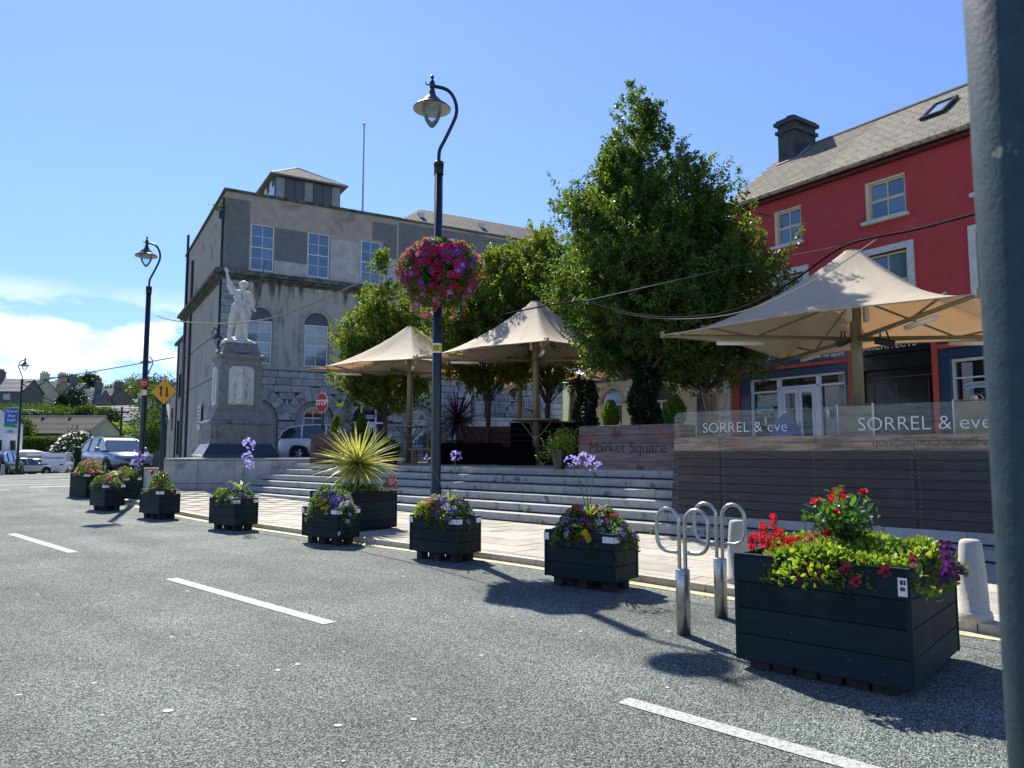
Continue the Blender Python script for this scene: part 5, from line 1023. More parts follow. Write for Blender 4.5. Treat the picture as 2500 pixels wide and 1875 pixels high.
t = bed('loose pale rose bushes with bronze tips in the farthest planter', P9, .98, .62, .70, 'rose', 'rose_planting'); mound(t, -.5, .3, .56, .36, 0, .42, 2200, M_fol, .05, ('rosep', 'roseg', 'wht'), 34, 17, depth=.6); mound(t, -.2, .2, .3, .2, .1, .42, 260, M_rust, .04, ('rosep',), 8, 18, depth=.7)
# planter 1
t = bed('low lime green sweet potato vine carpeting the largest planter', P1, 1.2, 1.36, .80, 'plant', 'lime_vine'); mound(t, -.6, .68, .64, .74, 0, .13, 4600, M_lime, .052, (), 0, 19, droop=.06, big=True); mound(t, -.55, .10, .58, .14, 0, .10, 900, M_lime, .05, (), 0, 20, droop=.14, big=True)
mound(t, -.08, .75, .14, .60, 0, .12, 900, M_lime, .052, (), 0, 21, droop=.16, big=True)
for p, d in (((-.60, -.13, .0), (0, -1, .2)), ((-.53, -.13, -.05), (0, -1, 0)), ((-.66, -.12, -.06), (-.2, -1, 0)), ((-.12, -.10, .03), (.2, -1, .2)), ((-.02, .2, .08), (1, -.6, .3)), ((-.30, -.12, -.05), (0, -1, 0)), ((-.36, -.1, .02), (0, -1, .2))): put_bloom('wine', t, p, d, 1.0)
for p, d in (((.11, .55, .07), (1, -.6, .3)), ((.13, .47, .0), (1, -.8, 0)), ((.10, .62, .13), (.7, -.7, .6)), ((.13, .75, -.06), (1, -.7, -.2)), ((.12, .42, -.05), (1, -.8, -.2))): put_bloom('dpur', t, p, d, 1.35)
t = bed('scarlet snapdragons on the left corner of the largest planter', P1, 1.2, 1.36, .80, 'flowers', 'snapdragon_cluster')
for k in range(8):
    x, y_ = -1.12 + .045 * k, .22 + .09 * (k % 3); hh = (.17, .24, .30, .15, .20, .13, .16, .11)[k]; MB().tube([(x, y_, 0), (x + .01, y_, hh)], .004, 5).build('stem', M_stem, t)
    for i in range(11): a = random.uniform(0, 6.28); zz = hh * (.35 + .7 * i / 11); put_bloom('red', t, (x + .022 * math.cos(a) - .02, y_ + .022 * math.sin(a) - .02, zz), (math.cos(a), math.sin(a), .3), .85)
t = bed('tall red rose bush rising from the middle of the largest planter', P1, 1.2, 1.36, .80, 'rose', 'rose_bush')
pts = []; outs = []; tips = []
for k in range(20):
    a = random.uniform(0, 2 * PI); sp = random.uniform(.04, .30); hh = random.uniform(.20, .48); P = [(-.62 + .03 * math.cos(a), .62 + .03 * math.sin(a), 0), (-.62 + sp * .4 * math.cos(a), .62 + sp * .4 * math.sin(a), hh * .55), (-.62 + sp * math.cos(a), .62 + sp * math.sin(a), hh)]
    MB().tube(P, [.006, .005, .003], 5).build('rose_stem', M_stem, t); tips.append(P[2])
    for i in range(50): s_ = random.uniform(.15, 1.0); p = Vector(P[0]).lerp(P[1], s_ * 2) if s_ < .5 else Vector(P[1]).lerp(P[2], s_ * 2 - 1); pts.append(p + Vector([random.gauss(0, .04) for _ in range(3)])); outs.append((random.gauss(0, 1), random.gauss(0, 1), .3))
ob('foliage', foliage_mesh('foliage', M_rosel, np.array(pts), np.array(outs), .062, .62, big=True), t)
tips.sort(key=lambda p: -p[2])
for i, p in enumerate(tips[:9]): 
    for k in range(2 if i < 5 else 1): put_bloom('rose', t, (p[0] + random.gauss(0, .025), p[1] + random.gauss(0, .025), p[2] + .01), (random.gauss(0, .5), -.6, 1), random.uniform(.6, .9))
for p in ((-.85, .35, .13), (-.98, .45, .10), (-.9, .3, .06), (-.6, .3, .2)): put_bloom('rose', t, p, (0, -1, .5), .6)
for p in ((-.8, .35), (-.72, .3), (-.62, .25)): ob('bronze_leaf', foliage_mesh('bronze_leaf', M_rust, rng.normal(0, .03, (14, 3)) + [p[0], p[1], .12], np.tile([0, 0, 1.], (14, 1)), .06), t)
# agapanthus
flm = MB()
for k in range(6): a = 2 * PI * k / 6; flm.add([(0, 0, 0), (.010 * math.cos(a - .4), .010 * math.sin(a - .4), .02), (.024 * math.cos(a), .024 * math.sin(a), .034), (.010 * math.cos(a + .4), .010 * math.sin(a + .4), .02)], [(0, 1, 2), (0, 2, 3)])
aga = [flm.mesh('floret', F_blu), flm.mesh('floret', F_agl)]
def agapanthus(label, x, y_, z, heads, sizes=None, leaves=0):
    t = thing('agapanthus', label, 'agapanthus', (x, y_, z), 0, 'agapanthus in the road planters')
    for i, (hx, hy, hz) in enumerate(heads):
        MB().tube([(0, 0, 0), (hx * .35, hy * .35, hz * .5), (hx, hy, hz)], [.007, .006, .004], 6).build('stem', M_stem, t); r = (sizes or [.09] * 9)[i]; hd = ob('flower_head', None, t, (hx, hy, hz))
        for k in range(30 if r > .06 else 14):
            d = Vector((random.gauss(0, 1), random.gauss(0, 1), random.gauss(.25, .8))).normalized(); o = ob('floret', aga[k % 2], hd, d * r * random.uniform(.55, 1)); o.rotation_euler = d.to_track_quat('Z', 'Y').to_euler(); o.scale = [random.uniform(.7, 1.05) * r / .08] * 3
    for k in range(leaves):
        a = random.uniform(0, 6.28); l = random.uniform(.22, .38); w_ = .012; P = [(0, 0, 0), (.3 * l * math.cos(a), .3 * l * math.sin(a), .6 * l), (.75 * l * math.cos(a), .75 * l * math.sin(a), .85 * l), (1.1 * l * math.cos(a), 1.1 * l * math.sin(a), .68 * l)]; n_ = (-math.sin(a), math.cos(a)); mb = MB()
        V = [(p[0] + n_[0] * w_ * q * s_, p[1] + n_[1] * w_ * q * s_, p[2]) for p, q in zip(P, (1, 1.1, .8, .05)) for s_ in (-1, 1)]; mb.add(V, [(0, 1, 3, 2), (2, 3, 5, 4), (4, 5, 7, 6)]); mb.build('strap_leaf', M_lime if k % 2 else M_fol, t)
    return t
agapanthus('three tall violet agapanthus stems above the purple petunias', .92, 8.95, .70, [(-.20, .02, .80), (-.05, .0, .82), (.07, .05, .76)], [.075, .075, .08], 10)
agapanthus('two slim agapanthus stems right of the tall lamp post', -.95, 11.2, .70, [(.10, .15, .84), (-.35, .2, .80)], [.075, .05], 12)
agapanthus('three stacked blue agapanthus heads before the podium wall', -5.6, 15.4, .72, [(.12, .05, 1.02), (.12, .0, .77), (.14, .05, .62)], [.12, .11, .09], 14)
agapanthus('blue agapanthus blurred against the silver car', -11.05, 21.7, .85, [(-.05, .3, .72), (.05, .1, .45), (.2, .2, .60)], [.10, .13, .08], 12)
agapanthus('short budding agapanthus in the orange bedding planter', -10.5, 19.7, .80, [(.05, .1, .25)], [.04], 12)
# low bloom of the agapanthus in planter 2
# hanging basket
hb = thing('hanging_basket', 'huge ball of crimson, magenta and violet petunias on the tall lamp post', 'flower basket', (-1.26, 12.66, 4.72)); hb.scale = (1.13, 1.13, 1.10)
MB().lathe([(.12, -.35), (.30, -.3), (.42, -.1), (.46, .12), (.48, .14), (.44, .12), (.0, .05)], 20).build('basket_bowl', M_sblack, hb)
n = 8200; th = rng.uniform(0, 2 * PI, n); zz = rng.uniform(-1, 1, n); prof = np.sqrt(np.clip(1 - zz ** 2, 0, 1)); rad = .60 * (1 + .09 * np.sin(4 * th + 3 * zz) + .06 * np.sin(9 * th)) * rng.uniform(.72, 1, n); pts = np.stack([rad * prof ** .8 * np.cos(th), rad * prof ** .8 * np.sin(th), zz * .50 - .02], 1)
ob('foliage', foliage_mesh('foliage', M_fol, pts, pts, .055, .6), hb)
back = []
for k in range(560):
    a = random.uniform(0, 2 * PI); z = random.uniform(-1, .95); pr = math.sqrt(1 - z * z) ** .8; rr = .62 * (1 + .09 * math.sin(4 * a + 3 * z) + .06 * math.sin(9 * a)); x = rr * pr * math.cos(a); y_ = rr * pr * math.sin(a)
    if z > .72: kind = random.choice(['roseg', 'org', 'mag', 'pink', 'lil'])
    elif x > .28 and z > -.3: kind = random.choice(['lil', 'pur', 'mag', 'pur', 'mag'])
    elif x < -.36: kind = random.choice(['mag', 'pink', 'mag', 'lil'])
    elif z < -.6: kind = random.choice(['crim', 'lil', 'mag', 'mag', 'crim'])
    else: kind = random.choice(['crim', 'crim', 'crim', 'mag', 'crim', 'mag', 'pur', 'mag'])
    p, d, s_ = (x, y_, z * .51 - .01), (x, y_, z * .4 + random.uniform(-.2, .3)), random.uniform(1.15, 1.7)
    if y_ < 0: put_bloom(kind, hb, p, d, s_)
    else: back.append((kind, p, d, s_))
jb = MB(); jm = [F_crim, F_mag, F_lil]
for kind, p, d, s_ in back:
    me = bl_mesh('crim'); jb.M = Matrix.Translation(p) @ Vector(d).to_track_quat('Z', 'Y').to_matrix().to_4x4() @ Matrix.Scale(s_, 4)
    jb.add([v.co for v in me.vertices], [tuple(f.vertices) for f in me.polygons], random.randrange(3))
tag(jb.build('rear_blooms', jm, hb), kind='stuff')
for k in range(26):
    a = random.uniform(0, 2 * PI); l = random.uniform(.12, .30); x, y_ = .42 * math.cos(a), .42 * math.sin(a); P = [(x * .9, y_ * .9, -.30), (x, y_, -.42), (x * 1.02, y_ * 1.02, -.42 - l)]; MB().tube(P, .004, 4).build('trailing_stem', M_stem, hb)
    ob('foliage', foliage_mesh('foliage', M_fol, np.array([Vector(P[1]).lerp(P[2], s_) for s_ in np.linspace(0, 1, 16)]) + rng.normal(0, .015, (16, 3)), rng.normal(0, 1, (16, 3)), .05), hb)
    for j in range(2): put_bloom(random.choice(['crim', 'mag', 'lil', 'pink']), hb, Vector(P[1]).lerp(P[2], random.uniform(.4, 1)) + Vector((random.gauss(0, .02), random.gauss(0, .02), 0)), (x, y_ - .2, -.1), 1.1)
# cordylines
def cordyline(label, x, y_, z, m, n, L, trunk, spread=1, Wd=.026, name='cordyline'):
    t = thing(name, label, 'cordyline', (x, y_, z)); MB().tube([(0, 0, -.1), (0, 0, trunk)], [.05, .045], 8).build('trunk', M_bark, t)
    for k in range(n):
        a = k * 2.39996 + random.uniform(-.2, .2); e = math.asin(min(1, max(-.8, -.85 + 1.75 * ((k + .5) / n) ** .85))); l = L * random.uniform(.78, 1.08) * (1 if e > -.2 else .85); dr = random.uniform(.05, .22) * (1.2 - math.sin(e)); P = []
        for i in range(6): s_ = i / 5; P.append(Vector((math.cos(a) * math.cos(e) * l * s_, math.sin(a) * math.cos(e) * l * s_, trunk + math.sin(e) * l * s_ - dr * s_ * s_ * l)))
        nx_ = Vector((-math.sin(a), math.cos(a), random.uniform(-.4, .4))).normalized(); wd = [.55, .95, 1, .8, .5, .03]; V = []
        for p, q in zip(P, wd): V += [tuple(p - nx_ * Wd * q), tuple(p + Vector((0, 0, -.009 * q))), tuple(p + nx_ * Wd * q)]
        MB().add(V, [f for i in range(5) for f in ((i * 3, i * 3 + 1, i * 3 + 4, i * 3 + 3), (i * 3 + 1, i * 3 + 2, i * 3 + 5, i * 3 + 4))]).build('sword_leaf', m, t)
    return t
cordyline('spiky yellow striped cordyline bursting from the teal-black planter', -3.10, 14.95, .80, M_cord, 210, 1.0, .56, Wd=.022)
cordyline('dark purple cordyline in the low black planter on the square', -1.75, 23.8, PZ + .6, M_cordd, 110, 1.2, .85, name='purple_cordyline')
t = thing('ground_cover', 'low green ground cover round the foot of the cordyline', 'plant', (-3.04, 14.0, .84), ST_RZ); mound(t, -.68, .56, .64, .52, -.02, .10, 1500, M_fol, .05, ('roseg',), 6, 22)
t = thing('bronze_heuchera', 'small bronze leaved plant at the right edge of the cordyline planter', 'plant', (-2.42, 14.95, .84)); mound(t, 0, 0, .16, .16, 0, .22, 260, M_rust, .05, ('pink',), 3, 23)
t = thing('pot_plants', 'bushy green plants with tiny pink flowers in the black tub', 'plant', (-4.0, 24.0, PZ + .48)); mound(t, 0, 0, .42, .42, 0, .30, 900, M_fol, .06, ('pink', 'mag', 'wht'), 16, 24)
t = thing('pot_plants', 'pink flowers among dark leaves at the foot of the purple cordyline', 'plant', (-1.5, 23.65, PZ + .62)); mound(t, 0, 0, .8, .3, 0, .14, 700, M_ivy, .06, ('mag', 'pink'), 7, 25)

# ---------------------------------------------------------------- shrubs and conifers
def conifer(label, x, y_, z, h, r, group='small conifers in the name board planters'):
    t = thing('conifer', label, 'conifer', (x, y_, z), 0, group); MB().tube([(0, 0, 0), (0, 0, h * .8)], [.02, .006], 6).build('trunk', M_bark, t)
    n = 3000; s_ = rng.uniform(0, 1, n); th = rng.uniform(0, 2 * PI, n); rr = r * np.sin(np.clip(PI * (s_ * .86 + .12), 0, PI)) ** .8 * rng.uniform(.6, 1.05, n) * (1 + .15 * np.sin(7 * th + 11 * s_)); pts = np.stack([rr * np.cos(th), rr * np.sin(th), s_ * h], 1)
    D = np.stack([np.cos(th) * .35, np.sin(th) * .35, np.ones(n)], 1) + rng.normal(0, .18, (n, 3)); ob('crown', np_mesh('crown', *leaf_arrays(pts, D, rng.normal(0, 1, (n, 3)), .10 * rng.uniform(.6, 1.3, n), .2), M_conif), t); return t
def onms(u, n): return st(u, n)[:2]
for lab, u, x_h, r in (('bright green conifer at the left end of the grey Market Square planter', -.40, .62, .17), ('larger bright green conifer at the right end of the grey Market Square planter', 1.28, .66, .22)):
    x, y_ = onms(u + .0, 2.2); conifer(lab, x, y_, PZ + .9, x_h, r)
for lab, u, x_h, r in (('bright green conifer left of the variegated shrub', -11.55, .68, .19), ('slim green conifer right of the variegated shrub', -10.15, .72, .15)):
    x, y_ = onms(u, 2.3); conifer(lab, x, y_, PZ + .85, x_h, r)
x, y_ = onms(-10.85, 2.2); t = thing('variegated_shrub', 'narrow grey green variegated shrub before the STOP sign', 'shrub', (x, y_, PZ + .85)); n = 1500; s_ = rng.uniform(0, 1, n); th = rng.uniform(0, 2 * PI, n); rr = (.24 * np.sin(PI * np.clip(s_ * .8 + .2, 0, 1)) ** .7) * rng.uniform(.3, 1.1, n); pts = np.stack([rr * np.cos(th), rr * np.sin(th), s_ * 1.28], 1)
ob('crown', foliage_mesh('crown', M_vari, pts, pts - [0, 0, .3], .055, .5), t); MB().tube([(0, 0, 0), (.02, 0, 1.25)], [.015, .004], 6).build('stem', M_bark, t)
t = thing('trailing_shrub', 'lime green ferny shrub spilling beside the grey Market Square planter', 'shrub', (1.12, 17.55, PZ + .35)); n = 1600; pts = rng.normal(0, 1, (n, 3)) * [.20, .2, .15] + [.05, 0, .28]; pts[:, 2] -= .7 * np.maximum(-pts[:, 0], 0); ob('crown', foliage_mesh('crown', M_lime, pts, pts * [1, 1, .3], .07, .3), t)
MB().lathe([(.13, -.35), (.22, .1), (.23, .12), (.0, .1)], 14).build('pot', M_sblack, t)
def climber(label, x, y_, z, h, r, m=M_ivy, n=4200, name='climbing_shrub'):
    t = thing(name, label, 'shrub', (x, y_, z)); s_ = rng.uniform(0, 1, n); th = rng.uniform(0, 2 * PI, n); rr = r * (1 - .35 * s_) * (1 + .25 * np.sin(6 * s_ * 3 + th)) * rng.uniform(.55, 1.05, n); pts = np.stack([rr * np.cos(th), rr * np.sin(th), s_ * h], 1); ob('crown', foliage_mesh('crown', m, pts, pts * [1, 1, 0] + [0, 0, -.1], .09, .75), t); MB().tube([(0, 0, -.1), (0, 0, h * .7)], .04, 6).build('stem', M_bark, t); return t
climber('dark leafy climbing shrub right of the brown feather banner', 2.2, 22.0, PZ, 2.55, .40)
t = thing('dry_grass_plant', 'pale dry seedheads and lime leaves growing behind the left perspex screen', 'plant', (4.05, 14.8, PZ)); 
n = 420; s_ = rng.uniform(0, 1, n); th = rng.uniform(0, 2 * PI, n); rr = (.1 + .28 * s_) * rng.uniform(0, 1, n); pts = np.stack([rr * np.cos(th) * .8, rr * np.sin(th) * .8, .35 + s_ * 1.35], 1); ob('seedheads', foliage_mesh('seedheads', M_dry, pts, pts, .035, .6), t); pts = rng.normal(0, 1, (700, 3)) * [.22, .2, .16] + [0, 0, .45]; ob('foliage', foliage_mesh('foliage', M_lime, pts, pts, .09, .4), t)
for k in range(26): a = random.uniform(0, 6.28); r_ = random.uniform(.1, .36); MB().tube([(0, 0, 0), (r_ * .5 * math.cos(a), r_ * .5 * math.sin(a), .9), (r_ * math.cos(a), r_ * math.sin(a), 1.6)], .004, 4).build('stalk', M_dry, t)
# weeds on the steps
for u, k, lab in ((-3.2, 0, 'weed tuft at the foot of the steps right of the tall lamp post'), (-1.3, 1, 'bright weed tuft on the first tread left of the agapanthus stems'), (-.6, 0, 'weed tuft below the agapanthus at the foot of the steps'), (1.2, 4, 'dark weed tuft high on the steps below the grey name board'), (-6.1, 2, 'weed tuft on the steps behind the cordyline'), (2.1, 0, 'weed tuft at the foot of the steps behind the bike stands')):
    t = thing('weed', lab, 'weed', st(u, .36 * k - .03 if k else -.05, KH + .185 * k), 0, 'weed tufts in the step joints')
    ob('leaves', foliage_mesh('leaves', M_lime, rng.normal(0, .045, (60, 3)) * [1, .5, .8] + [0, 0, .04], rng.normal(0, 1, (60, 3)) + [0, 0, .8], .04), t)

# ---------------------------------------------------------------- trees
def tree(label, x, y_, z, prof, trunk_h, lean, m, nshoots, leaf=.085, per=44, sh=.75, tr=.11, seed=0, fork=None, name='street_tree', asym=None, cat='tree'):
    """prof: list of (height, radius) of the crown above z"""
    t = thing(name, label, cat, (x, y_, z)); r = random.Random(seed); q = np.random.default_rng(seed + 5); zs = [p[0] for p in prof]; rs = [p[1] for p in prof]; z0, z1 = zs[0], zs[-1]
    MB().tube([(0, 0, -.2), (.02, 0, trunk_h * .5), (lean, 0, trunk_h), (lean * .6, 0, z0 + (z1 - z0) * .5), (0, 0, z0 + (z1 - z0) * .85)], [tr * 1.25, tr, tr * .85, tr * .5, tr * .15], 10).build('trunk', M_bark, t, True)
    br = MB(); sp = []
    hs = np.linspace(0, 1, 400); wgt = np.array([np.interp(z0 + (z1 - z0) * h, zs, rs) ** 1.6 + .03 for h in hs]); wgt /= wgt.sum()
    nc = max(18, int(nshoots / 13)); clumps = []
    for k in range(nc):
        h = q.choice(hs, p=wgt); zz = z0 + (z1 - z0) * h; R0 = np.interp(zz, zs, rs); a = q.uniform(0, 2 * PI); f = 1 - .55 * q.uniform(0, 1) ** 1.7
        if asym: R0 *= 1 + asym[0] * math.cos(a - asym[1])
        R0 *= 1 + .14 * math.sin(3 * a + 2.2 * zz + seed) + .08 * math.sin(5 * a - 3 * zz); clumps.append((a, f, zz, R0))
        if k % 2 == 0: br.tube([(lean * .5, 0, max(trunk_h * .9, zz - R0 * .9)), (R0 * f * .55 * math.cos(a), R0 * f * .55 * math.sin(a), zz - R0 * .25), (R0 * f * math.cos(a), R0 * f * math.sin(a), zz)], [tr * .35, tr * .2, tr * .06], 5)
    tag(br.build('limbs', M_bark, t), kind='stuff')
    P = []; D = []; Nn = []
    for (a, f, zz, R0) in clumps:
        c = np.array([R0 * f * math.cos(a), R0 * f * math.sin(a), zz]); outd = np.array([math.cos(a), math.sin(a), .75 + .6 * (zz - z0) / (z1 - z0)]); outd /= np.linalg.norm(outd); cs = .22 + .13 * R0
        for k in range(13):
            b0 = c + q.normal(0, 1, 3) * cs * [.75, .75, .55] ; d = outd * .9 + q.normal(0, .42, 3); d /= np.linalg.norm(d); l = sh * q.uniform(.4, 1.0) * (.5 + .5 * min(1, R0 / 1.5)); s_ = q.uniform(0, 1, per) ** .8
            pp = b0 + d * (s_[:, None] * l) + np.array([0, 0, 1]) * (s_[:, None] ** 2 * l * .18) + q.normal(0, .055, (per, 3)) * (1.25 - s_[:, None] * .8); P.append(pp); dd = d * .5 + q.normal(0, .75, (per, 3)); dd[:, 2] -= .15; D.append(dd); nn = q.normal(0, .6, (per, 3)); nn[:, 2] += .8; Nn.append(nn)
    P = np.concatenate(P); D = np.concatenate(D); Nn = np.concatenate(Nn); ok = P[:, 2] > z0 - .5; P, D, Nn = P[ok], D[ok], Nn[ok]
    ob('crown', np_mesh('crown', *leaf_arrays(P, D, Nn, leaf * q.uniform(.6, 1.25, len(P)), .62), m), t); return t
T4 = tree('tallest pyramidal tree with an ivy covered trunk behind the grey name board', 3.12, 17.5, PZ, [(2.1, .5), (2.5, 1.1), (3.6, 1.5), (4.6, 1.65), (5.4, 1.65), (6.2, 1.4), (7.0, .95), (7.7, .55), (8.4, .30), (9.0, .14), (9.3, .04)], 2.4, .1, M_leaf2, 3000, .085, 52, .60, .2, 3, asym=(.12, 0))
ivy = climber('thick ivy sleeve wrapped round the trunk of the tallest tree', 3.14, 17.45, PZ, 2.6, .40, n=6500, name='ivy_sleeve')
T5 = tree('rounder tree right of the tallest one, its branches over the restaurant sign', 4.55, 17.6, PZ, [(2.0, .7), (2.5, 1.35), (3.3, 1.7), (4.2, 1.75), (4.9, 1.35), (5.6, .75), (6.1, .3), (6.4, .1)], 2.0, .12, M_leaf2, 1900, .085, 48, .58, .09, 8)
T2 = tree('street tree behind the flower basket between the left and middle umbrellas', -.85, 25.6, PZ, [(2.6, .8), (3.4, 1.4), (4.7, 1.6), (6.0, 1.3), (7.0, .7), (7.7, .2)], 2.2, .05, M_leaf, 1600, .095, 50, .6, .09, 12)
T1 = tree('street tree left of the lamp post rising behind the left umbrella', -5.06, 29.3, PZ, [(2.1, .9), (2.9, 1.35), (4.2, 1.45), (5.5, 1.1), (6.8, .5), (7.8, .25), (8.4, .05)], 2.0, .04, M_leaf, 1700, .10, 44, .62, .09, 17)
T3 = tree('street tree behind the middle umbrella with a straight dark trunk', 1.2, 25.5, PZ, [(2.6, .8), (3.4, 1.7), (4.8, 2.0), (6.2, 1.7), (7.3, 1.0), (8.1, .3)], 2.2, .05, M_leaf, 1900, .095, 44, .6, .10, 21)
# ---------------------------------------------------------------- monument
def sculpt(name, parts, m, vox, parent=None, smooth_it=2, **k):
    """unite tapered limbs and ellipsoids into one continuous carved surface"""
    mb = MB()
    for p in parts:
        if p[0] == 'l': mb.tube(p[1], p[2], 14)
        elif p[0] == 'e':
            (cx, cy, cz), (rx, ry_, rz2) = p[1], p[2]; M0 = mb.M; mb.M = Matrix.Translation((cx, cy, cz)) @ (Matrix.Rotation(p[3], 4, 'Y') if len(p) > 3 else Matrix.Identity(4)) @ Matrix.Diagonal((rx, ry_, rz2, 1)); pr = [(math.sin(PI * i / 10) + 1e-4, -math.cos(PI * i / 10)) for i in range(11)]; mb.lathe(pr, 14); mb.M = M0
        elif p[0] == 'b': mb.box(*p[1])
    me = mb.mesh('tmp', m); o = bpy.data.objects.new('tmp', me); C.objects.link(o); r = o.modifiers.new('r', 'REMESH'); r.mode = 'VOXEL'; r.voxel_size = vox
    if smooth_it: s_ = o.modifiers.new('s', 'SMOOTH'); s_.factor = .5; s_.iterations = smooth_it
    n = bpy.data.meshes.new_from_object(o.evaluated_get(bpy.context.evaluated_depsgraph_get())); bpy.data.objects.remove(o); n.materials.clear(); n.materials.append(m); n.polygons.foreach_set('use_smooth', [True] * len(n.polygons)); n.name = name
    return ob(name, n, parent, **k)
MX, MY = -10.82, 29.0; MRZ = R(31)
mo = thing('monument', 'tall stepped granite monument pedestal with white marble relief panels on the podium', 'monument', (MX, MY, 1.375), MRZ)
def stage(name, a0, a1, z0, z1, m, par=mo): return MB().loft([[(-a0 / 2, -a0 / 2, z0), (a0 / 2, -a0 / 2, z0), (a0 / 2, a0 / 2, z0), (-a0 / 2, a0 / 2, z0)], [(-a1 / 2, -a1 / 2, z1), (a1 / 2, -a1 / 2, z1), (a1 / 2, a1 / 2, z1), (-a1 / 2, a1 / 2, z1)]]).build(name, m, par)
stage('base_block', 2.72, 2.72, 0, .14, M_gran2); stage('sloped_base', 2.68, 2.24, .141, .52, M_gran2)
stage('inscribed_block', 2.20, 2.20, .521, 1.24, M_gran); stage('moulding', 2.22, 2.34, 1.241, 1.30, M_gran); stage('moulding', 2.38, 2.38, 1.301, 1.36, M_gran); stage('moulding', 2.34, 2.16, 1.361, 1.44, M_gran)
stage('sloped_stage', 2.08, 1.78, 1.441, 1.80, M_gran); stage('moulding', 1.82, 1.76, 1.801, 1.86, M_gran)
stage('die', 1.68, 1.50, 1.861, 3.74, M_gran); stage('cornice', 1.50, 1.66, 3.741, 3.84, M_gran); stage('cornice', 1.72, 1.72, 3.841, 3.95, M_gran); stage('cornice', 1.66, 1.5, 3.951, 4.0, M_gran)
stage('cap', 1.46, 1.20, 4.001, 4.38, M_gran); stage('cap_moulding', 1.26, 1.20, 4.381, 4.45, M_gran)
pn = MB().box(-.80, .80, -1.115, -1.10, .62, 1.14); pn.build('sunk_panel', M_gran, mo)
for s_ in ((-.88, -.80, .58, 1.18), (.80, .88, .58, 1.18), (-.80, .80, .58, .62), (-.80, .80, 1.14, 1.18)): MB().box(s_[0], s_[1], -1.125, -1.10, s_[2], s_[3]).build('panel_frame', M_gran, mo)
for s_ in ((-.70, -.64, .66, 1.10), (.64, .70, .66, 1.10), (-.64, .64, .66, .70), (-.64, .64, 1.06, 1.10)): MB().box(-1.12, -1.10, s_[0], s_[1], s_[2], s_[3]).build('panel_frame', M_gran, mo)
for k in range(5): MB().box(-1.106, -1.10, -.5, .5, .98 - k * .06, .995 - k * .06).build('inscription_line', M_gran2, mo)
MB().add([(-1.31, -.75, .17), (-1.15, -.66, .49), (-1.15, .66, .49), (-1.31, .75, .17)], [(0, 3, 2, 1)]).build('plaque', M_ivory, mo)
# relief panels on front and left faces of the die
def panel(face):
    p = ob('relief_panel', None, mo, (0, 0, 0), 0 if face == 0 else R(-90)); yb = -.84; pts = [(-.46, 2.02), (.46, 2.02), (.46, 3.36), (.34, 3.50), (-.34, 3.50), (-.46, 3.36)]
    MB().prismy(pts, -.855 + .0, -.70).build('panel_slab', M_marble, p)
    return p
pf = panel(0)
sculpt('relief_figure', [('l', [(0, -.87, 2.06), (0, -.89, 2.5), (.0, -.90, 2.85)], [.19, .155, .125]), ('l', [(0, -.9, 2.85), (0, -.9, 3.1), (0, -.88, 3.2)], [.12, .15, .08]), ('e', (0, -.91, 3.32), (.075, .08, .10)), ('e', (0, -.88, 3.33), (.10, .06, .11)),
    ('l', [(-.13, -.88, 3.13), (-.20, -.91, 2.90), (-.04, -.99, 2.72)], [.055, .045, .03]), ('l', [(.13, -.88, 3.13), (.20, -.91, 2.90), (.06, -.99, 2.72)], [.055, .045, .03]), ('l', [(-.10, -.9, 2.1), (-.16, -.93, 2.55), (-.1, -.94, 2.8)], [.05, .05, .04]), ('l', [(.05, -.95, 2.1), (.09, -.96, 2.5), (.03, -.96, 2.7)], [.05, .04, .03]), ('l', [(-.05, -.96, 2.08), (-.03, -.97, 2.45)], [.04, .03]),
    ('l', [(.24, -.86, 2.05), (.28, -.87, 2.4), (.24, -.86, 2.62)], [.07, .08, .03]), ('e', (-.29, -.86, 2.45), (.10, .05, .12)), ('e', (-.27, -.86, 2.22), (.13, .05, .14)), ('l', [(-.2, -.86, 3.1), (-.3, -.86, 2.9), (-.34, -.86, 2.62)], [.06, .06, .05])], M_marble, .016, pf)
pts = [(.02 + .085 * math.cos(2 * PI * k / 14), -1.0, 2.66 + .085 * math.sin(2 * PI * k / 14)) for k in range(15)]; MB().tube(pts, .018, 6).build('relief_wreath', M_marble, pf)
ps_ = panel(1); ring = [(.0 + .19 * math.cos(2 * PI * k / 16), -.87, 2.8 + .24 * math.sin(2 * PI * k / 16)) for k in range(17)]
sculpt('relief_emblem', [('l', ring, [.035] * 17), ('e', (0, -.87, 3.2), (.18, .05, .16)), ('e', (0, -.87, 2.35), (.16, .05, .2)), ('l', [(-.25, -.87, 2.2), (0, -.89, 2.8), (.25, -.87, 3.3)], [.04, .03, .04]), ('l', [(.25, -.87, 2.2), (0, -.89, 2.8), (-.25, -.87, 3.3)], [.04, .03, .04]), ('e', (0, -.89, 2.8), (.08, .05, .12))], M_marble, .016, ps_)
# garland on the cap
for f_ in (0, R(-90)):
    gp = ob('garland', None, mo, (0, 0, 0), f_); MB().tube([(-.46, -.72, 4.25), (-.3, -.76, 4.12), (0, -.78, 4.07), (.3, -.76, 4.12), (.46, -.72, 4.25)], [.03, .05, .065, .05, .03], 8).build('garland_swag', M_gran, gp)
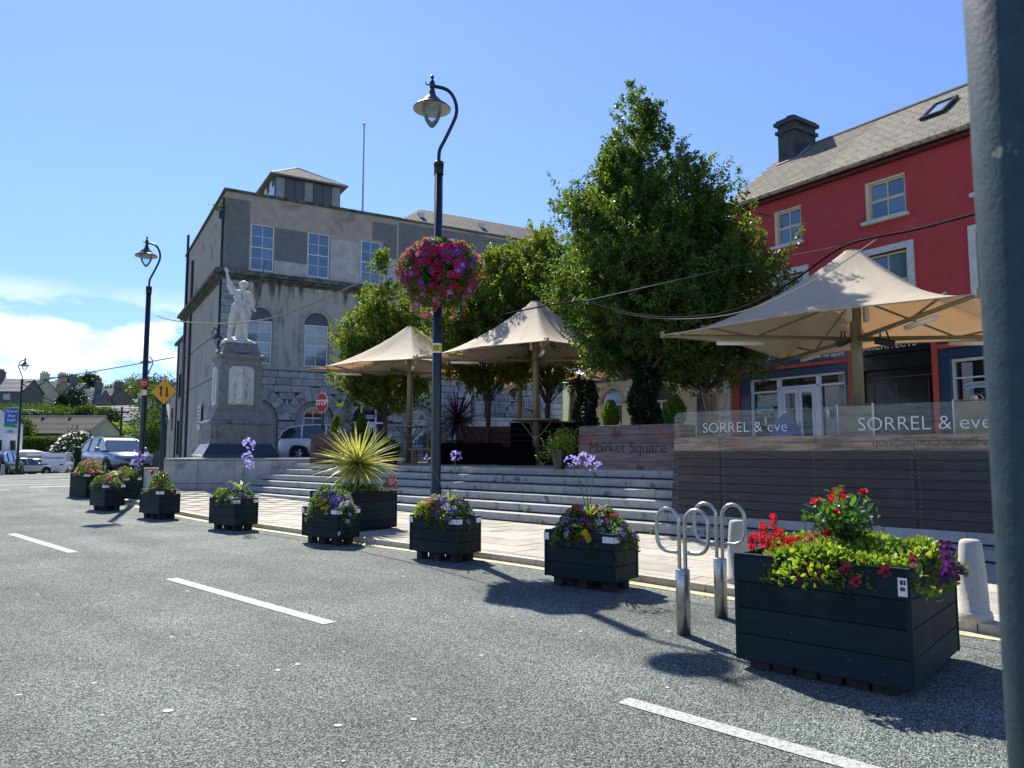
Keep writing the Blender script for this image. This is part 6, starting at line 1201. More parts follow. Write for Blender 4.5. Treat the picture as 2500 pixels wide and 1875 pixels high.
# statue: one continuous marble figure, facing the camera
st_o = thing('statue', 'white marble statue of a man with one arm raised, sleeves rolled, standing on the monument', 'statue', (MX, MY, 1.375 + 4.53), R(20))
H_ = []
H_ += [('e', (.12, -.02, 2.30), (.135, .155, .19)), ('e', (.12, -.03, 2.21), (.10, .12, .12)), ('l', [(.12, 0, 2.20), (.10, .02, 1.98)], [.085, .10]), ('e', (.12, -.175, 2.27), (.025, .045, .05)), ('e', (.12, -.13, 2.17), (.055, .05, .02)), ('e', (.12, -.15, 2.345), (.09, .035, .02)), ('e', (.12, -.12, 2.10), (.05, .05, .035))]
H_ += [('e', (.12 + .15 * c, .0, 2.28), (.025, .04, .05)) for c in (-.95, .95)]
for k in range(16): a = 2 * PI * k / 16; H_.append(('e', (.12 + .125 * math.cos(a), .02 + .13 * math.sin(a) * .9, 2.38 + .03 * math.sin(3 * a)), (.06, .06, .06)))
H_ += [('e', (.12, .03, 2.42), (.13, .14, .085))]
H_ += [('e', (.04, 0, 1.83), (.30, .17, .24)), ('e', (.03, -.02, 1.62), (.25, .17, .22)), ('e', (-.02, -.01, 1.50), (.265, .19, .11)), ('l', [(-.22, 0, 1.96), (.10, .0, 2.03), (.36, 0, 1.92)], [.13, .12, .13])]
H_ += [('l', [(-.22, -.0, 1.96), (-.33, -.02, 2.15), (-.42, -.03, 2.34)], [.15, .135, .115]), ('e', (-.425, -.03, 2.36), (.105, .10, .06)), ('l', [(-.42, -.03, 2.34), (-.47, -.05, 2.56), (-.515, -.06, 2.75)], [.075, .065, .045]), ('l', [(-.515, -.06, 2.75), (-.54, -.07, 2.84)], [.05, .055])]
for k, (dx, l) in enumerate(((-.045, .10), (-.015, .13), (.015, .125), (.04, .10))): H_.append(('l', [(-.54 + dx * .8, -.07, 2.84), (-.555 + dx * 1.2, -.09, 2.84 + l * .6), (-.56 + dx * 1.2, -.11, 2.84 + l)], [.021, .018, .014]))
H_.append(('l', [(-.51, -.08, 2.79), (-.45, -.10, 2.84), (-.44, -.11, 2.89)], [.024, .020, .015]))
H_ += [('l', [(.36, 0, 1.92), (.43, .0, 1.70), (.47, -.02, 1.50)], [.135, .12, .105]), ('e', (.47, -.02, 1.50), (.105, .10, .06)), ('l', [(.46, -.02, 1.5), (.52, -.12, 1.36), (.545, -.20, 1.29)], [.075, .06, .045]), ('e', (.555, -.23, 1.28), (.06, .06, .07))]
for k in range(4): H_.append(('l', [(.56, -.24, 1.325 - .03 * k), (.61, -.27, 1.325 - .03 * k), (.60, -.31, 1.32 - .03 * k), (.56, -.31, 1.315 - .03 * k)], [.018, .018, .016, .013]))
H_ += [('l', [(-.04, .0, 1.50), (-.06, 0, 1.36)], [.25, .265]), ('l', [(-.13, 0, 1.36), (-.22, -.03, 1.05), (-.27, -.05, .80), (-.29, -.02, .62)], [.19, .17, .145, .135]), ('l', [(-.29, -.02, .66), (-.33, .02, .40), (-.37, .05, .12)], [.105, .10, .06]), ('l', [(-.36, .06, .07), (-.46, -.05, .06), (-.56, -.15, .04)], [.08, .07, .05])]
H_ += [('l', [(.08, 0, 1.36), (.17, -.04, 1.08), (.24, -.07, .82), (.25, -.04, .64)], [.19, .17, .145, .135]), ('l', [(.25, -.04, .68), (.24, .0, .42), (.23, .03, .12)], [.105, .10, .06]), ('l', [(.23, .04, .07), (.28, -.12, .06), (.31, -.24, .04)], [.08, .07, .05])]
H_ += [('l', [(.0, .16, 0), (.02, .14, .5), (.06, .10, 1.05)], [.20, .15, .13]), ('e', (-.1, .1, .1), (.28, .22, .14)), ('e', (.25, .12, .08), (.2, .2, .1)), ('e', (.05, -.10, .10), (.16, .14, .12)), ('l', [(.28, .02, 1.5), (.38, .05, 1.2), (.34, .05, .95)], [.10, .10, .05])]
H_ += [('l', [(.05, 0, 1.47), (-.1, -.15, 1.46), (-.2, -.05, 1.48)], [.03, .03, .03])]
fig = sculpt('figure', H_ + [('e', (0, 0, .02), (.62, .55, .10))], M_marble, .017, st_o, 1)
MB().lathe([(.66, -.09), (.66, -.02), (.62, .03), (.0, .04)], 10).build('statue_base', M_marble, st_o)
mb = MB().tube([(.07, -.165, 1.98), (.09, -.20, 1.80), (.09, -.19, 1.66)], [.012, .016, .01], 6); mb.build('shirt_opening', M_gran, st_o)
MB().tube([(-.30, -.02, 1.485), (-.18, -.17, 1.47), (.05, -.205, 1.455), (.22, -.14, 1.47), (.26, 0, 1.50)], .028, 6).build('waist_sash', M_marble, st_o)
M_pike = mat('pike_iron', (.10, .10, .10), rough=.6); pk = thing('pike', 'long dark pike held upright in the lowered hand of the statue', 'pike', (MX, MY, 1.375 + 4.53), R(20)); MB().tube([(.46, -.20, .86), (.585, -.25, 1.35), (.72, -.25, 2.3), (.86, -.24, 3.12)], [.022, .024, .024, .018], 8).tube([(.86, -.24, 3.12), (.89, -.24, 3.27), (.91, -.24, 3.42)], [.035, .03, .004], 6).build('pike_shaft', M_pike, pk)

# ---------------------------------------------------------------- vehicles
M_tyre = mat('tyre', (.015, .015, .016), rough=.8); M_rim = mat('alloy', (.45, .46, .48), rough=.3, metal=.8); M_trim = mat('black_trim', (.012, .013, .015), rough=.5)
M_cglass = mat('car_glass', (.02, .035, .045), rough=.05, spec=1, coat=.5); M_hl = mat('headlight', (.7, .75, .8), rough=.1, spec=1); M_tl = mat('tail_light', (.45, .015, .015), rough=.2); M_plate = mat('number_plate', (.7, .7, .68), rough=.5)
def paint(n, c, metal=.4): return mat(n, c, rough=.28, metal=metal, coat=.8)
def car(name, label, cat, x, y_, z, rz, pm, L=4.48, Wd=1.85, H=1.64, kind='suv', group=None):
    """front towards +x"""
    t = thing(name, label, cat, (x, y_, z), rz, group); hw = Wd / 2; wb = L * .29; R_ = .345 if kind != 'van' else .33
    if kind == 'suv': low = [(-.5, .52, .95, .80), (-.47, .36, 1.05, .93), (-.36, .30, 1.06, .99), (-.1, .28, 1.04, 1.0), (.12, .28, 1.02, 1.0), (.22, .28, 1.02, .99), (.36, .30, .96, .97), (.45, .34, .86, .90), (.49, .40, .74, .80), (.5, .45, .66, .72)]; top = [(-.49, 1.02, 0), (-.46, 1.30, .8), (-.40, 1.48, .9), (-.28, H - .05, .92), (-.12, H, .91), (.02, H - .03, .9), (.10, H - .12, .86), (.29, 1.02, .9)]
    elif kind == 'van': low = [(-.5, .35, 1.15, .96), (-.49, .30, 1.2, 1.0), (.15, .3, 1.2, 1.0), (.36, .3, 1.15, .98), (.46, .34, 1.0, .92), (.5, .4, .8, .8)]; top = [(-.495, 1.15, 0), (-.49, H - .1, .9), (-.47, H, .93), (.1, H, .93), (.18, H - .06, .9), (.36, 1.15, .9)]
    else: low = [(-.5, .48, .88, .80), (-.46, .34, .97, .92), (-.3, .28, .97, .99), (0, .26, .95, 1.0), (.22, .26, .93, .99), (.4, .3, .80, .93), (.48, .36, .66, .80), (.5, .42, .6, .72)]; top = [(-.42, .95, 0), (-.27, H - .06, .84), (-.12, H, .88), (.04, H - .03, .87), (.25, .93, .88)]
    rings = []
    for fx, zb, zt, fw in low:
        w_ = hw * fw; rings.append([(fx * L, s_ * w_ * a, zb + (zt - zb) * b_) for s_, seq in ((1, [(.9, 0), (.98, .25), (1, .6), (.97, .88), (.88, 1)]), (-1, [(.88, 1), (.97, .88), (1, .6), (.98, .25), (.9, 0)])) for a, b_ in seq])
    body = MB().loft(rings); body.build('body', pm, t, True)
    gr_ = MB(); rt = []
    zb0 = low[3][2] - .03
    pr = [(fx * L, z, fw) for fx, z, fw in top]; n = len(pr)
    def gsec(fx, z, fw):
        wt = hw * (.72 if kind != 'van' else .90); bw = hw * .93; k = (z - zb0) / max(.01, (H - zb0)); wz = bw + (wt - bw) * max(0, k); return [(fx, wz, z), (fx, -wz, z)]
    for i in range(n - 1):
        (xa, za, _), (xb, zb_, _) = pr[i], pr[i + 1]; A = gsec(xa, za, 0); B = gsec(xb, zb_, 0); steep = abs(zb_ - za) > abs(xb - xa) * .28
        gr_.add([A[1], B[1], B[0], A[0]], [(0, 1, 2, 3)], 0 if (steep and not (kind == 'van' and i < 2)) else 1)
        for s_ in (0, 1):
            lo = [(xb, (1, -1)[s_] * hw * .93, zb0), (xa, (1, -1)[s_] * hw * .93, zb0)]; f = [A[s_], B[s_], lo[0], lo[1]]; gr_.add(f, [(0, 1, 2, 3) if s_ == 0 else (3, 2, 1, 0)], 1 if (kind == 'van' and xa < .1 * L) else 0)
    gr_.build('cabin', [M_cglass, pm], t)
    pil = MB()
    for s_ in (1, -1):
        P = [(pr[i][0], s_ * abs(gsec(*pr[i])[0][1]) * 1.0, pr[i][1] + .005) for i in range(n)]; pil.tube(P, .032, 6)
        for fx in ((-.27, -.03) if kind == 'suv' else (-.06,) if kind != 'van' else ()):
            zt = np.interp(fx * L, [p[0] for p in pr], [p[1] for p in pr]); wt = abs(gsec(fx * L, zt, 0)[0][1]); pil.tube([(fx * L, s_ * hw * .935, zb0), (fx * L - .02, s_ * wt, zt)], .04, 6)
    pil.build('pillars', pm, t, True)
    tyre = MB().lathe([(R_ * .62, -.11), (R_ * .95, -.11), (R_, -.07), (R_, .07), (R_ * .95, .11), (R_ * .62, .11)], 24, cap=False).mesh('tyre', M_tyre, True)
    rm = MB().lathe([(R_ * .62, .05), (R_ * .62, .10), (R_ * .57, .10), (R_ * .57, .05), (0.001, .05)], 20, cap=False, m=0)
    for k in range(5):
        a = 2 * PI * k / 5; 
        for da in (-.16, .16): rm.add([(.05 * math.cos(a + PI / 2), .05 * math.sin(a + PI / 2), .09), (R_ * .6 * math.cos(a + da - .07), R_ * .6 * math.sin(a + da - .07), .085), (R_ * .6 * math.cos(a + da + .07), R_ * .6 * math.sin(a + da + .07), .085), (.05 * math.cos(a), .05 * math.sin(a), .095)], [(0, 1, 2, 3), (3, 2, 1, 0)], 1)
    rimm = rm.mesh('rim', [M_trim, M_rim])
    ar = MB().lathe([(R_ + .07, -.06), (R_ + .07, .0), (R_ - .03, .005), (0, .006)], 24).mesh('wheel_arch', M_trim)
    for fx in (-.295 * L, .30 * L):
        for s_ in (1, -1):
            ob('wheel_arch', ar, t, (fx, s_ * hw * .985, R_ + .04), 0, (R(-90 * s_), 0, 0)); w_ = ob('wheel', None, t, (fx, s_ * (hw - .09), R_), 0, (R(-90 * s_), 0, 0)); ob('tyre', tyre, w_); ob('rim', rimm, w_)
    for s_ in (1, -1):
        MB().box(-L * .34, L * .30, s_ * hw * .985 - .012, s_ * hw * .985 + .012, .26, .40).build('sill_trim', M_trim, t)
        me = MB().tube([(.13 * L, s_ * hw * .95, zb0 + .04), (.13 * L, s_ * (hw + .08), zb0 + .06)], .03, 6); me.M = Matrix.Translation((.125 * L, s_ * (hw + .12), zb0 + .10)) @ Matrix.Diagonal((.10, .12, .08, 1)); me.lathe([(math.sin(PI * i / 6) + 1e-3, -math.cos(PI * i / 6)) for i in range(7)], 10); me.build('wing_mirror', pm if kind != 'van' else M_trim, t, True)
        z1 = low[-3][2]; MB().hexa([(.485 * L, s_ * hw * .50, z1 - .16), (.455 * L, s_ * hw * .90, z1 - .12), (.44 * L, s_ * hw * .90, z1 - .12), (.44 * L, s_ * hw * .5, z1 - .16), (.488 * L, s_ * hw * .52, z1 - .04), (.44 * L, s_ * hw * .915, z1 + .0), (.42 * L, s_ * hw * .9, z1 + .0), (.42 * L, s_ * hw * .5, z1 - .02)]).build('headlight', M_hl, t)
        MB().box(-.505 * L, -.46 * L, s_ * hw * .62 - .14, s_ * hw * .62 + .14, .86, 1.0).build('tail_light', M_tl, t)
        if kind == 'suv': MB().tube([(-.36 * L, s_ * hw * .70, H - .10), (-.27 * L, s_ * hw * .70, H - .02), (-.10 * L, s_ * hw * .70, H + .035), (.03 * L, s_ * hw * .70, H - .02)], .018, 6).build('roof_rail', M_trim, t, True)
    MB().hexa([(.497 * L, -hw * .5, .52), (.497 * L, hw * .5, .52), (.45 * L, hw * .5, .52), (.45 * L, -hw * .5, .52), (.503 * L, -hw * .44, .66), (.503 * L, hw * .44, .66), (.45 * L, hw * .44, .66), (.45 * L, -hw * .44, .66)]).build('grille', M_trim, t)
    MB().box(.46 * L, .507 * L, -hw * .7, hw * .7, .30, .46).build('bumper_trim', M_trim, t); MB().box(.505 * L, .512 * L, -.26, .26, .40, .50).build('number_plate', M_plate, t); MB().box(-.512 * L, -.50 * L, -.26, .26, .62, .74).build('number_plate', M_plate, t)
    return t
P_sil = paint('silver_blue_paint', (.17, .23, .29)); P_wh = paint('white_paint', (.72, .74, .76), 0); P_dk = paint('dark_blue_paint', (.02, .03, .045)); P_sv = paint('silver_paint', (.48, .50, .52))
car('parked_suv', 'silver blue SUV facing the square behind the far planters', 'car', -18.3, 34.4, g(-18.3, 34.4), R(-43), P_sil, group='parked cars')
car('parked_suv', 'white SUV parked behind the monument and the dark red planter', 'car', -8.2, 33.6, PZ - .02, R(8), P_wh, 4.35, 1.8, 1.62, group='parked cars')
for lab, px, Y, rz, pm, kd, L, Hh in (('dark blue hatchback-style SUV at the left edge seen from behind', 12, 54, 106, P_dk, 'suv', 4.4, 1.7), ('silver saloon parked second from the left edge', 66, 61, 68, P_sv, 'sal', 4.4, 1.45), ('small silver saloon between the other saloon and the white van', 96, 66, 40, P_sv, 'sal', 4.2, 1.42)):
    X = (px - 1250) / 1805 * Y; car('parked_car', lab, 'car', X, Y, g(X, Y), R(rz), pm, L, 1.78, Hh, kd, group='parked cars')
vn = car('parked_van', 'white panel van parked beyond the farthest planter', 'van', (150 - 1250) / 1805 * 68, 68, g(-41, 68), R(112), P_wh, 4.9, 1.95, 1.95, 'van', group='parked cars')
text('Connemgine', .30, M_blue, vn, (-2.47, .0, 1.55), rz=R(-90), name='van_lettering', shear=.2)

# ---------------------------------------------------------------- houses beyond the square
def house(name, label, x, y_, z, rz, w_, d_, h, rh, mw, mr, chim=(), wins=(), gable_win=None, hip=False, group=None, tiles=0, cpots=4, below=3):
    """front towards -y, ridge along x, origin at the centre"""
    t = thing(name, label, 'house', (x, y_, z), rz, group); a, b_ = w_ / 2, d_ / 2
    wl_ = MB().box(-a, a, -b_, b_, -below, h)
    if not hip: wl_.add([(-a, -b_, h), (-a, b_, h), (-a, 0, h + rh), (a, -b_, h), (a, b_, h), (a, 0, h + rh)], [(0, 1, 2), (3, 5, 4)])
    wl_.build('wall', mw, t); o = .3; k = rh / b_; i_ = b_ if hip else 0
    rf_ = MB().add([(-a - o, -b_ - o, h - o * k), (a + o, -b_ - o, h - o * k), (a + (.15 if not hip else -i_), 0, h + rh), (-a - (.15 if not hip else -i_), 0, h + rh), (-a - o, b_ + o, h - o * k), (a + o, b_ + o, h - o * k), (-a - o, -b_ - o, h - o * k - .15), (a + o, -b_ - o, h - o * k - .15)], [(0, 1, 2, 3), (5, 4, 3, 2), (6, 7, 1, 0)] + ([(1, 5, 2), (4, 0, 3)] if hip else []))
    r_ = rf_.build('roof', mr, t)
    if tiles:
        tl = MB(); n_ = int(math.hypot(b_ + o, rh + o * k) / tiles)
        for j in range(n_):
            t0, t1 = j / n_, (j + 1) / n_; ya, yb = (-b_ - o) * (1 - t0), (-b_ - o) * (1 - t1); za, zb_ = h - o * k + (rh + o * k) * t0 + .09, h - o * k + (rh + o * k) * t1 + .02; xi0 = (a + o) - (i_ + o) * t0 if hip else a + o
            m_ = max(1, int(2 * xi0 / (1.2)))
            for q in range(m_): u0, u1 = -xi0 + 2 * xi0 * q / m_ + .01, -xi0 + 2 * xi0 * (q + 1) / m_ - .01; tl.add([(u0, ya, za), (u1, ya, za), (u1, yb, zb_), (u0, yb, zb_), (u0, ya, za - .06), (u1, ya, za - .06)], [(0, 1, 2, 3), (4, 5, 1, 0)])
        tag(tl.build('roof_tiles', mr, r_), kind='stuff')
    for cx in chim:
        c_ = MB().box(cx - .35, cx + .35, -.9, .9, h + rh - 1.0, h + rh + 1.3).box(cx - .45, cx + .45, -1.0, 1.0, h + rh + 1.3, h + rh + 1.45)
        cs = c_.build('chimney', mw if mw != M_wall else M_chim, t)
        for q in range(cpots): MB().lathe([(.14, 0), (.12, .45), (.15, .5)], 7, (cx, -.65 + q * 1.3 / max(1, cpots - 1), h + rh + 1.44)).build('chimney_pot', M_pot, cs)
    for (wx, wz, ww, wh) in wins:
        f = MB().box(wx - .06, wx + ww + .06, -b_ - .04, -b_ + .02, wz - .06, wz + wh + .06).build('window', M_wframe, t); MB().box(wx, wx + ww * .48, -b_ - .06, -b_ - .045, wz, wz + wh).box(wx + ww * .52, wx + ww, -b_ - .06, -b_ - .045, wz, wz + wh).build('pane', M_glass, f)
    if gable_win: (gy, gz, gw, gh) = gable_win; MB().box(a, a + .04, gy, gy + gw, gz, gz + gh).build('window', M_glassd, t)
    return t
M_pot = mat('chimney_pot', (.30, .20, .13), rough=.8); M_tile = mat('brown_roof_tile', (.075, .065, .062), rough=.8, col2=(.045, .042, .042), ns=3, island=.2)
M_gsl = mat('grey_far_slate', (.15, .15, .165), rough=.6, col2=(.10, .10, .115), ns=.8, island=.2); M_yel = mat('pale_yellow_wall', (.52, .50, .33), rough=.9, col2=(.46, .44, .30), ns=1); M_gw = mat('grey_far_wall', (.13, .13, .12), rough=.9); M_tan = mat('tan_far_wall', (.40, .33, .22), rough=.9, col2=(.32, .27, .19), ns=2); M_ww = mat('white_far_wall', (.62, .66, .66), rough=.9)
bg_ = house('bungalow', 'long pale yellow bungalow with brown tiled roof behind the hedge', -64.5, 95, 1.2, 0, 24.5, 8.4, 2.75, 2.15, M_yel, M_tile, wins=((-3.5, .9, 1.6, 1.2), (1.2, .7, 3.4, 1.5), (8.3, 1.4, 1.7, .7)), gable_win=(-.6, 1.3, .8, .6), tiles=.34, group='houses beyond the square')
MB().tube([(10.3, -4.5, 2.4), (11.2, -4.4, 2.1), (11.5, -4.3, -1)], .09, 6).build('downpipe', M_blackp, bg_); MB().tube([(-12.4, 0, 4.95), (12.4, 0, 4.95)], .12, 6).build('ridge_tile', M_tan, bg_)
for k in range(6): MB().box(-9 + k * 3.4, -8.7 + k * 3.4, -.9, -.6, 4.55, 4.75).build('roof_vent', M_tile, bg_)
house('small_house', 'small hipped roof house right of the bungalow', -44.8, 92, 1.0, R(-20), 6.0, 6.0, 1.7, 2.0, M_gw, M_tile, hip=True, tiles=.34, group='houses beyond the square')
wh = house('white_house', 'white house with small windows behind the banner at the left edge', -53.6, 70, -.3, 0, 9.5, 8, 4.6, 1.6, M_ww, M_tile, group='houses beyond the square')
for yy in (-1.6, .2, 2.2): MB().box(4.75, 4.79, yy, yy + .8, 1.5, 3.0).build('window', M_glassd, wh); MB().box(4.75, 4.82, yy - .1, yy + .9, 1.38, 1.5).build('sill', M_cornice, wh)
MB().box(4.8, 7.2, 1.0, 6, -.5, 1.9).add([(4.6, .8, 1.9), (7.4, .8, 1.5), (7.4, 6, 1.5), (4.6, 6, 1.9), (4.6, .8, 2.1), (7.4, .8, 1.6), (7.4, 6, 1.6), (4.6, 6, 2.1)], [(4, 5, 6, 7), (0, 1, 5, 4), (1, 2, 6, 5)]).build('lean_to', M_ww, wh)
def at(px, py, Y): return ((px - 1250) / 1805 * Y, Y, 1.6 + (1103 - py) * Y / 1805)
far = [  # label, px of centre, py of eaves, distance, rotation, width, depth, height, roof rise, wall, roof, chimneys
    ('dark roofed house with a broad chimney at the left edge of the hill', 18, 958, 150, 8, 9, 9, 4, 2.8, M_gw, M_gsl, (-1.5,)),
    ('grey slate terrace house second from left on the hill', 62, 966, 158, -14, 10, 8, 4, 3.2, M_yel, M_gsl, (4.5,)), ('grey slate terrace house third from left on the hill', 100, 967, 163, -14, 11, 8, 4, 3.2, M_tan, M_gsl, (5.2,)),
    ('grey slate terrace house fourth from left on the hill', 145, 972, 168, -12, 13, 8, 4, 3.3, M_gw, M_gsl, (3.4,)), ('slate house below the pale gabled house', 206, 990, 165, -4, 9, 8, 4, 3.6, M_gw, M_gsl, (3.0,)),
    ('slate house with dark gable right of the pale gabled house', 262, 985, 172, -30, 9, 8, 4, 3.4, M_gw, M_gsl, (3.8,)), ('tan roofed low house right of the hill centre', 278, 1020, 150, -18, 11, 8, 3, 2.4, M_tan, M_tan, ()),
    ('long slate roof house left of the utility pole top', 308, 1000, 185, -10, 12, 8, 3, 2.5, M_ww, M_gsl, (-3, 4)), ('white walled house with two windows beyond the small hipped house', 330, 1028, 140, -8, 10, 8, 3.5, 2.6, M_ww, M_gsl, (2.5,)),
    ('roof and chimney just left of the left lamp post', 333, 1006, 200, -20, 9, 8, 3, 3, M_gw, M_gsl, (-2,)), ('grey roof to the right of the left lamp post', 368, 1012, 205, -20, 8, 8, 3, 3, M_gw, M_gsl, (1,))]
for (lab, px, py, Y, rz, w_, d_, h, rh, mw, mr, ch_) in far:
    X, Y, Z = at(px, py, Y); house('hill_house', lab, X, Y, Z - h, R(rz), w_, d_, h, rh, mw, mr, ch_, ((-w_ * .3, h - 1.7, 1.1, 1.0), (w_ * .15, h - 1.7, 1.1, 1.0)) if h > 3.2 else (), group='houses on the hill', tiles=.55, below=7)
X, Y, Z = at(232, 983, 190); bh = house('hill_house', 'big pale house whose triangular gable rises above the hill roofs', X, Y, Z - 6, R(82), 12, 9.2, 6.0, 2.9, M_tan, M_gsl, (), group='houses on the hill', below=6)
MB().box(-6.4, -6.0, -4.6, 4.6, 5.6, 6.0).box(-6.3, -6.05, -.5, .5, 7.4, 8.2).build('gable_trim', M_wframe, bh)
# hedge, bushes, far trees
def blob(name, label, cat, x, y_, z, rx, ry_, rz2, n, m, leaf, group=None, squash=1, kind=None, trunk=True):
    t = thing(name, label, cat, (x, y_, z), 0, group); v = rng.normal(0, 1, (n, 3)); v = unit(v) * (rng.uniform(.45, 1, (n, 1)) ** .5); b1 = np.sin(v[:, :1] * 5 + x) * np.sin(v[:, 1:2] * 6 + y_) * np.sin(v[:, 2:] * 5); v = v * (1 + .28 * b1); v[:, 2] = np.abs(v[:, 2]) if squash else v[:, 2]
    pts = v * [rx, ry_, rz2]; pts += [0, 0, 0 if squash else rz2]; c = ob('crown', foliage_mesh('crown', m, pts, v, leaf, .75), t)
    core = MB().lathe([(max(.01, math.cos(PI / 2 * i / 4)), math.sin(PI / 2 * i / 4)) for i in range(5)], 8); core.M = None; co = core.build('inner_mass', m, t); co.scale = (rx * .62, ry_ * .62, rz2 * .6); co.location = (0, 0, 0 if squash else rz2 * .5)
    if trunk: MB().tube([(0, 0, -1.2), (0, 0, rz2 * .6)], max(.1, rx * .06), 6).build('trunk', M_bark, t)
    return t
hd = thing('hedge', 'long clipped green hedge in front of the pale yellow bungalow', 'hedge', (-60, 84, -.2)); V = rng.uniform(0, 1, (16000, 3)) * [27, 2.0, 3.3] + [-9.5, -1.0, 0]; V[:, 2] *= 1 + .05 * np.sin(V[:, 0] * 1.3); V[:9000, 1] = -1.0 + rng.uniform(-.15, .15, 9000); V[9000:13000, 2] = 3.25 + rng.uniform(-.15, .15, 4000)
ob('leaves', foliage_mesh('leaves', M_hedge, V, np.tile([0, -1, .4], (len(V), 1)), .24, .8), hd); MB().box(-9.4, 17.3, -.8, .9, -.8, 3.05).build('inner_mass', M_hedge, hd)
blob('flowering_bush', 'bush with white blossoms at the right end of the hedge', 'bush', -44.5, 76, .3, 2.6, 2.0, 3.2, 2600, M_ivy, .22, trunk=False); t = thing('blossom_cloud', 'white blossoms scattered over the dark bush by the hedge', 'blossom', (-44.5, 76, .3)); tag(t, kind=None)
v = unit(rng.normal(0, 1, (230, 3))) * [2.7, 2.1, 3.3]; v[:, 2] = np.abs(v[:, 2]); tag(ob('petals', foliage_mesh('petals', F_wht, v, v, .20, .9), t), kind='stuff')
blob('dark_bush', 'yellow green bush between the parked cars and the hedge', 'bush', -52, 76, -.4, 2.6, 2, 2.0, 1800, M_hedge, .24, trunk=False)
for i, (px, py, Y, rx, rz2, m, lab) in enumerate(((180, 1000, 148, 2.6, 4.6, M_ivy, 'dark pointed evergreen in front of the hill terraces'), (150, 1008, 140, 1.2, 3.6, M_ivy, 'small dark conifer left of the big evergreen on the hill'), (215, 1014, 135, 2.6, 1.7, M_hedge, 'rounded green bush above the bungalow ridge'), (75, 1014, 135, 9.5, 1.9, M_hedge, 'wide yellow green shrubbery above the bungalow at left'),
        (130, 1016, 138, 9.0, 1.5, M_hedge, 'long green shrubbery above the middle of the bungalow roof'), (262, 1030, 125, 2.2, 2.4, M_hedge, 'loose green tree behind the bungalow gable'), (285, 1062, 118, 2.0, 1.8, M_lime, 'bright green shrub left of the utility pole'), (335, 1062, 118, 5.2, 1.3, M_lime, 'bright green shrub bank above the small hipped house'),
        (388, 1065, 92, 3.6, 7.2, M_hedge, 'tall green tree beside the grey shed'), (405, 1085, 84, 3.0, 5.0, M_hedge, 'leafy bush at the foot of the grey wing'), (372, 1100, 80, 1.8, 3.2, M_hedge, 'low bush behind the silver car'), (305, 968, 260, 11, 4.5, M_hedge, 'tree clump on the skyline right of the pale gable'), (335, 965, 270, 8, 7, M_hedge, 'taller skyline tree left of the lamp post'), (385, 975, 250, 10, 8, M_ivy, 'dark skyline trees behind the diamond sign'), (357, 985, 240, 8, 6, M_hedge, 'low skyline trees behind the lamp post'), (213, 945, 230, 4, 4.5, M_ivy, 'round dark tree behind the pale gable'), (166, 950, 215, 4, 4, M_hedge, 'round tree behind the hill terraces'), (45, 1070, 88, 1.8, 2.6, M_hedge, 'green tree between the white house and the bungalow'))):
    X, Y, Z = at(px, py, Y); blob('hill_tree', lab, 'tree', X, Y, Z, rx, rx * .8, rz2, int(900 + 260 * rx), m, .085 * (Y / 40) ** .8 + .14, group='trees and bushes on the hill')
up_ = thing('utility_pole', 'grey utility pole with insulators in front of the hill houses', 'utility pole', (*at(297, 1075, 88)[:2], 0)); MB().tube([(0, 0, 0), (0, 0, 6.9)], [.17, .13], 8).build('pole', M_galv, up_, True); MB().box(-.9, .9, -.06, .06, 6.2, 6.35).box(-.6, .6, -.06, .06, 5.6, 5.72).build('cross_arm', M_chim, up_)
for x in (-.8, -.3, .3, .8): MB().lathe([(.05, 0), (.09, .08), (.05, .2)], 8, (x, 0, 6.36)).build('insulator', M_tube, up_)
for lab, px, Y, zt in (('thin street light pole above the left terraces', 66, 165, 17.5),): X = (px - 1250) / 1805 * Y; t = thing('street_light', lab, 'street lamp', (X, Y, 8)); MB().tube([(0, 0, 0), (0, 0, zt - 8), (3.5, 0, zt - 7.4), (7, 0, zt - 7.3)], .13, 6).build('pole', M_steel, t)
# banner
bn = thing('hanging_banner', 'blue, green and white Time to Shop Local banner hung from the far left lamp post', 'banner', (-35.0, 52.5, 0)); M_bb = mat('banner_blue', (.03, .12, .42), rough=.6); M_bg = mat('banner_green', (.03, .30, .10), rough=.6)
bz0, bz1 = 4.6, 3.0
zt = 1.6 + (1103 - 996) * 52.5 / 1805; zb = 1.6 + (1103 - 1060) * 52.5 / 1805
MB().box(-1.02, -.08, -.012, .012, zb, zt).build('banner_cloth', M_ww, bn); MB().box(-1.02, -.08, -.016, -.0125, zt - 1.15, zt).build('blue_field', M_bb, bn); MB().prismy([(-1.02, zt - 1.05), (-1.02, zt - 1.33), (-.08, zt - 1.42), (-.08, zt - 1.22), (-.5, zt - 1.10)], -.02, -.0165).build('green_band', M_bg, bn)
for s_, dz in (('Time to', .24), ('Shop', .56), ('Local', .86)): text(s_, .30, M_wlet, bn, (-.55, -.024, zt - dz), shear=.3, space=.9)
for dz in (zt, zb): MB().tube([(-1.05, 0, dz), (0, 0, dz)], .02, 6).build('banner_arm', M_tube, bn)
MB().prismy([(-.85, zb + .18), (-.25, zb + .18), (-.55, zb + .30)], -.02, -.0125).box(-.8, -.3, -.02, -.0125, zb + .10, zb + .14).build('crest', M_bb, bn)
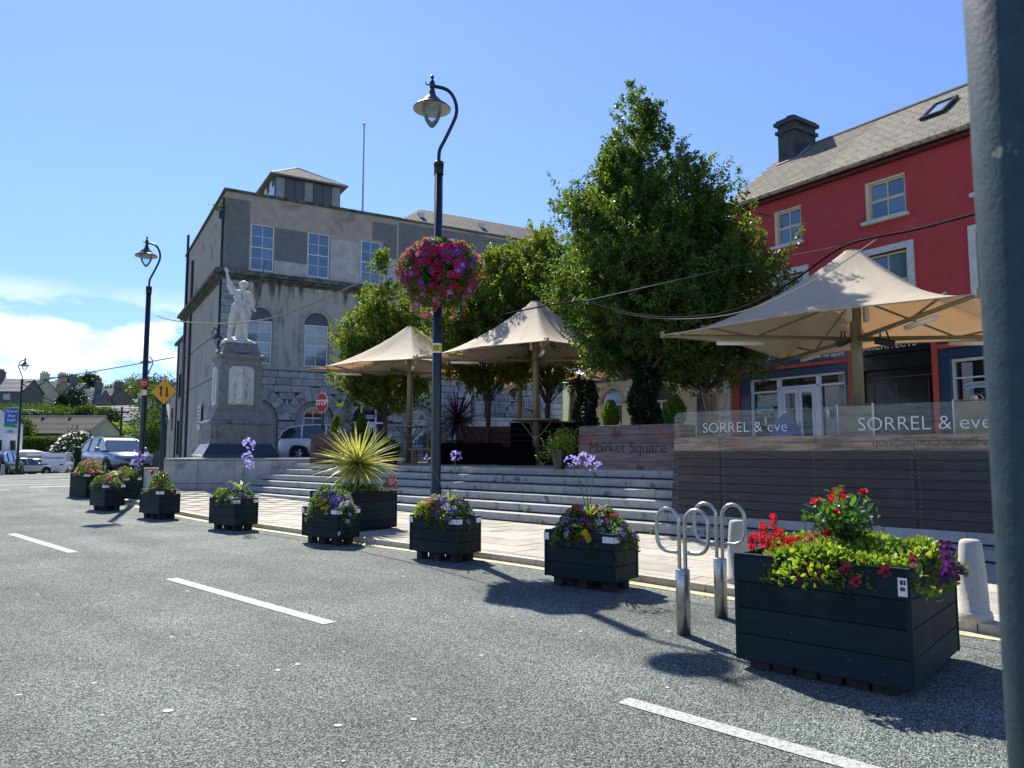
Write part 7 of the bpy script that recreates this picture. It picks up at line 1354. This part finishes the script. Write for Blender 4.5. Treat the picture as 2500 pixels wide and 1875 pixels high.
# ---------------------------------------------------------------- cables
def px3(px, py, Y): return ((px - 1250) / 1805 * Y, Y, 1.6 + (1103 - py) * Y / 1805)
def cable(label, P, r, m, name='overhead_cable', it=2):
    t = thing(name, label, 'cable', P[0]); P = [tuple(Vector(p) - Vector(t.location)) for p in P]; MB().tube(smooth3(P, it), r, 5).build('wire', m, t, True); return t
cable('twisted light string sagging from the left lamp post across the grey building', [px3(372, 768, 22.9), px3(405, 779, 22), px3(460, 786, 21.2), px3(550, 789, 20), px3(650, 777, 18.6), px3(730, 750, 17.5), px3(810, 715, 16.4), px3(900, 668, 15), px3(985, 628, 13.6), px3(1060, 590, 12.8)], .016, M_cablel)
cable('black twisted cable looping from the tall lamp post past the middle umbrella peak', [px3(1062, 800, 12.7), px3(1110, 788, 12.4), px3(1180, 778, 12.2), px3(1262, 757, 11.8), px3(1360, 738, 11.4), px3(1430, 731, 11)], .013, M_cable)
cable('thick black cable swinging in front of the biggest umbrella towards the near pole', [px3(1430, 731, 11), px3(1500, 755, 10.6), px3(1600, 772, 10), px3(1680, 773, 9.6), px3(1760, 766, 9.2), px3(1850, 738, 8.8), px3(1950, 680, 8.3), px3(2040, 613, 7.9), px3(2090, 585, 7.6), px3(2150, 570, 7.2), px3(2250, 553, 6.8), px3(2370, 520, 6.2), px3(2700, 430, 5)], .013, M_cable)
cable('thin pale wire rising across the tallest tree to the red house', [px3(1430, 731, 11), px3(1600, 692, 13), px3(1800, 645, 16), px3(2066, 592, 17.5)], .007, M_cablel)
cable('thin pale wire sagging just below the thick black cable', [px3(1430, 731, 11), px3(1520, 762, 10.6), px3(1620, 777, 10), px3(1740, 775, 9.4), px3(1850, 752, 8.9), px3(1980, 692, 8.4), px3(2060, 643, 8), px3(2160, 575, 7.3)], .007, M_cablel)
cable('wire running from the banner lamp post to the grey wing', [px3(55, 934, 52.6), px3(150, 920, 52), px3(280, 897, 50), px3(418, 872, 48)], .03, M_cable)
cable('wire sloping down from the banner lamp post over the bungalow', [px3(52, 938, 52.6), px3(110, 975, 62), px3(190, 1000, 74), px3(297, 1005, 87)], .035, M_cable)
cable('second wire sloping down from the banner lamp post to the utility pole', [px3(52, 955, 52.6), px3(110, 985, 62), px3(200, 1010, 74), px3(297, 1012, 87)], .03, M_cable)
